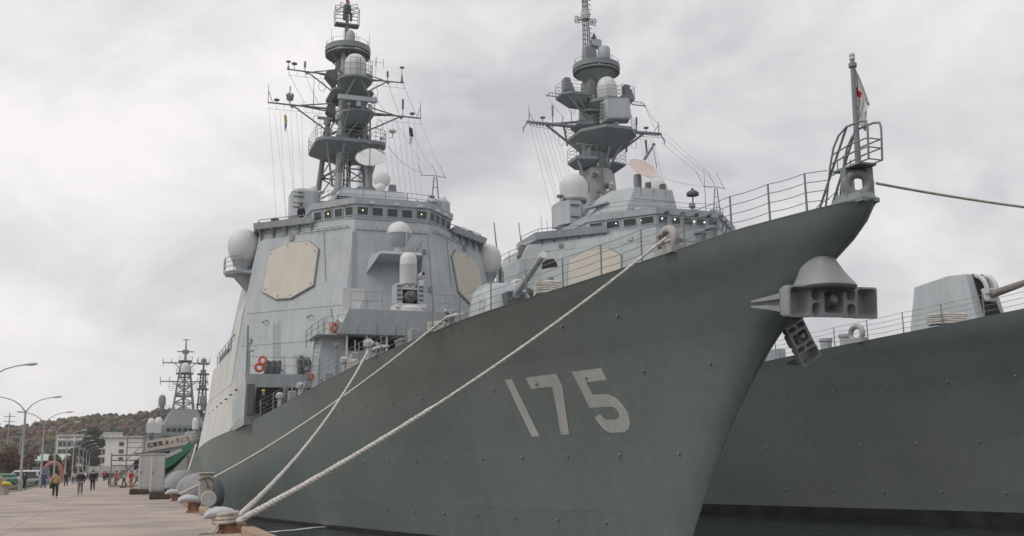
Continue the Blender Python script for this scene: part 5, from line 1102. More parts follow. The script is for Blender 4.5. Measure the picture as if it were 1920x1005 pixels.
# concrete slabs: joints cut as shallow recesses (dark strips a few mm proud are avoided: real grooves between slabs)
slab_me = {}
ys = [2+i*9.3 for i in range(16)]
for i, y in enumerate(ys):
    for x0, x1 in ((-9.0, -3.0), (-3.0, 2.98)):
        o = part('slab', MB().box(x0+.008, x1-.008, y+.012, y+9.288, 0.0015, .012), 'concrete', quay)
for x0, x1, y in ((-1.2, .2, 42.3), (.5, 1.3, 42.3), (1.5, 2.3, 42.3), (-.6, -.1, 140), (-3.2, -2.8, 95)):
    part('painted_line', MB().box(x0, x1, y-.10, y+.10, .016, .018), 'white_worn', quay)
part('ground', MB().box(-900, -9.25, -60, 1000, -7, -.02).box(-9.26, 900, 455.2, 1000, -7, -.03), 'asphalt', None, kind='structure')
part('kerb', MB().box(-9.25, -9.0, -60, 455, -1, .12), 'kerb_stone', None, kind='structure')
part('verge', MB().box(-13.5, -9.26, 20, 455, -1, .06), 'grass_dull', None, kind='structure')
random.seed(5)
mb = MB()
for i in range(1500):
    x = -9.3-abs(random.gauss(0, .35)); y = random.uniform(60, 150); h = random.uniform(.08, .28); dx = random.uniform(-.08, .08); dy = random.uniform(-.1, .1)
    mb.add([(x-.03, y, .05), (x+.03, y, .05), (x+dx, y+dy, .05+h)], [(0, 1, 2)])
part('grass', mb, 'grass_dull', None, kind='stuff')

# timber kerb baulks along the edge, and baulks under the cabinets
def timber(x, y0, y1, lab, sx=.16, z0=.014, z1=.26, m='timber', rz=0):
    o = part('timber_baulk', MB().bevbox(-sx, sx, 0, y1-y0, z0, z1, .03), m); o.location = (x, y0, 0); o.rotation_euler = (0, 0, rz); tag(o, lab, 'timber', 'timber baulks on the quay'); return o
timber(2.86, 14.0, 26.1, 'weathered timber baulk on the quay edge, nearest the viewer')
timber(2.86, 27.9, 33.8, 'weathered timber baulk on the quay edge beside the roped bollard')
timber(2.86, 36.5, 41.4, 'weathered timber baulk on the quay edge just before the hooked bollard')
timber(2.86, 48.5, 57.6, 'weathered timber baulk on the quay edge between hooked bollard and far fender')
o = part('timber_baulk', MB().bevbox(-.55, .62, -.35, .35, .014, .42, .05), 'timber_dark'); o.location = (1.95, 63.5, 0); tag(o, 'dark timber block under the front pale cabinet', 'timber', 'timber baulks on the quay')
o = part('timber_baulk', MB().bevbox(-.75, .75, -.35, .35, .014, .42, .05), 'timber_dark'); o.location = (1.15, 78.2, 0); tag(o, 'long dark timber block lying left of the pale cabinets', 'timber', 'timber baulks on the quay')
# bollards: cast posts with a heavy horn leaning back over the quay
def bollard(x, y, s, lab, rust='rust'):
    t = thing('bollard', lab, 'bollard', (x, y, 0), 0, 'bollards along the quay edge')
    part('post', MB().lathe([(.30, .012), (.28, .05), (.23, .09), (.215, .36), (.22, .48)], (.06, 0, 0), n=18), rust, t, smooth=40)
    rings = []
    for u, z, r in ((.30, .40, .10), (.27, .43, .19), (.15, .475, .245), (-.04, .515, .26), (-.24, .53, .24), (-.40, .505, .195), (-.50, .465, .14), (-.545, .42, .07)):
        rings.append([(u, r*1.05*math.cos(k), z+r*.62*math.sin(k)) for k in [2*math.pi*i/18 for i in range(18)]])
    part('horn', MB().loft(rings), 'bollard_grey', t, smooth=60)
    t.scale = (s, s, s); return t
bollard(2.5, 28.0, 1.0, 'grey horned bollard nearest the viewer with two ropes on it')
bollard(2.52, 42.3, 1.02, 'grey hooked bollard without rope beside the round white plate')
bollard(2.6, 58.6, .95, 'grey bollard with a single rope, before the pale cabinets')
bollard(2.6, 75.0, .95, 'grey bollard behind the pale cabinets with a hanging rope')
# mooring ropes
def rope(pts_or_ends, r, sag, lab, m='rope_white', n=28, r2=None, group=None):
    p, q = pts_or_ends; pts = []; rr = []
    for i in range(n+1):
        t = i/n; u = lerp(p, q, t); pts.append((u[0], u[1], u[2]-sag*4*t*(1-t))); rr.append(r+( (r2 if r2 else r)-r)*min(1, t*2.2))
    mb = MB(); mb.path(pts, rr, 8)
    # laid strands: three helical ridges
    ln = (Vector(q)-Vector(p)).length; k = 3
    for s in range(k):
        hp = []; steps = int(ln/.12)
        steps = min(steps, 260)
        for i in range(steps+1):
            t = i/steps; j = min(int(t*n), n-1); f = t*n-j; c = Vector(pts[j]).lerp(Vector(pts[j+1]), f); rad = rr[j]
            d = (Vector(pts[j+1])-Vector(pts[j])).normalized(); a = d.orthogonal().normalized(); b_ = d.cross(a); th = 2*math.pi*(t*ln/(rad*13))+s*2*math.pi/k
            hp.append(c+rad*.72*(math.cos(th)*a+math.sin(th)*b_))
        if r > .045: mb.path(hp, [rad_*.55 for rad_ in [r+((r2 if r2 else r)-r)*min(1, i/steps*2.2) for i in range(steps+1)]], 5)
    o = part('mooring_rope', mb, m, None, smooth=60); return tag(o, lab, 'rope', group)
ra = rope(((2.75, 28.0, .34), (9.75, 44.3, 6.62)), .07, .55, 'thick white rope rising steeply from nearest bollard to the mid deck edge', r2=.042, group='mooring ropes')
rb = rope(((2.75, 27.75, .30), (14.25, 25.5, 7.95)), .07, .42, 'longest thick white rope crossing the numbered bow', r2=.038, group='mooring ropes')
rope(((2.75, 58.6, .36), (11.2, 37.7, 7.12)), .05, .55, 'thin white rope from the middle bollard up to the deck rail', group='mooring ropes')
rope(((2.7, 75.0, .4), (6.0, 99.0, 3.9)), .07, 1.6, 'slack white rope drooping beside the green net', group='mooring ropes')
rope(((16.95, 19.75, 8.25), (38.6, 22.6, 9.5)), .036, .45, 'grey rope leading right from the bow ring', m='rope_worn', group='mooring ropes')
o = part('rope_lashing', MB().path([(2.5+.3*math.cos(t), 28+.3*math.sin(t), .22+.016*t) for t in [i*.45 for i in range(44)]], .05, 6).path([(2.3, 27.75, .25), (2.15, 27.6, .05), (2.0, 27.7, .05), (1.8, 27.5, .04)], .035, 6), 'rope_worn', None, smooth=60); tag(o, 'worn rope turns wound round the nearest bollard post', 'rope')
# rope worked fuzz: sheathed chafing sleeves
for (p, q, sag), s0, s1, lab in (((((2.75, 28.0, .34)), (9.75, 44.3, 6.62), .55), .03, .30, 'pale chafing sleeve on the steep rope by the bollard'), (((2.75, 27.75, .30), (14.25, 25.5, 7.95), .42), .02, .42, 'pale chafing sleeve on the long rope by the bollard')):
    pts = []; rr = []; n_ = 110
    for i in range(n_):
        t = s0+(s1-s0)*i/(n_-1); v = lerp(p, q, t); pts.append(Vector((v[0], v[1], v[2]-sag*4*t*(1-t)))); rr.append(.080-.026*i/n_+.012*noise.noise((i*.55, s0, 2))+.010*noise.noise((i*.17, s0, 7)))
    mbs = MB().path(pts, rr, 9)
    for k in range(3):
        hp = []; hr = []
        for i in range(n_*3):
            f = i/3; a0 = int(f); b0 = min(a0+1, n_-1); c = pts[a0].lerp(pts[b0], f-a0); d = (pts[b0]-pts[a0]) if b0 > a0 else pts[a0]-pts[a0-1]; d = d.normalized(); e1 = d.orthogonal().normalized(); e2 = d.cross(e1); th = i*.30+k*2.094
            hp.append(c+rr[a0]*.82*(math.cos(th)*e1+math.sin(th)*e2)); hr.append(rr[a0]*.34)
        mbs.path(hp, hr, 5)
    o = part('rope_sleeve', mbs, 'rope_white', None, smooth=60); tag(o, lab, 'rope sleeve')
# fenders floating between quay and hull
def fender(x, y, ln, r, z, lab):
    t = thing('fender', lab, 'fender', (x, y, z), 0, 'grey fenders between ship and quay')
    part('body', MB().lathe([(.0, -.02), (.35*r, 0), (.6*r, .12), (.85*r, .5), (.97*r, 1.0), (r, 1.5), (r, ln-1.5), (.97*r, ln-1), (.85*r, ln-.5), (.6*r, ln-.12), (.0, ln)], (0, 0, 0), (0, 1, 0), 32), 'fender_grey', t, smooth=60)
    part('end_plate', MB().lathe([(.0, -.06), (.25*r, -.05), (.27*r, 0), (.27*r, .05)], (0, 0, 0), (0, 1, 0), 24), 'rubber_black', t)
fender(4.33, 62.5, 9, 1.28, .15, 'large grey rounded fender beside the beige post, nearest the viewer')
fender(4.35, 84, 9, 1.28, .35, 'large grey rounded fender behind the pale cabinets')
# beige post with a round plate
t = thing('mooring_post', 'beige post on the quay edge with a round white plate at its foot', 'post', (3.22, 45.9, 0))
part('post', MB().bevbox(-.26, .30, -.2, .2, .01, 1.44, .04), 'post_beige', t)
part('round_plate', MB().lathe([(.0, 0), (.30, 0), (.33, .03), (.33, .1), (.30, .12)], (.14, -.36, .42), (0, 1, 0), 26), 'cabinet_beige', t, smooth=40)
part('cap', MB().bevbox(-.32, .36, -.26, .26, 1.44, 1.52, .03), 'post_beige', t)
part('foot', MB().box(-.3, .5, -.35, .3, .014, .1), 'steel_worn', t)
part('lashing', MB().path([(-.27, -.2, 1.2), (.1, -.23, 1.3), (.31, -.2, 1.15), (.31, .1, 1.2)], .03, 5).path([(-.05, -.22, 1.25), (.1, -.23, .98), (.02, -.23, .85), (.12, -.23, .95), (.2, -.23, .84)], .02, 4), 'dark_grey', t)
# cabinets
def cabinet(x, y, w_, d, h, lab):
    t = thing('electrical_cabinet', lab, 'cabinet', (x, y, 0), 0, 'pale electrical cabinets')
    part('body', MB().bevbox(-w_/2, w_/2, -d/2, d/2, .44, h, .025), 'cabinet_beige', t)
    part('roof', MB().bevbox(-w_/2-.05, w_/2+.05, -d/2-.06, d/2+.06, h+.002, h+.08, .02), 'cabinet_beige', t)
    part('door', MB().bevbox(-w_/2+.06, w_/2-.05, -d/2-.035, -d/2+.01, .55, h-.1, .01), 'cabinet_beige', t)
    part('handle', MB().bar((-w_/2+.14, -d/2-.06, 1.4), (-w_/2+.14, -d/2-.06, 1.6), .02), 'dark_grey', t)
    part('frame', MB().box(-w_/2+.02, w_/2-.02, -d/2+.05, d/2-.05, .35, .44), 'dark_grey', t)
    return t
cabinet(1.82, 64.6, .80, .9, 2.52, 'front pale electrical cabinet standing on a dark timber block')
cabinet(1.25, 73.5, .72, .8, 2.62, 'rear pale electrical cabinet half hidden by the front one')
part('valve_pipe', MB().path([(2.35, 64.5, .1), (2.5, 64.5, .5), (2.5, 66, .5), (2.5, 66, .05)], .05, 6).bar((2.2, 64.5, .06), (2.8, 67.5, .06), .05), 'rust'); tag(bpy.data.objects['valve_pipe'], 'rusty pipe stub beside the front cabinet', 'pipe')

# ------------------------------------------------------------ gangway tower, gangway, banner, safety net
gy = 110.0
tw = thing('gangway_tower', 'steel stair tower on the quay leading to the gangway', 'stair tower', (0, gy, 0))
for x in (-1.25, .15, 1.75):
    for y in (0, 3.2):
        part('tower_post', MB().bar((x, y, .1), (x, y, 3.4 if x < 0 else 5.2), .06, n=6), 'scaffold_steel', tw)
for z in (.2, 2.2, 2.7, 3.2):
    for y in (0, 3.2): part('tower_beam', MB().bar((-1.25, y, z), (1.75, y, z), .045 if z > .5 else .07, n=5), 'scaffold_steel', tw)
for z in (3.9, 4.4, 4.9):
    part('tower_beam', MB().bar((.15, 0, z), (1.75, 0, z), .035, n=5), 'scaffold_steel', tw)
for p, q in (((.15, 0, .2), (1.75, 0, 2.2)), ((1.75, 0, .2), (.15, 0, 2.2)), ((-1.25, 3.2, .2), (.15, 3.2, 2.2)), ((.15, 0, 2.7), (1.6, 0, 4.2))): part('tower_brace', MB().bar(p, q, .045, n=5), 'scaffold_steel', tw)
mb = MB()
for sx in (0.4, 2.6):
    mb.loft([[( -1.0, sx, .15), (-1.0, sx, .4), (-1.0, sx+.06, .4), (-1.0, sx+.06, .15)], [(1.6, sx, 3.0), (1.6, sx, 3.25), (1.6, sx+.06, 3.25), (1.6, sx+.06, 3.0)]])
part('stringer', mb, 'scaffold_steel', tw)
for i in range(12): t = i/11; part('tread', MB().box(-1.0+2.6*t-.14, -1.0+2.6*t+.14, .46, 2.6, .22+2.9*t, .27+2.9*t), 'steel_worn', tw)
part('landing', MB().box(.9, 2.2, -.1, 3.3, 3.3, 3.42), 'steel_worn', tw)
part('forklift_pocket', MB().box(-.3, .3, -.15, 0, .05, .22).box(.5, .9, -.15, 0, .05, .22), 'rust', tw)
gw = thing('gangway', 'gangway sloping up from stair tower to the ship', 'gangway', (0, gy, 0))
part('walkway', MB().prism([(1.6, .6, 3.3), (6.9, .6, 4.1), (6.9, .6, 4.25), (1.6, .6, 3.45)], (0, 1.6, 0)), 'steel_worn', gw)
mb = MB(); mb.rail([(1.6, .6, 3.45), (2.9, .6, 3.65), (4.2, .6, 3.85), (5.5, .6, 4.05), (6.8, .6, 4.25)], 1.1, nr=3, r=.025); part('handrail', mb, 'scaffold_steel', gw)
mb = MB(); mb.rail([(1.6, 2.2, 3.45), (2.9, 2.2, 3.65), (4.2, 2.2, 3.85), (5.5, 2.2, 4.05), (6.8, 2.2, 4.25)], 1.1, nr=3, r=.025); part('handrail', mb, 'scaffold_steel', gw)
bx0, bx1, bz0, bz1, bh = 1.55, 6.35, 3.52, 4.32, .98
bn = thing('banner', 'cream cloth banner with black lettering along the gangway rail', 'banner', (0, gy+.5, 0))
rows = []
for i in range(25):
    t = i/24; x = bx0+(bx1-bx0)*t; z = bz0+(bz1-bz0)*t; wv = .02*math.sin(i*1.1)
    rows.append([(x, -.02+wv, z-.03*math.sin(3.1*t)), (x, -.02+wv, z+bh*.5), (x, -.02+wv, z+bh)])
mbn = MB(); mbn.loft(rows, cap=False, closed=False); part('cloth', mbn, 'banner_cloth', bn)
cu = bpy.data.curves.new('lettering', 'FONT'); cu.body = '護衛艦 みょうこう'; cu.size = .74; cu.align_x = 'CENTER'; cu.align_y = 'CENTER'; cu.extrude = .004; cu.offset = .012
to = bpy.data.objects.new('lettering', cu); COL.objects.link(to)
dg = bpy.context.evaluated_depsgraph_get(); lm = bpy.data.meshes.new_from_object(to.evaluated_get(dg)); bpy.data.objects.remove(to)
xs = [v.co.x for v in lm.vertices]; sc_ = 4.0/max(.1, (max(xs)-min(xs)))
sl = math.atan2(bz1-bz0, bx1-bx0)
lm.transform(Matrix.Translation(((bx0+bx1)/2+.12, -.06, (bz0+bz1)/2+bh/2)) @ Matrix.Rotation(-sl, 4, 'Y') @ Matrix.Rotation(R(90), 4, 'X') @ Matrix.Scale(sc_, 4))
lm.materials.clear(); lm.materials.append(MATS['ink_black']); obj('lettering', lm, bn)
# net slung below the gangway
rows = []
for i in range(15):
    t = i/14; x = 2.0+4.3*t; z0 = 2.0+2.2*t**1.6
    rows.append([(x, .3, z0+.55-.5*math.sin(math.pi*t)*.6), (x+.1, .1, z0-.5*math.sin(math.pi*t)-.15), (x, 1.2, z0-.8*math.sin(math.pi*t)-.5), (x+.1, 2.2, z0-.3)])
o = part('safety_net', MB().loft(rows, cap=False, closed=False), 'net_green', None, smooth=60); o.location = (-.1, gy, -.1); tag(o, 'green safety net slung under the gangway', 'net')
rows = []
for i in range(9):
    t = i/8; x = 2.6+2.6*t; rows.append([(x, .0, 2.7+1.1*t), (x+.2, .02, 2.45+1.05*t+.04*math.sin(i))])
o = part('white_streamer', MB().loft(rows, cap=False, closed=False), 'net_white'); o.location = (0, gy-.2, 0); tag(o, 'white strip of cloth lying over the green net', 'cloth')
o = part('side_curtain', MB().loft([[(.9, -.1, 1.7), (.9, -.05, 2.6)], [(2.6, -.1, 2.6), (2.6, -.05, 3.35)], [(4.2, -.05, 3.1), (4.2, -.05, 3.6)]], cap=False, closed=False), 'cloth_navy'); o.location = (0, gy+.3, 0); tag(o, 'navy blue cloth hung below the banner', 'cloth')
# hose on the water
mb = MB(); pts = [(7.0+.28*i, 54+.28*i+.15*math.sin(i*.9), ZW+.02) for i in range(15)]
o = part('foam', MB().loft([[(x-.12*(1+.5*math.sin(i*2.1)), y+.25, ZW+.012), (x+.15, y-.3*(1+.4*math.cos(i*1.7)), ZW+.012)] for i, (x, y, z) in enumerate(pts)], cap=False, closed=False), 'radome_white', None, kind='stuff')
o = part('boat_hook', MB().bar((10.8, 57.6, ZW-.1), (11.25, 58.6, ZW+.65), .05, n=6), 'net_white'); tag(o, 'short pale pole sticking out of the water beside the hull', 'pole')
# deck ropes lying flaked on racks, life rings, flags, people: carried things on the first ship
def flaked_rope(loc, ln, w_, h, rz, lab):
    mb = MB(); n = 5
    for k in range(n):
        z = .08+h*k/n
        for s in range(4):
            y = -w_/2+w_*s/3; mb.path([(-ln/2, y, z+.02), (-ln/4, y+.03, z+.05+.02*(k % 2)), (0, y-.02, z+.06), (ln/4, y+.02, z+.04), (ln/2, y, z+.01)], .055, 6)
    o = part('flaked_rope', mb, 'rope_white', None, smooth=60); o.location = loc; o.rotation_euler = (0, 0, rz); return tag(o, lab, 'rope')
def ship_pt(a, inset, sheer, X, Y): return (X-deck_half(a, sheer)+inset, Y+a, interp(sheer, a)+.02)
for a, ins, ln, lab in ((20.0, .55, .85, 'white rope flaked in a pile by the deck edge, before the gun deckhouse'), (12.5, .6, .95, 'white rope flaked in a pile beside the gun barrel'), (28.6, .5, .6, 'small white rope pile on deck near the twin chocks')):
    x, y, z = ship_pt(a, ins, SHEER1, 16.5, 19.4); flaked_rope((x, y, z), ln, .5, .42, R(-15), lab)
x, y, z = ship_pt(16.5, .6, SHEER2, 40, 21); flaked_rope((x, y, z), 1.7, .5, .5, R(-30), 'white rope flaked in a pile before the angular gun house')
for a in (6.3, 18.2, 25.0):
    x, y, z = ship_pt(a, .3, SHEER1, 16.5, 19.4)
    o = part('chock_rope', MB().path([(x+.35*math.cos(t), y+.42*math.sin(t), z+.12+.05*t) for t in [i*.5 for i in range(20)]], .06, 6), 'rope_worn' if a < 10 else 'rope_white', None, smooth=60); tag(o, {6.3: 'brown rope turns at the chock nearest the bow', 18.2: 'rope turns at the chock left of the gun turret', 25.0: 'rope turns at the chock below the deckhouse rail'}[a], 'rope')
def lifebuoy(p, rx, rz, lab, r=.36):
    o = part('lifebuoy', MB().path([(r*.72*math.cos(t), 0, r*.72*math.sin(t)) for t in [2*math.pi*i/20 for i in range(20)]], r*.27, 8, closed=True), 'life_orange', None, smooth=60); o.location = p; o.rotation_euler = (rx, 0, rz); return tag(o, lab, 'lifebuoy', 'orange lifebuoys on the ship')
lifebuoy((16.5-9.05, 19.4+45.25, 7.75), 0, R(10), 'orange lifebuoy low on the side house rail, frontmost of the cluster', .33)
lifebuoy((16.5-8.85, 19.4+45.3, 8.2), 0, R(-25), 'orange lifebuoy above another on the side house rail', .30)
lifebuoy((16.5-4.75, 19.4+43.55, 10.1), 0, R(20), 'red-orange lifebuoy on the gallery beside the gun deckhouse', .34)
lifebuoy((16.5-6.0, 19.4+44.8, 7.2), 0, R(15), 'small orange lifebuoy at the foot of the deckhouse ladder', .26)
# flags
def flag(pts, m, lab, nm='flag', mi=None, mats=None):
    o = part(nm, MB().loft(pts, cap=False, closed=False) if mi is None else mi, mats or m, None, smooth=60); return tag(o, lab, 'flag')
mat('flag_white', (.74, .70, .68), .85, .04, 3); mat('flag_red', (.55, .02, .04), .85, .05, 3); mat('flag_blue', (.04, .07, .22), .85, .05, 3); mat('flag_black', (.03, .03, .035), .85, .05, 3); mat('flag_yellow', (.55, .42, .12), .85, .05, 3)
mbf = MB(); cols = 8; rowsn = 18; P_ = []
for i in range(rowsn+1):
    t = i/rowsn; z = 11.22-1.5*t; wd = .06+.30*min(1, t/.55)**.8 if t < .55 else .36-.14*min(1, (t-.55)/.12)+.02*math.sin(t*20)
    P_.append([(.06+wd*(j/cols)*.95, .36+.0*t-.15*wd*(j/cols)+.022*math.sin(j*1.15+t*2.2), z-.30*(j/cols)*(.3+t*.4)) for j in range(cols+1)])
for i in range(rowsn):
    for j in range(cols):
        mid = (i+.5)/rowsn; red = ((mid-.44)/.085)**2+(((j+.5)/cols-.12)/.34)**2 < 1
        mbf.add([P_[i][j], P_[i][j+1], P_[i+1][j+1], P_[i+1][j]], [(0, 1, 2, 3)], 1 if red else 0)
o = flag(None, None, 'white flag with a red disc hanging limp from the bow staff', mi=mbf, mats=['flag_white', 'flag_red']); o.location = (16.5, 19.4, 0)
bm = bmesh.new(); bm.from_mesh(o.data); bmesh.ops.remove_doubles(bm, verts=bm.verts, dist=1e-4); bm.to_mesh(o.data); bm.free()
def pennant(p, ln, w_, mats, lab):
    mb = MB()
    for i in range(6):
        a, b_ = i/6, (i+1)/6; wa = w_*(.5+.5*math.sin(a*3+.5)); wb = w_*(.5+.5*math.sin(b_*3+.5))
        mb.add([(0, 0, -ln*a), (wa, .1*math.sin(i), -ln*a-.08), (wb, .1*math.sin(i+1), -ln*b_-.08), (.03*i, 0, -ln*b_)], [(0, 1, 2, 3)], 0 if i < 3 else 1)
    o = flag(None, None, lab, mi=mb, mats=mats); o.location = p
pennant((16.5-5.4, 84.0, 30.9), 1.5, .28, ['flag_yellow', 'flag_blue'], 'blue and yellow signal flag hanging from left yard of the lattice mast')
pennant((16.5+5.4, 84.0, 30.9), 1.6, .42, ['flag_black', 'flag_white'], 'black and white signal flag hanging from right yard of the lattice mast')
pennant((40+4.9, 83.6, 31.9), 1.8, .26, ['flag_black', 'flag_blue'], 'dark signal flag hanging from right yard of the plated mast')
# whips standing between the two superstructures
for x, y, z0, h, lab in ((26.95, 74.8, 15.4, 5.1, 'tall thin whip aerial beside the right side radome'), (32.95, 84, 14, 8.95, 'tall thin whip aerial standing alone between the two warships')):
    o = part('whip_aerial', MB().bar((x, y, z0), (x-.1*h, y, z0+h), .085, .04, 6).bar((x, y, z0-2), (x, y, z0+1.5), .13, n=8), 'mast_grey'); 
    if x < 27: o.parent = D1; o.matrix_parent_inverse = Matrix.Translation((-16.5, -19.4, 0))
    else: o.parent = D2; o.matrix_parent_inverse = Matrix.Translation((-40, -21, 0))
# ------------------------------------------------------------ anchors
an = thing('anchor', 'stockless anchor with hollow crown hung across the stem', 'anchor', (16.62, 21.3, 5.53), 0, 'anchors of the numbered ship'); anchor_parts(an); an.scale = (.93, .93, .95); an.rotation_euler = (R(6), R(-1), 0)
a2 = thing('anchor', 'lower stockless anchor half hidden behind the stem on the far bow', 'anchor', (17.35, 23.75, 4.95), 0, 'anchors of the numbered ship'); anchor_parts(a2); a2.scale = (.52, .62, .82); a2.rotation_euler = (R(8), R(60), R(8))
# pulpit link wires
mb = MB()
for z, z2 in ((.25, 8.05), (.5, 8.3), (.75, 8.55), (1.0, 8.8)):
    p = deck_pt(1.56, .12); mb.bar((p[0], p[1], p[2]+z), (-.2, 1.35, z2), .011, n=5)
part('rail_wire', mb, 'mast_grey', D1)

# ============================================================ DESTROYER 3, far along the quay
D3 = thing('destroyer', 'distant grey destroyer with open lattice masts moored astern along the quay', 'warship', (12.0, 191, 0), group='grey destroyers moored bow to the viewer')
h3 = build_hull(SHEER1, 'hull_grey', D3, 135.0)
for o in list(D3.children): o.scale = (.84, 1, .9)
D3z = 0
def p3(name, mb, m='mast_grey', par=D3, smooth=False): return part(name, mb, m, par, smooth=smooth)
s3 = p3('superstructure', MB().loft([[(-8.3, 44, 4), (8.3, 44, 4), (8.6, 62, 4), (-8.6, 62, 4)], [(-6.2, 44.8, 9.0), (6.2, 44.8, 9.0), (7.4, 62, 9.0), (-7.4, 62, 9.0)]]), 'far_grey')
b3 = p3('bridge', MB().loft([[(-6.4, 45.5, 9.01), (-4, 44.2, 9.01), (4, 44.2, 9.01), (6.4, 45.5, 9.01), (6.4, 58, 9.01), (-6.4, 58, 9.01)], [(-6.2, 45.6, 11.3), (-4, 44.4, 11.3), (4, 44.4, 11.3), (6.2, 45.6, 11.3), (6.2, 58, 11.3), (-6.2, 58, 11.3)]]), 'far_grey')
for i in range(7): part('window', MB().box(-3.9+i*1.13, -3.1+i*1.13, 44.16, 44.3, 9.9, 10.6), 'glass_dark', b3)
p3('upper_house', MB().loft([[(-4.4, 50, 11.31), (4.4, 50, 11.31), (4.8, 62, 11.31), (-4.8, 62, 11.31)], [(-2.6, 51.5, 15), (2.6, 51.5, 15), (3, 62, 15), (-3, 62, 15)]]), 'far_grey')
m3 = p3('mast', MB().bar((0, 59, 15), (0, 59, 28), .3, .2, 8))
for sx in (-1, 1):
    for dy in (-1, 1):
        part('mast_leg', MB().bar((sx*2.3, 59+dy*2, 15), (sx*.9, 59+dy*.8, 26.5), .2, .15, 6), 'mast_grey', m3)
for i in range(6):
    z = 15+i*1.95; k = 1-(z-15)/18; k2 = 1-(z+1.95-15)/18; mb = MB()
    for dy in (-1, 1):
        mb.bar((-2.3*k, 59+dy*2*k, z), (2.3*k2, 59+dy*2*k2, z+1.95), .09, n=5); mb.bar((2.3*k, 59+dy*2*k, z), (-2.3*k2, 59+dy*2*k2, z+1.95), .09, n=5); mb.bar((-2.3*k2, 59+dy*2*k2, z+1.95), (2.3*k2, 59+dy*2*k2, z+1.95), .09, n=5)
    part('mast_bracing', mb, 'mast_grey', m3)
for z, hw in ((26.1, 4.9), (21.8, 5.3)):
    part('yard', MB().bar((-hw, 59, z), (hw, 59, z), .14, n=6).bar((-hw*.5, 59, z), (-.6, 59, z-1.8), .1, n=5).bar((hw*.5, 59, z), (.6, 59, z-1.8), .1, n=5), 'mast_grey', m3)
    for x in (-hw, -hw*.62, hw*.55, hw*.95): whip(m3, (x, 59, z), 1.1, .1)
    for x in (-hw+.05, hw-.05): part('whip_aerial', MB().bar((x, 59, z-.8), (x, 59, z), .08, n=5), 'mast_grey', m3)
for z, hw in ((15.1, 5.6), (18.3, 1.7), (23.5, 1.9), (26.4, 1.5)):
    part('platform', MB().bevbox(-hw, hw, 57.6, 60.4, z, z+.25, .05), 'mast_grey', m3); part('platform_rail', MB().rail([(-hw, 57.6, z+.25), (0, 57.6, z+.25), (hw, 57.6, z+.25)], .9, nr=2, r=.04, rp=.05), 'mast_grey', m3)
part('radome', MB().lathe([(1.05, 23.76), (1.1, 25.0), (.95, 25.6), (.5, 26.0), (0, 26.1)], (.05, 57.8, 0), n=16), 'radome_white', m3, smooth=50)
part('topmast', MB().bar((0, 59, 26.5), (0, 59, 31.6), .3, .12, 7).box(-.7, .7, 58.9, 59.1, 31.4, 31.6).box(-1.9, 1.9, 58.9, 59.1, 28.6, 28.85).box(-.7, .7, 58.6, 59.4, 28.2, 29.1), 'mast_grey', m3)
mb = MB()
for i in range(9): x = -3.4+i*.85; mb.bar((x, 57, 19.9-.5*abs(i-4)/4*0), (x, 57, 21.3), .04, n=4)
for i in range(5): mb.bar((-3.5, 57, 19.6+i*.42), (3.5, 57, 19.6+i*.42), .04, n=4)
part('air_search_aerial', mb, 'mast_grey', m3)
for x, z in ((-4.7, 15.4), (4.3, 15.4)):
    p3('radome', MB().lathe([(.75, z+.9), (.8, z+1.2), (.8, z+2.4), (.6, z+3.0), (.25, z+3.25), (0, z+3.3)], (x, 58, 0), n=14), 'far_grey', smooth=50); p3('radome_base', MB().lathe([(.55, z-.3), (.55, z+.9)], (x, 58, 0), n=10))
for x, z, r in ((-7.0, 10.4, .8), (-5.5, 10.6, .85), (1.9, 10.3, .65)):
    p3('radome', MB().lathe([(r, z), (r, z+1.6), (r*.8, z+2.2), (r*.4, z+2.5), (0, z+2.55)], (x, 48 if x < 0 else 43.6, 0), n=14), 'radome_white', smooth=50); p3('radome_base', MB().lathe([(r*.7, z-3), (r*.8, z)], (x, 48 if x < 0 else 43.6, 0), n=10))
p3('side_platform', MB().box(-7.5, -4.2, 47, 52, 8.8, 9.4))
m3b = p3('mast', MB().bar((4.2, 60, 12), (4.2, 60, 27.5), .3, .2, 8).bar((3.0, 61, 12), (3.7, 60.5, 24), .22, .16, 6).bar((5.4, 61, 12), (4.7, 60.5, 24), .22, .16, 6))
for z in (16.5, 20, 23.5, 26): part('platform', MB().bevbox(2.9, 5.5, 59, 61.5, z, z+.3, .05).bevbox(3.6, 4.8, 59.5, 60.7, z+.3, z+1.2, .1), 'mast_grey', m3b)
for z in (17.5, 19, 21.3, 22.6): part('mast_bracing', MB().bar((3.2, 60.7, z-1), (5.0, 60.7, z+.6), .09, n=5).bar((5.2, 60.7, z-1), (3.5, 60.7, z+.6), .09, n=5), 'mast_grey', m3b)
for x in (2.9, 4.2, 5.5): whip(m3b, (x, 60, 26.3), 1.4, .1)
p3('jackstaff', MB().bar((0, .6, 7), (0, .5, 11.5), .07)); p3('gun_turret', smooth_box([(5.6, 0, 24, 1.5, 2), (7.5, 0, 24, 1.45, 1.9), (8.8, 0, 24.3, 1.2, 1.5), (9.2, 0, 24.4, .7, 1)], 20, 4), 'far_grey', smooth=40)
o = part('notice_board', MB().box(3.9, 7.0, 235, 235.2, 9.6, 11.6), 'net_white'); tag(o, 'pale square board left of the distant destroyer bridge', 'board')

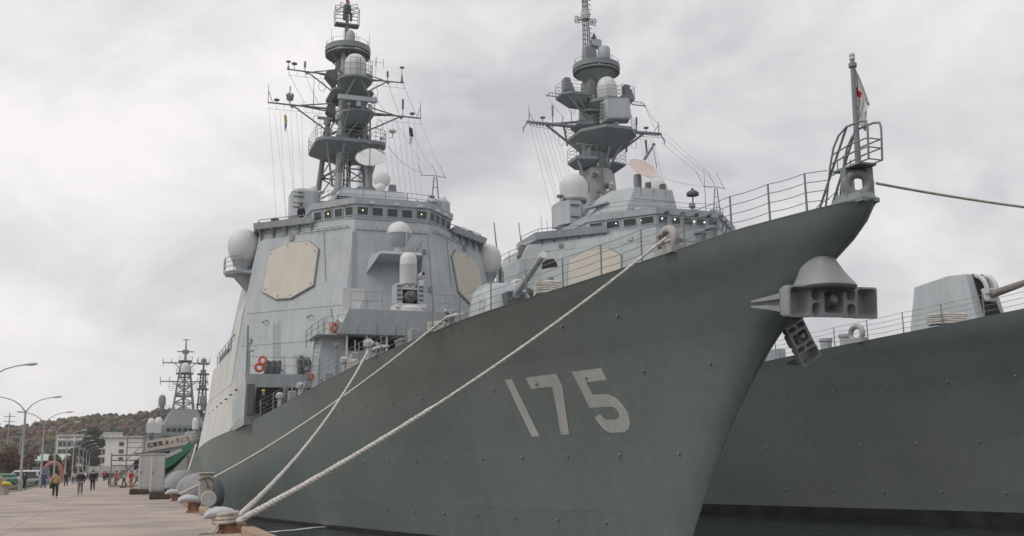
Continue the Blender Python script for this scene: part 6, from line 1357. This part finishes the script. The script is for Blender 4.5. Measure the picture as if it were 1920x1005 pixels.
# ============================================================ PEOPLE
def skin_mesh(name, pts, edges, sub=2):
    me = bpy.data.meshes.new(name); me.from_pydata([p[0] for p in pts], edges, [])
    o = bpy.data.objects.new(name, me); COL.objects.link(o)
    md = o.modifiers.new('skin', 'SKIN'); md.use_smooth_shade = True
    for i, p in enumerate(pts):
        r = p[1] if isinstance(p[1], tuple) else (p[1], p[1]); me.skin_vertices[0].data[i].radius = r
    me.skin_vertices[0].data[0].use_root = True
    s2 = o.modifiers.new('sub', 'SUBSURF'); s2.levels = sub; s2.render_levels = sub
    dg = bpy.context.evaluated_depsgraph_get(); m2_ = bpy.data.meshes.new_from_object(o.evaluated_get(dg)); m2_.name = name
    bpy.data.objects.remove(o); return m2_
for nm, c in dict(skin=(.42, .26, .19), hair=(.015, .013, .012), hair_grey=(.25, .24, .23), cloth_tan=(.42, .28, .15), cloth_black=(.018, .02, .028), cloth_olive=(.045, .045, .035), cloth_grey=(.19, .17, .175), cloth_navyblue=(.04, .055, .14), cloth_jean=(.06, .09, .19), cloth_red=(.45, .04, .06), cloth_beige=(.46, .40, .33), cloth_darkgreen=(.03, .05, .035), shoe_white=(.5, .48, .46), shoe_black=(.02, .02, .02), cloth_white=(.6, .6, .6)).items(): mat(nm, c, .85, .12, 5)
def pose(stride, lean, arm, bag=False):
    """joint table for a figure facing +Y, 1.68 m tall; stride swings legs, arm swings arms"""
    J = {}
    J['pel'] = (0, 0, .90); J['waist'] = (0, .01, 1.06); J['chest'] = (0, .02+lean, 1.27); J['neck'] = (0, .03+lean, 1.42); J['head0'] = (0, .05+lean, 1.50); J['head1'] = (0, .06+lean, 1.60)
    for sg, n in ((-1, 'l'), (1, 'r')):
        f = stride*sg
        J['hip'+n] = (sg*.09, 0, .86); J['knee'+n] = (sg*.10, f*.55+.03, .47+.01*abs(f)); J['ank'+n] = (sg*.10, f*1.1-(.05 if f < 0 else 0), .09+(.06 if f < 0 else 0)); J['toe'+n] = (sg*.115, J['ank'+n][1]+.15, .035+(.0 if f >= 0 else .02))
        J['sh'+n] = (sg*.185, .02+lean, 1.36); J['el'+n] = (sg*.24, -f*arm+lean-.03, 1.08); J['wr'+n] = (sg*.235, -f*arm*1.6+lean+.05, .86)
    return J
POSES = [pose(.0, .0, .3), pose(.26, .04, .5), pose(-.18, .03, .4), pose(.10, .05, .3)]
def body_meshes(J, k):
    P = []; E = []; idx = {}
    def add(n, p, r): idx[n] = len(P); P.append((p, r)); return idx[n]
    add('pel', J['pel'], (.13, .10)); add('waist', J['waist'], (.125, .09)); add('chest', J['chest'], (.145, .10)); add('neck', J['neck'], .055); add('head0', J['head0'], (.068, .078)); add('head1', J['head1'], (.075, .088))
    E += [(0, 1), (1, 2), (2, 3), (3, 4), (4, 5)]
    for n in 'lr':
        a = add('hip'+n, J['hip'+n], .085); b = add('knee'+n, J['knee'+n], .058); c = add('ank'+n, J['ank'+n], .038); d = add('toe'+n, J['toe'+n], (.035, .03)); E += [(0, a), (a, b), (b, c), (c, d)]
        a = add('sh'+n, J['sh'+n], .055); b = add('el'+n, J['el'+n], .042); c = add('wr'+n, J['wr'+n], .028)
        w_ = Vector(J['wr'+n]); e_ = Vector(J['el'+n]); d_ = (w_-e_).normalized(); h = add('hand'+n, tuple(w_+d_*.09), (.035, .02)); E += [(2, a), (a, b), (b, c), (c, h)]
    body = skin_mesh('body_%d' % k, P, E)
    P = []; E = []
    P.append((tuple(Vector(J['waist'])-Vector((0, 0, .16))), (.165, .135))); P.append((J['waist'], (.16, .125))); P.append((J['chest'], (.18, .135))); P.append((tuple(Vector(J['neck'])-Vector((0, 0, .02))), .075)); E += [(0, 1), (1, 2), (2, 3)]
    for n in 'lr':
        a = len(P); P.append((J['sh'+n], .078)); P.append((J['el'+n], .066)); P.append((tuple(Vector(J['wr'+n]).lerp(Vector(J['el'+n]), .12)), .052)); E += [(2, a), (a, a+1), (a+1, a+2)]
    jacket = skin_mesh('jacket_%d' % k, P, E)
    P = [(J['pel'], (.15, .12))]; E = []
    for n in 'lr':
        a = len(P); P.append((J['hip'+n], .105)); P.append((J['knee'+n], .082)); P.append((tuple(Vector(J['ank'+n])+Vector((0, 0, .02))), .065)); E += [(0, a), (a, a+1), (a+1, a+2)]
    trousers = skin_mesh('trousers_%d' % k, P, E)
    mb = MB(); h = J['head1']; mb.sphere((h[0], h[1]-.015, h[2]+.025), .1, 12, 8, (.86, 1.0, .92)); hair = mb.mesh('hair_%d' % k, 'hair', True)
    mb = MB()
    for n in 'lr':
        a = Vector(J['ank'+n]); mb.loft([[(a.x-.045, a.y-.07, a.z-.09+q), (a.x+.045, a.y-.07, a.z-.09+q), (a.x+.05, a.y+.12, a.z-.09+q*.8), (a.x, a.y+.19, a.z-.09+q*.5), (a.x-.05, a.y+.12, a.z-.09+q*.8)] for q in (0, .05, .11)])
    shoes = mb.mesh('shoes_%d' % k, 'shoe_black', 40)
    mb = MB(); f = Vector(J['head1']); mb.sphere((f.x, f.y+.088, f.z-.025), .016, 6, 5)
    for sg in (-1, 1): mb.sphere((sg*.078+f.x, f.y, f.z-.02), .022, 6, 5, (.5, .8, 1.3))
    face = mb.mesh('ears_nose_%d' % k, 'skin', True)
    for m_ in (body, jacket, trousers): m_.materials.clear(); m_.materials.append(MATS['skin'])
    return dict(body=body, jacket=jacket, trousers=trousers, hair=hair, shoes=shoes, ears_and_nose=face)
PM = [body_meshes(J, k) for k, J in enumerate(POSES)]
def person(x, y, k, rz, jk, tr, lab, z=.012, hair='hair', shoes='shoe_black', s=1.0, bag=None, group='people walking on the quay', cap=None):
    t = thing('person', lab, 'person', (x, y, z), rz, group); t.scale = (s, s, s)
    for nm, m_ in (('body', 'skin'), ('jacket', jk), ('trousers', tr), ('hair', hair), ('shoes', shoes), ('ears_and_nose', 'skin')):
        o = obj(nm, PM[k][nm], t); o.material_slots[0].link = 'OBJECT'; o.material_slots[0].material = MATS[m_]
    if cap: part('helmet', MB().sphere((0, .05, 1.65), .125, 12, 8, (.9, 1.05, .8)), cap, t, smooth=60)
    if bag:
        b = thing('shoulder_bag', 'dark shoulder bag worn by the walker in the tan jacket', 'bag', (x-.24, y-.08, .62)); part('pouch', MB().bevbox(-.10, .10, -.17, .17, 0, .32, .05), bag, b); part('strap', MB().path([(-.02, .0, .3), (.12, -.16, .58), (.34, -.12, .85), (.40, .06, .87), (.3, .2, .7), (.02, .16, .32)], .018, 5), bag, b)
person(-4.0, 72, 3, R(4), 'cloth_tan', 'cloth_olive', 'person in a tan jacket and dark trousers walking away', shoes='shoe_white', bag='cloth_olive')
person(-2.85, 80, 0, R(-6), 'cloth_black', 'cloth_grey', 'person in a black jacket and grey trousers walking away, white shoes', shoes='shoe_white', s=1.03)
person(-2.5, 98, 2, R(5), 'cloth_black', 'cloth_black', 'person all in black just beyond the grey-trousered walker', s=1.03)
person(-7.85, 120, 1, R(-10), 'cloth_navyblue', 'cloth_navyblue', 'person in blue working clothes near the kerb', s=1.02)
person(-6.2, 131, 1, R(175), 'cloth_darkgreen', 'cloth_black', 'person in a dark green coat right of the tan jacket')
person(-9.05, 112.5, 0, R(150), 'cloth_olive', 'cloth_black', 'person in a dark coat standing by the nearest lamp post')
person(-6.35, 153, 2, R(10), 'cloth_beige', 'cloth_jean', 'person in a pale jacket and blue jeans in mid quay', hair='hair_grey')
person(-4.9, 180, 1, 0, 'cloth_black', 'cloth_navyblue', 'person in a black jacket and navy trousers, left of a distant pair')
person(-4.1, 183, 2, 0, 'cloth_darkgreen', 'cloth_jean', 'person in dark green and jeans, right of a distant pair')
person(-3.2, 196, 0, R(20), 'cloth_red', 'cloth_black', 'small distant person in a red jacket on the quay')
person(-3.3, 222, 1, 0, 'cloth_black', 'cloth_black', 'distant person in black walking alone toward the white building')
person(-5.6, 236, 0, R(180), 'cloth_grey', 'cloth_black', 'distant person in a grey jacket in mid quay')
person(-4.4, 262, 2, R(180), 'cloth_navyblue', 'cloth_black', 'very distant person in navy near the end of the quay')
person(-1.4, 258, 1, R(180), 'cloth_beige', 'cloth_black', 'very distant person in beige near the end of the quay')
person(-6.9, 214, 1, 0, 'cloth_white', 'cloth_grey', 'distant person in a white top left of the grey jacket')
person(-.75, 121, 0, R(120), 'cloth_red', 'cloth_black', 'person in a red jacket seen through the stair tower', s=1.0)
person(.05, 123, 2, R(90), 'cloth_white', 'cloth_black', 'person in a white top seen through the stair tower')
person(.75, 122, 0, R(200), 'cloth_red', 'cloth_red', 'person all in red seen through the stair tower')
person(-1.5, 128, 1, R(180), 'cloth_black', 'cloth_black', 'person in black just left of the stair tower')
person(1.3, 119, 1, R(-90), 'cloth_beige', 'cloth_navyblue', 'person in beige at the right end of the stair tower')
person(-8.72, 86.5, 0, R(170), 'cloth_beige', 'cloth_beige', 'person in a pale beige coat at the left picture edge', hair='hair_grey')
random.seed(21)
_cl = ['cloth_black', 'cloth_navyblue', 'cloth_darkgreen', 'cloth_grey', 'cloth_olive', 'cloth_beige']
for i in range(22):
    person(random.uniform(-7.5, 0), random.uniform(190, 330), random.randrange(4), R(random.choice((0, 180))+random.uniform(-20, 20)), random.choice(_cl), random.choice(['cloth_black', 'cloth_jean', 'cloth_grey']), 'small far figure in the crowd on the distant quay', s=random.uniform(.93, 1.04), group='distant crowd on the quay')
person(16.5-8.75, 19.4+45.05, 0, R(150), 'cloth_black', 'cloth_black', 'sailor in a yellow helmet at the side passage of the numbered ship', z=4.65, cap='yellow_paint', group='sailors on the numbered ship')
person(16.5-5.6, 19.4+52.6, 0, R(160), 'cloth_black', 'cloth_black', 'sailor in black leaning at the left bridge wing', z=18.4, group='sailors on the numbered ship')
person(16.5-3.3, 19.4+40.2, 0, R(100), 'cloth_grey', 'cloth_black', 'sailor in grey working clothes beside the gun deckhouse', z=5.3, group='sailors on the numbered ship')

# ============================================================ STREET FURNITURE, VEHICLES, BUILDINGS, HILLS
mat('lamp_steel', (.30, .315, .325), .5, .1, 2); mat('lamp_head', (.50, .50, .48), .5, .08, 3)
LP = None
for i, y in enumerate([73, 104.6, 131, 157, 189, 219, 249, 280, 311, 342, 373, 404, 435]):
    x = -8.75-.0055*(y-104)
    if LP is None:
        LP = thing('street_lamp', '', 'street lamp', (x, y, 0), 0, 'twin arm street lamps along the quay road')
        part('pole', MB().lathe([(.16, 0), (.16, .5), (.12, .55), (.085, 7.2)], (0, 0, 0), n=10), 'lamp_steel', LP, smooth=40)
        part('base_box', MB().bevbox(-.2, .2, -.15, .15, .1, 1.0, .03), 'lamp_steel', LP)
        for sg in (-1, 1):
            arm = part('arm', MB().path([(0, 0, 7.0), (sg*.15, 0, 7.3), (sg*.5, 0, 7.75), (sg*1.1, 0, 8.15), (sg*1.7, 0, 8.35), (sg*2.2, 0, 8.45)], [.07, .06, .05, .045, .04, .04], 6), 'lamp_steel', LP, smooth=60)
            part('lamp_head', MB().loft([[(sg*(2.1+u*.9), wv*math.cos(t), 8.45+.08*u+wv*.55*math.sin(t)) for t in [2*math.pi*j/10 for j in range(10)]] for u, wv in ((0, .05), (.2, .12), (.55, .19), (.85, .15), (1, .04))]), 'lamp_head', arm, smooth=60)
        L_ = LP
    else:
        L_ = dup(LP); L_.location = (x, y, 0)
    nm = ['first twin lamp post, its pole just outside the left edge', 'nearest whole twin arm lamp post by the kerb', 'second whole twin arm lamp post by the kerb', 'third whole twin arm lamp post by the kerb', 'fourth whole twin arm lamp post by the kerb']
    L_['label'] = nm[i] if i < 5 else 'grey twin arm lamp post in the far row along the quay'
# yellow capped bollard near the left edge
t = thing('bollard', 'pale bollard with a yellow cap on the verge at far left', 'bollard', (-8.45, 88.5, .0)); part('post', MB().lathe([(.28, .012), (.26, .7)], n=14), 'post_beige', t, smooth=40); part('cap', MB().lathe([(.26, .7), (.42, .74), (.44, .86), (.3, .95), (0, .98)], n=14), 'yellow_paint', t, smooth=40)
# vehicles
mat('car_white', (.62, .63, .63), .3, .03, 3); mat('car_silver', (.32, .33, .34), .35, .04, 3); mat('tyre', (.02, .02, .02), .8, .1, 5); mat('glass_car', (.03, .035, .04), .1, .0); mat('tail_red', (.4, .02, .02), .3, .0)
def vehicle(x, y, rz, ln, wd, ht, m, lab, van=True, nm='parked_van', grp='vehicles parked behind the verge'):
    t = thing(nm, lab, 'van' if van else 'car', (x, y, -.02), rz, grp); hl, hw = ln/2, wd/2
    def rg(z, dl0, dl1, dw): return [(-hw+dw, -hl+dl0, z), (hw-dw, -hl+dl0, z), (hw-dw, hl-dl1, z), (-hw+dw, hl-dl1, z)]
    hood = .9 if van else 1.0
    part('body', MB().loft([rg(.28, .08, .05, .06), rg(.5, 0, 0, 0), rg(ht*.5, .03, .03, .01)] + ([rg(ht*.52, .05, .35, .03), rg(ht*.93, .16, 1.0, .14), rg(ht, .3, 1.2, .24)] if van else [rg(ht*.62, .1, hood, .05)])), m, t)
    if not van: part('cabin', MB().loft([rg(ht*.6, .55, 1.35, .08), rg(ht*.93, 1.1, 1.9, .24), rg(ht, 1.3, 2.1, .34)]), 'glass_car', t)
    else:
        for sg in (-1, 1): part('side_window', MB().loft([[(sg*(hw-.045), -hl+.3, ht*.56), (sg*(hw-.045), hl-.75, ht*.56), (sg*(hw-.12), hl-1.1, ht*.88), (sg*(hw-.12), -hl+.4, ht*.88)], [(sg*(hw-.015), -hl+.3, ht*.56), (sg*(hw-.015), hl-.75, ht*.56), (sg*(hw-.10), hl-1.1, ht*.88), (sg*(hw-.10), -hl+.4, ht*.88)]]), 'glass_car', t)
        part('rear_window', MB().loft([[(-hw+.15, -hl+.04, ht*.56), (hw-.15, -hl+.04, ht*.56), (hw-.22, -hl+.12, ht*.88), (-hw+.22, -hl+.12, ht*.88)], [(-hw+.15, -hl-.0, ht*.56), (hw-.15, -hl-.0, ht*.56), (hw-.22, -hl+.09, ht*.88), (-hw+.22, -hl+.09, ht*.88)]]), 'glass_car', t)
        part('windscreen', MB().loft([[(-hw+.12, hl-.36, ht*.55), (hw-.12, hl-.36, ht*.55), (hw-.2, hl-.92, ht*.9), (-hw+.2, hl-.92, ht*.9)], [(-hw+.12, hl-.30, ht*.55), (hw-.12, hl-.30, ht*.55), (hw-.2, hl-.86, ht*.9), (-hw+.2, hl-.86, ht*.9)]]), 'glass_car', t)
    for sg in (-1, 1):
        for yy in (-hl*.62, hl*.62): part('wheel', MB().lathe([(.12, -.1), (.3, -.1), (.32, -.05), (.32, .05), (.3, .1), (.12, .1)], (sg*(hw-.1), yy, .32), (1, 0, 0), 16), 'tyre', t, smooth=40)
        part('tail_light', MB().box(sg*(hw-.18)-.08, sg*(hw-.18)+.08, -hl-.02, -hl+.05, .75, 1.0), 'tail_red', t)
vehicle(-14.0, 172, R(80), 4.6, 1.8, 2.05, 'car_white', 'white van parked behind the kerb, left of the grey box')
vehicle(-12.9, 185, R(86), 3.4, 1.5, 1.95, 'car_white', 'white minivan parked right of the white van')
vehicle(-12.3, 163, R(70), 4.2, 1.7, 1.4, 'car_silver', 'silver car parked in front of the grey box', van=False, nm='parked_car')
mat('grey_box', (.20, .205, .225), .7, .1, 1.5)
t = thing('storage_container', 'dark grey box container beside the red arch', 'container', (-12.0, 176, 0)); part('body', MB().bevbox(-1.1, 1.1, -1.5, 1.5, .15, 2.45, .04), 'grey_box', t)
for i in range(6): part('rib', MB().box(-.95+i*.38-.05, -.95+i*.38+.05, -1.53, -1.495, .25, 2.35), 'grey_box', t)
mat('sheet_green', (.05, .20, .15), .7, .15, 1); mat('sheet_pale', (.42, .50, .44), .7, .1, 1)
t = thing('covered_boat', 'low green covered stack with pale stripe beyond the yellow barrier', 'covered stack', (-15.2, 152, 0))
for k, (z0, z1, m_) in enumerate(((.5, .85, 'sheet_green'), (.87, 1.05, 'sheet_pale'), (1.07, 1.4, 'sheet_green'), (1.42, 1.58, 'sheet_pale'))): part('tarpaulin', MB().bevbox(-2.3+.15*k, 2.2-.15*k, -1.5, 1.5, z0, z1, .05), m_, t)
t = thing('barrier', 'yellow barrier fence along the verge at far left', 'barrier', (-14.6, 128, 0))
part('panel', MB().box(-3, 2.4, -.03, .03, .3, .95), 'yellow_paint', t)
for i in range(7): part('barrier_post', MB().bar((-3+.9*i, .05, -.02), (-3+.9*i, .05, 1.05), .04), 'yellow_paint', t)
# inflatable arch
mat('arch_red', (.36, .15, .13), .6, .1, 2)
t = thing('inflatable_arch', 'red inflatable arch standing over the road', 'arch', (-12.0, 205, 0)); part('tube', MB().path([(1.65*math.cos(k), 0, 3.3*math.sin(k)**.8 if math.sin(k) > 0 else 0) for k in [math.pi*i/20 for i in range(21)]], .42, 10), 'arch_red', t, smooth=60)
for sg in (-1, 1): part('foot', MB().bevbox(sg*1.65-.5, sg*1.65+.5, -.5, .5, -.02, .18, .05), 'arch_red', t)
# trees
mat('leaf_green', (.045, .058, .034), .9, .35, .8); mat('leaf_olive', (.13, .115, .045), .9, .3, .5); mat('leaf_rust', (.135, .078, .045), .9, .35, .5); mat('leaf_red', (.13, .058, .042), .9, .35, .6); mat('leaf_dark', (.038, .046, .034), .95, .35, .6); mat('bark', (.09, .07, .05), .95, .25, 3)
def tree(x, y, h, r, ms, lab, n=2200, lobes=9, zlow=.3, grp='trees beside the quay road', seed=0):
    rnd = random.Random(seed); t = thing('tree', lab, 'tree', (x, y, -.05), 0, grp)
    mb = MB(); mb.path([(0, 0, 0), (.08, .03, h*.25), (-.05, .05, h*.55), (0, 0, h*.85)], [h*.03, h*.024, h*.016, h*.006], 8); part('trunk', mb, 'bark', t, smooth=60)
    L_ = []
    for i in range(lobes):
        a = rnd.uniform(0, 6.28); q = rnd.uniform(.0, .72)*r; z = h*rnd.uniform(zlow+.08, .9); lr = r*rnd.uniform(.3, .5)*(1.1-.5*z/h); L_.append((q*math.cos(a), q*math.sin(a), z, lr))
        part('limb', MB().bar((0, 0, z*.6), (q*math.cos(a), q*math.sin(a), z), h*.011, h*.004, 5), 'bark', t)
    L_.append((0, 0, h*.88, r*.35))
    mb = MB()
    for i in range(n):
        c = L_[rnd.randrange(len(L_))]; d = Vector((rnd.gauss(0, 1), rnd.gauss(0, 1), rnd.gauss(0, .8))).normalized()*c[3]*rnd.uniform(.55, 1.08); p = Vector(c[:3])+d
        u = Vector((rnd.gauss(0, 1), rnd.gauss(0, 1), rnd.gauss(0, .6))).normalized(); v = u.orthogonal().normalized(); s = r*rnd.uniform(.05, .10)
        mb.add([p-u*s, p+v*s*.7, p+u*s, p-v*s*.7], [(0, 1, 2, 3)], rnd.randrange(len(ms)) if rnd.random() < .5 else 0)
    o = obj('crown', mb.mesh('crown', ms, fix=False), t); return t
tree(-9.6, 352, 15.5, 6.0, ['leaf_dark', 'leaf_green'], 'large dark evergreen tree between the grey and white buildings', 3000, 12, .2, seed=3)
tree(-14.6, 330, 8.5, 3.2, ['leaf_green', 'leaf_olive'], 'small green tree before the grey building', 1400, 7, .15, seed=4)
for i, (x, y, h, r, m_) in enumerate(((-24.5, 205, 6.3, 3.4, 'leaf_red'), (-20.0, 214, 5.6, 3.2, 'leaf_rust'), (-16.8, 224, 5.8, 3.3, 'leaf_red'), (-13.6, 232, 5.2, 3.0, 'leaf_rust'), (-28, 218, 6.6, 3.6, 'leaf_rust'), (-11.6, 246, 5.0, 2.6, 'leaf_red'), (-22, 236, 7.0, 3.8, 'leaf_red'))):
    tree(x, y, h, r, [m_, 'leaf_rust', 'leaf_dark'], ['leftmost red autumn tree behind the yellow barrier', 'rust coloured tree second from left behind the vans', 'red autumn tree behind the second lamp post', 'rust coloured tree behind the grey container', 'tall rust tree at the far left edge', 'small red tree right of the inflatable arch', 'taller red tree behind the front row of autumn trees'][i], 1500, 8, .1, 'red autumn trees left of the road', seed=10+i)
# buildings
mat('wall_white', (.78, .755, .71), .8, .05, .2, streak=.08); mat('wall_grey', (.33, .32, .315), .8, .07, .2, streak=.1); mat('roof_grey', (.45, .44, .42), .8, .08, .3); mat('roof_green', (.42, .52, .45), .6, .08, .3); mat('window_dark', (.05, .055, .06), .2, .0)
def building(x, y, w_, d, h, wm, rm, lab, cols, rows, eave=.5, z0=-.05, wh=1.6, ww=1.6, strips=False):
    t = thing('building', lab, 'building', (x, y, z0), 0, 'buildings at the end of the quay')
    wl = part('wall', MB().box(-w_/2, w_/2, 0, d, 0, h), wm, t); rf = part('roof', MB().bevbox(-w_/2-eave, w_/2+eave, -eave, d+eave, h+.01, h+.75, .12), rm, t)
    for c in cols:
        for r in rows:
            w__ = part('window', MB().box(c-ww/2, c+ww/2, -.12, -.02, r, r+wh), 'wall_grey' if strips else 'roof_grey', t); part('pane', MB().box(c-ww/2+.1, c+ww/2-.1, -.14, -.125, r+.1, r+wh-.1), 'window_dark', w__)
    return t
bw = building(-.5, 400, 12.6, 16, 13.4, 'wall_white', 'roof_grey', 'white four storey building with three small dark windows', (-.9,), (2.6, 5.3, 8.0, 10.6), .75, wh=1.5, ww=1.7)
bg = building(-15.6, 430, 17.5, 18, 15.0, 'wall_grey', 'roof_grey', 'long grey building with rows of windows', [-7.6+1.55*i for i in range(11)], (2.0, 5.2, 8.4, 11.4), .4, wh=1.7, ww=1.25, strips=True)
for i in range(4): part('column', MB().box(-8.7+5.8*i-.25, -8.7+5.8*i+.25, -.5, -.15, 0, 15.2), 'wall_white', bg)
for i in range(4): part('floor_band', MB().box(-8.7, 8.7, -.2, -.02, 4.0+3.2*i, 4.7+3.2*i), 'wall_white', bg)
building(-5.2, 470, 7.5, 14, 17.2, 'wall_white', 'roof_grey', 'white roof block rising behind the dark evergreen tree', (-2, 0, 2), (13.2, 15.4), .2, wh=1.2, ww=1.2)
t = thing('building', 'low hall with a pale green roof behind the autumn trees', 'building', (-19.0, 300, 0), 0, 'buildings at the end of the quay')
part('wall', MB().box(-4.8, 4.8, 0, 12, 0, 4.7), 'wall_grey', t); part('roof', MB().loft([[(-5.2, -.4, 4.72), (5.2, -.4, 4.72), (5.2, 12.4, 4.72), (-5.2, 12.4, 4.72)], [(-5.2, 3, 6.5), (5.2, 3, 6.5), (5.2, 9, 6.5), (-5.2, 9, 6.5)]]), 'roof_green', t)
for i in range(5): part('window', MB().box(-4.2+i*1.9, -2.9+i*1.9, -.06, -.02, 1.5, 3.4), 'window_dark', t)
t = thing('boundary_wall', 'pale blue-grey boundary wall closing the end of the quay', 'wall', (-3, 345, 0))
for i in range(8): part('panel', MB().box(-7.6+1.9*i+.02, -5.7+1.9*i-.02, 0, .2, 0, 3.3), 'cabinet_beige', t)
for i in range(9): part('wall_post', MB().box(-7.6+1.9*i-.1, -7.6+1.9*i+.1, -.05, .25, 0, 3.45), 'wall_grey', t)
for x, y in ((-24, 250), (-27.5, 320)):
    pp = thing('utility_pole', 'grey utility pole with crossarms before the wooded hill' if x > -25 else 'second utility pole with crossarms, farther back at left', 'utility pole', (x, y, 0)); part('pole', MB().bar((0, 0, 0), (0, 0, 14.5 if x > -25 else 15), .17, .11, 8), 'wall_grey', pp)
    for z in (11.2, 12.6, 13.7): part('crossarm', MB().box(-1.1, 1.1, -.06, .06, z, z+.14), 'wall_grey', pp)
# wooded hills
def hill_h(x, y):
    base = 24+5*math.sin(x*.02+1.0)*.6+7*noise.noise((x*.012, 1.3, 0))+3*noise.noise((x*.04, 2.3, 0))
    base *= 1.0-.45*max(0, min(1, (x-70)/350)); f = max(0, min(1, (y-505)/150)); f = f*f*(3-2*f); b = max(0, min(1, (980-y)/200))
    return base*f*min(1, b+.3)+2.5*noise.noise((x*.03, y*.03, 5))*f-.5
mb = MB(); nx, ny = 90, 30; vs_ = []
for j in range(ny+1):
    for i in range(nx+1):
        x = -420+1000*i/nx; y = 495+480*j/ny; vs_.append((x, y, hill_h(x, y)))
mb.add(vs_, [(j*(nx+1)+i, j*(nx+1)+i+1, (j+1)*(nx+1)+i+1, (j+1)*(nx+1)+i) for j in range(ny) for i in range(nx)])
part('hill', mb, 'hill_earth', None, smooth=80, kind='structure')
bm = bmesh.new(); bmesh.ops.create_icosphere(bm, subdivisions=1, radius=1); ico_v = [v.co.copy() for v in bm.verts]; ico_f = [tuple(v.index for v in f.verts) for f in bm.faces]; bm.free()
rnd = random.Random(9); mb = MB(); kinds = ['leaf_dark', 'leaf_green', 'leaf_olive', 'leaf_rust', 'leaf_red']
def one_tree(x, y, z, s, k):
    for q in range(rnd.randrange(6, 9)):
        cx, cy, cz = x+rnd.gauss(0, .32)*s, y+rnd.gauss(0, .32)*s, z+s*(.45+rnd.random()*.9); r = s*rnd.uniform(.26, .46); sd = rnd.random()*50
        kk = k if rnd.random() < .85 else rnd.randrange(5)
        mb.add([(cx+v.x*r*(1+.45*noise.noise(v*2.3+Vector((sd, 0, 0)))), cy+v.y*r*(1+.4*noise.noise(v*2.3+Vector((0, sd, 0)))), cz+v.z*r*.85*(1+.45*noise.noise(v*2.3+Vector((0, 0, sd))))) for v in ico_v], ico_f, kk)
cnt = 0
for i in range(4200):
    x = rnd.uniform(-150, 60) if i < 3300 else rnd.uniform(60, 420); y = rnd.uniform(508, 720)
    z = hill_h(x, y); nv = noise.noise((x*.016, y*.014, 3))+rnd.gauss(0, .13)
    k = 0 if nv < -.12 else 1 if nv < .08 else 3 if nv < .22 else 2 if nv < .36 else 4
    one_tree(x, y, z-.8, rnd.uniform(2.4, 4.8), k)
forest = obj('forest', mb.mesh('forest', kinds, fix=False), None, kind='stuff'); smooth_mesh(forest.data, 180)

# thin autumn haze over the harbour
hz = bpy.data.materials.new('haze'); hz.use_nodes = True; N = hz.node_tree.nodes; N.clear(); ho = N.new('ShaderNodeOutputMaterial'); pv = N.new('ShaderNodeVolumePrincipled')
pv.inputs['Density'].default_value = .00028; pv.inputs['Color'].default_value = (.93, .94, .96, 1); pv.inputs['Anisotropy'].default_value = 0.0
hz.node_tree.links.new(pv.outputs[0], ho.inputs['Volume']); MATS['haze'] = hz
part('haze', MB().box(-910, 1810, -210, 2610, -9, 60), 'haze', None, kind='stuff')
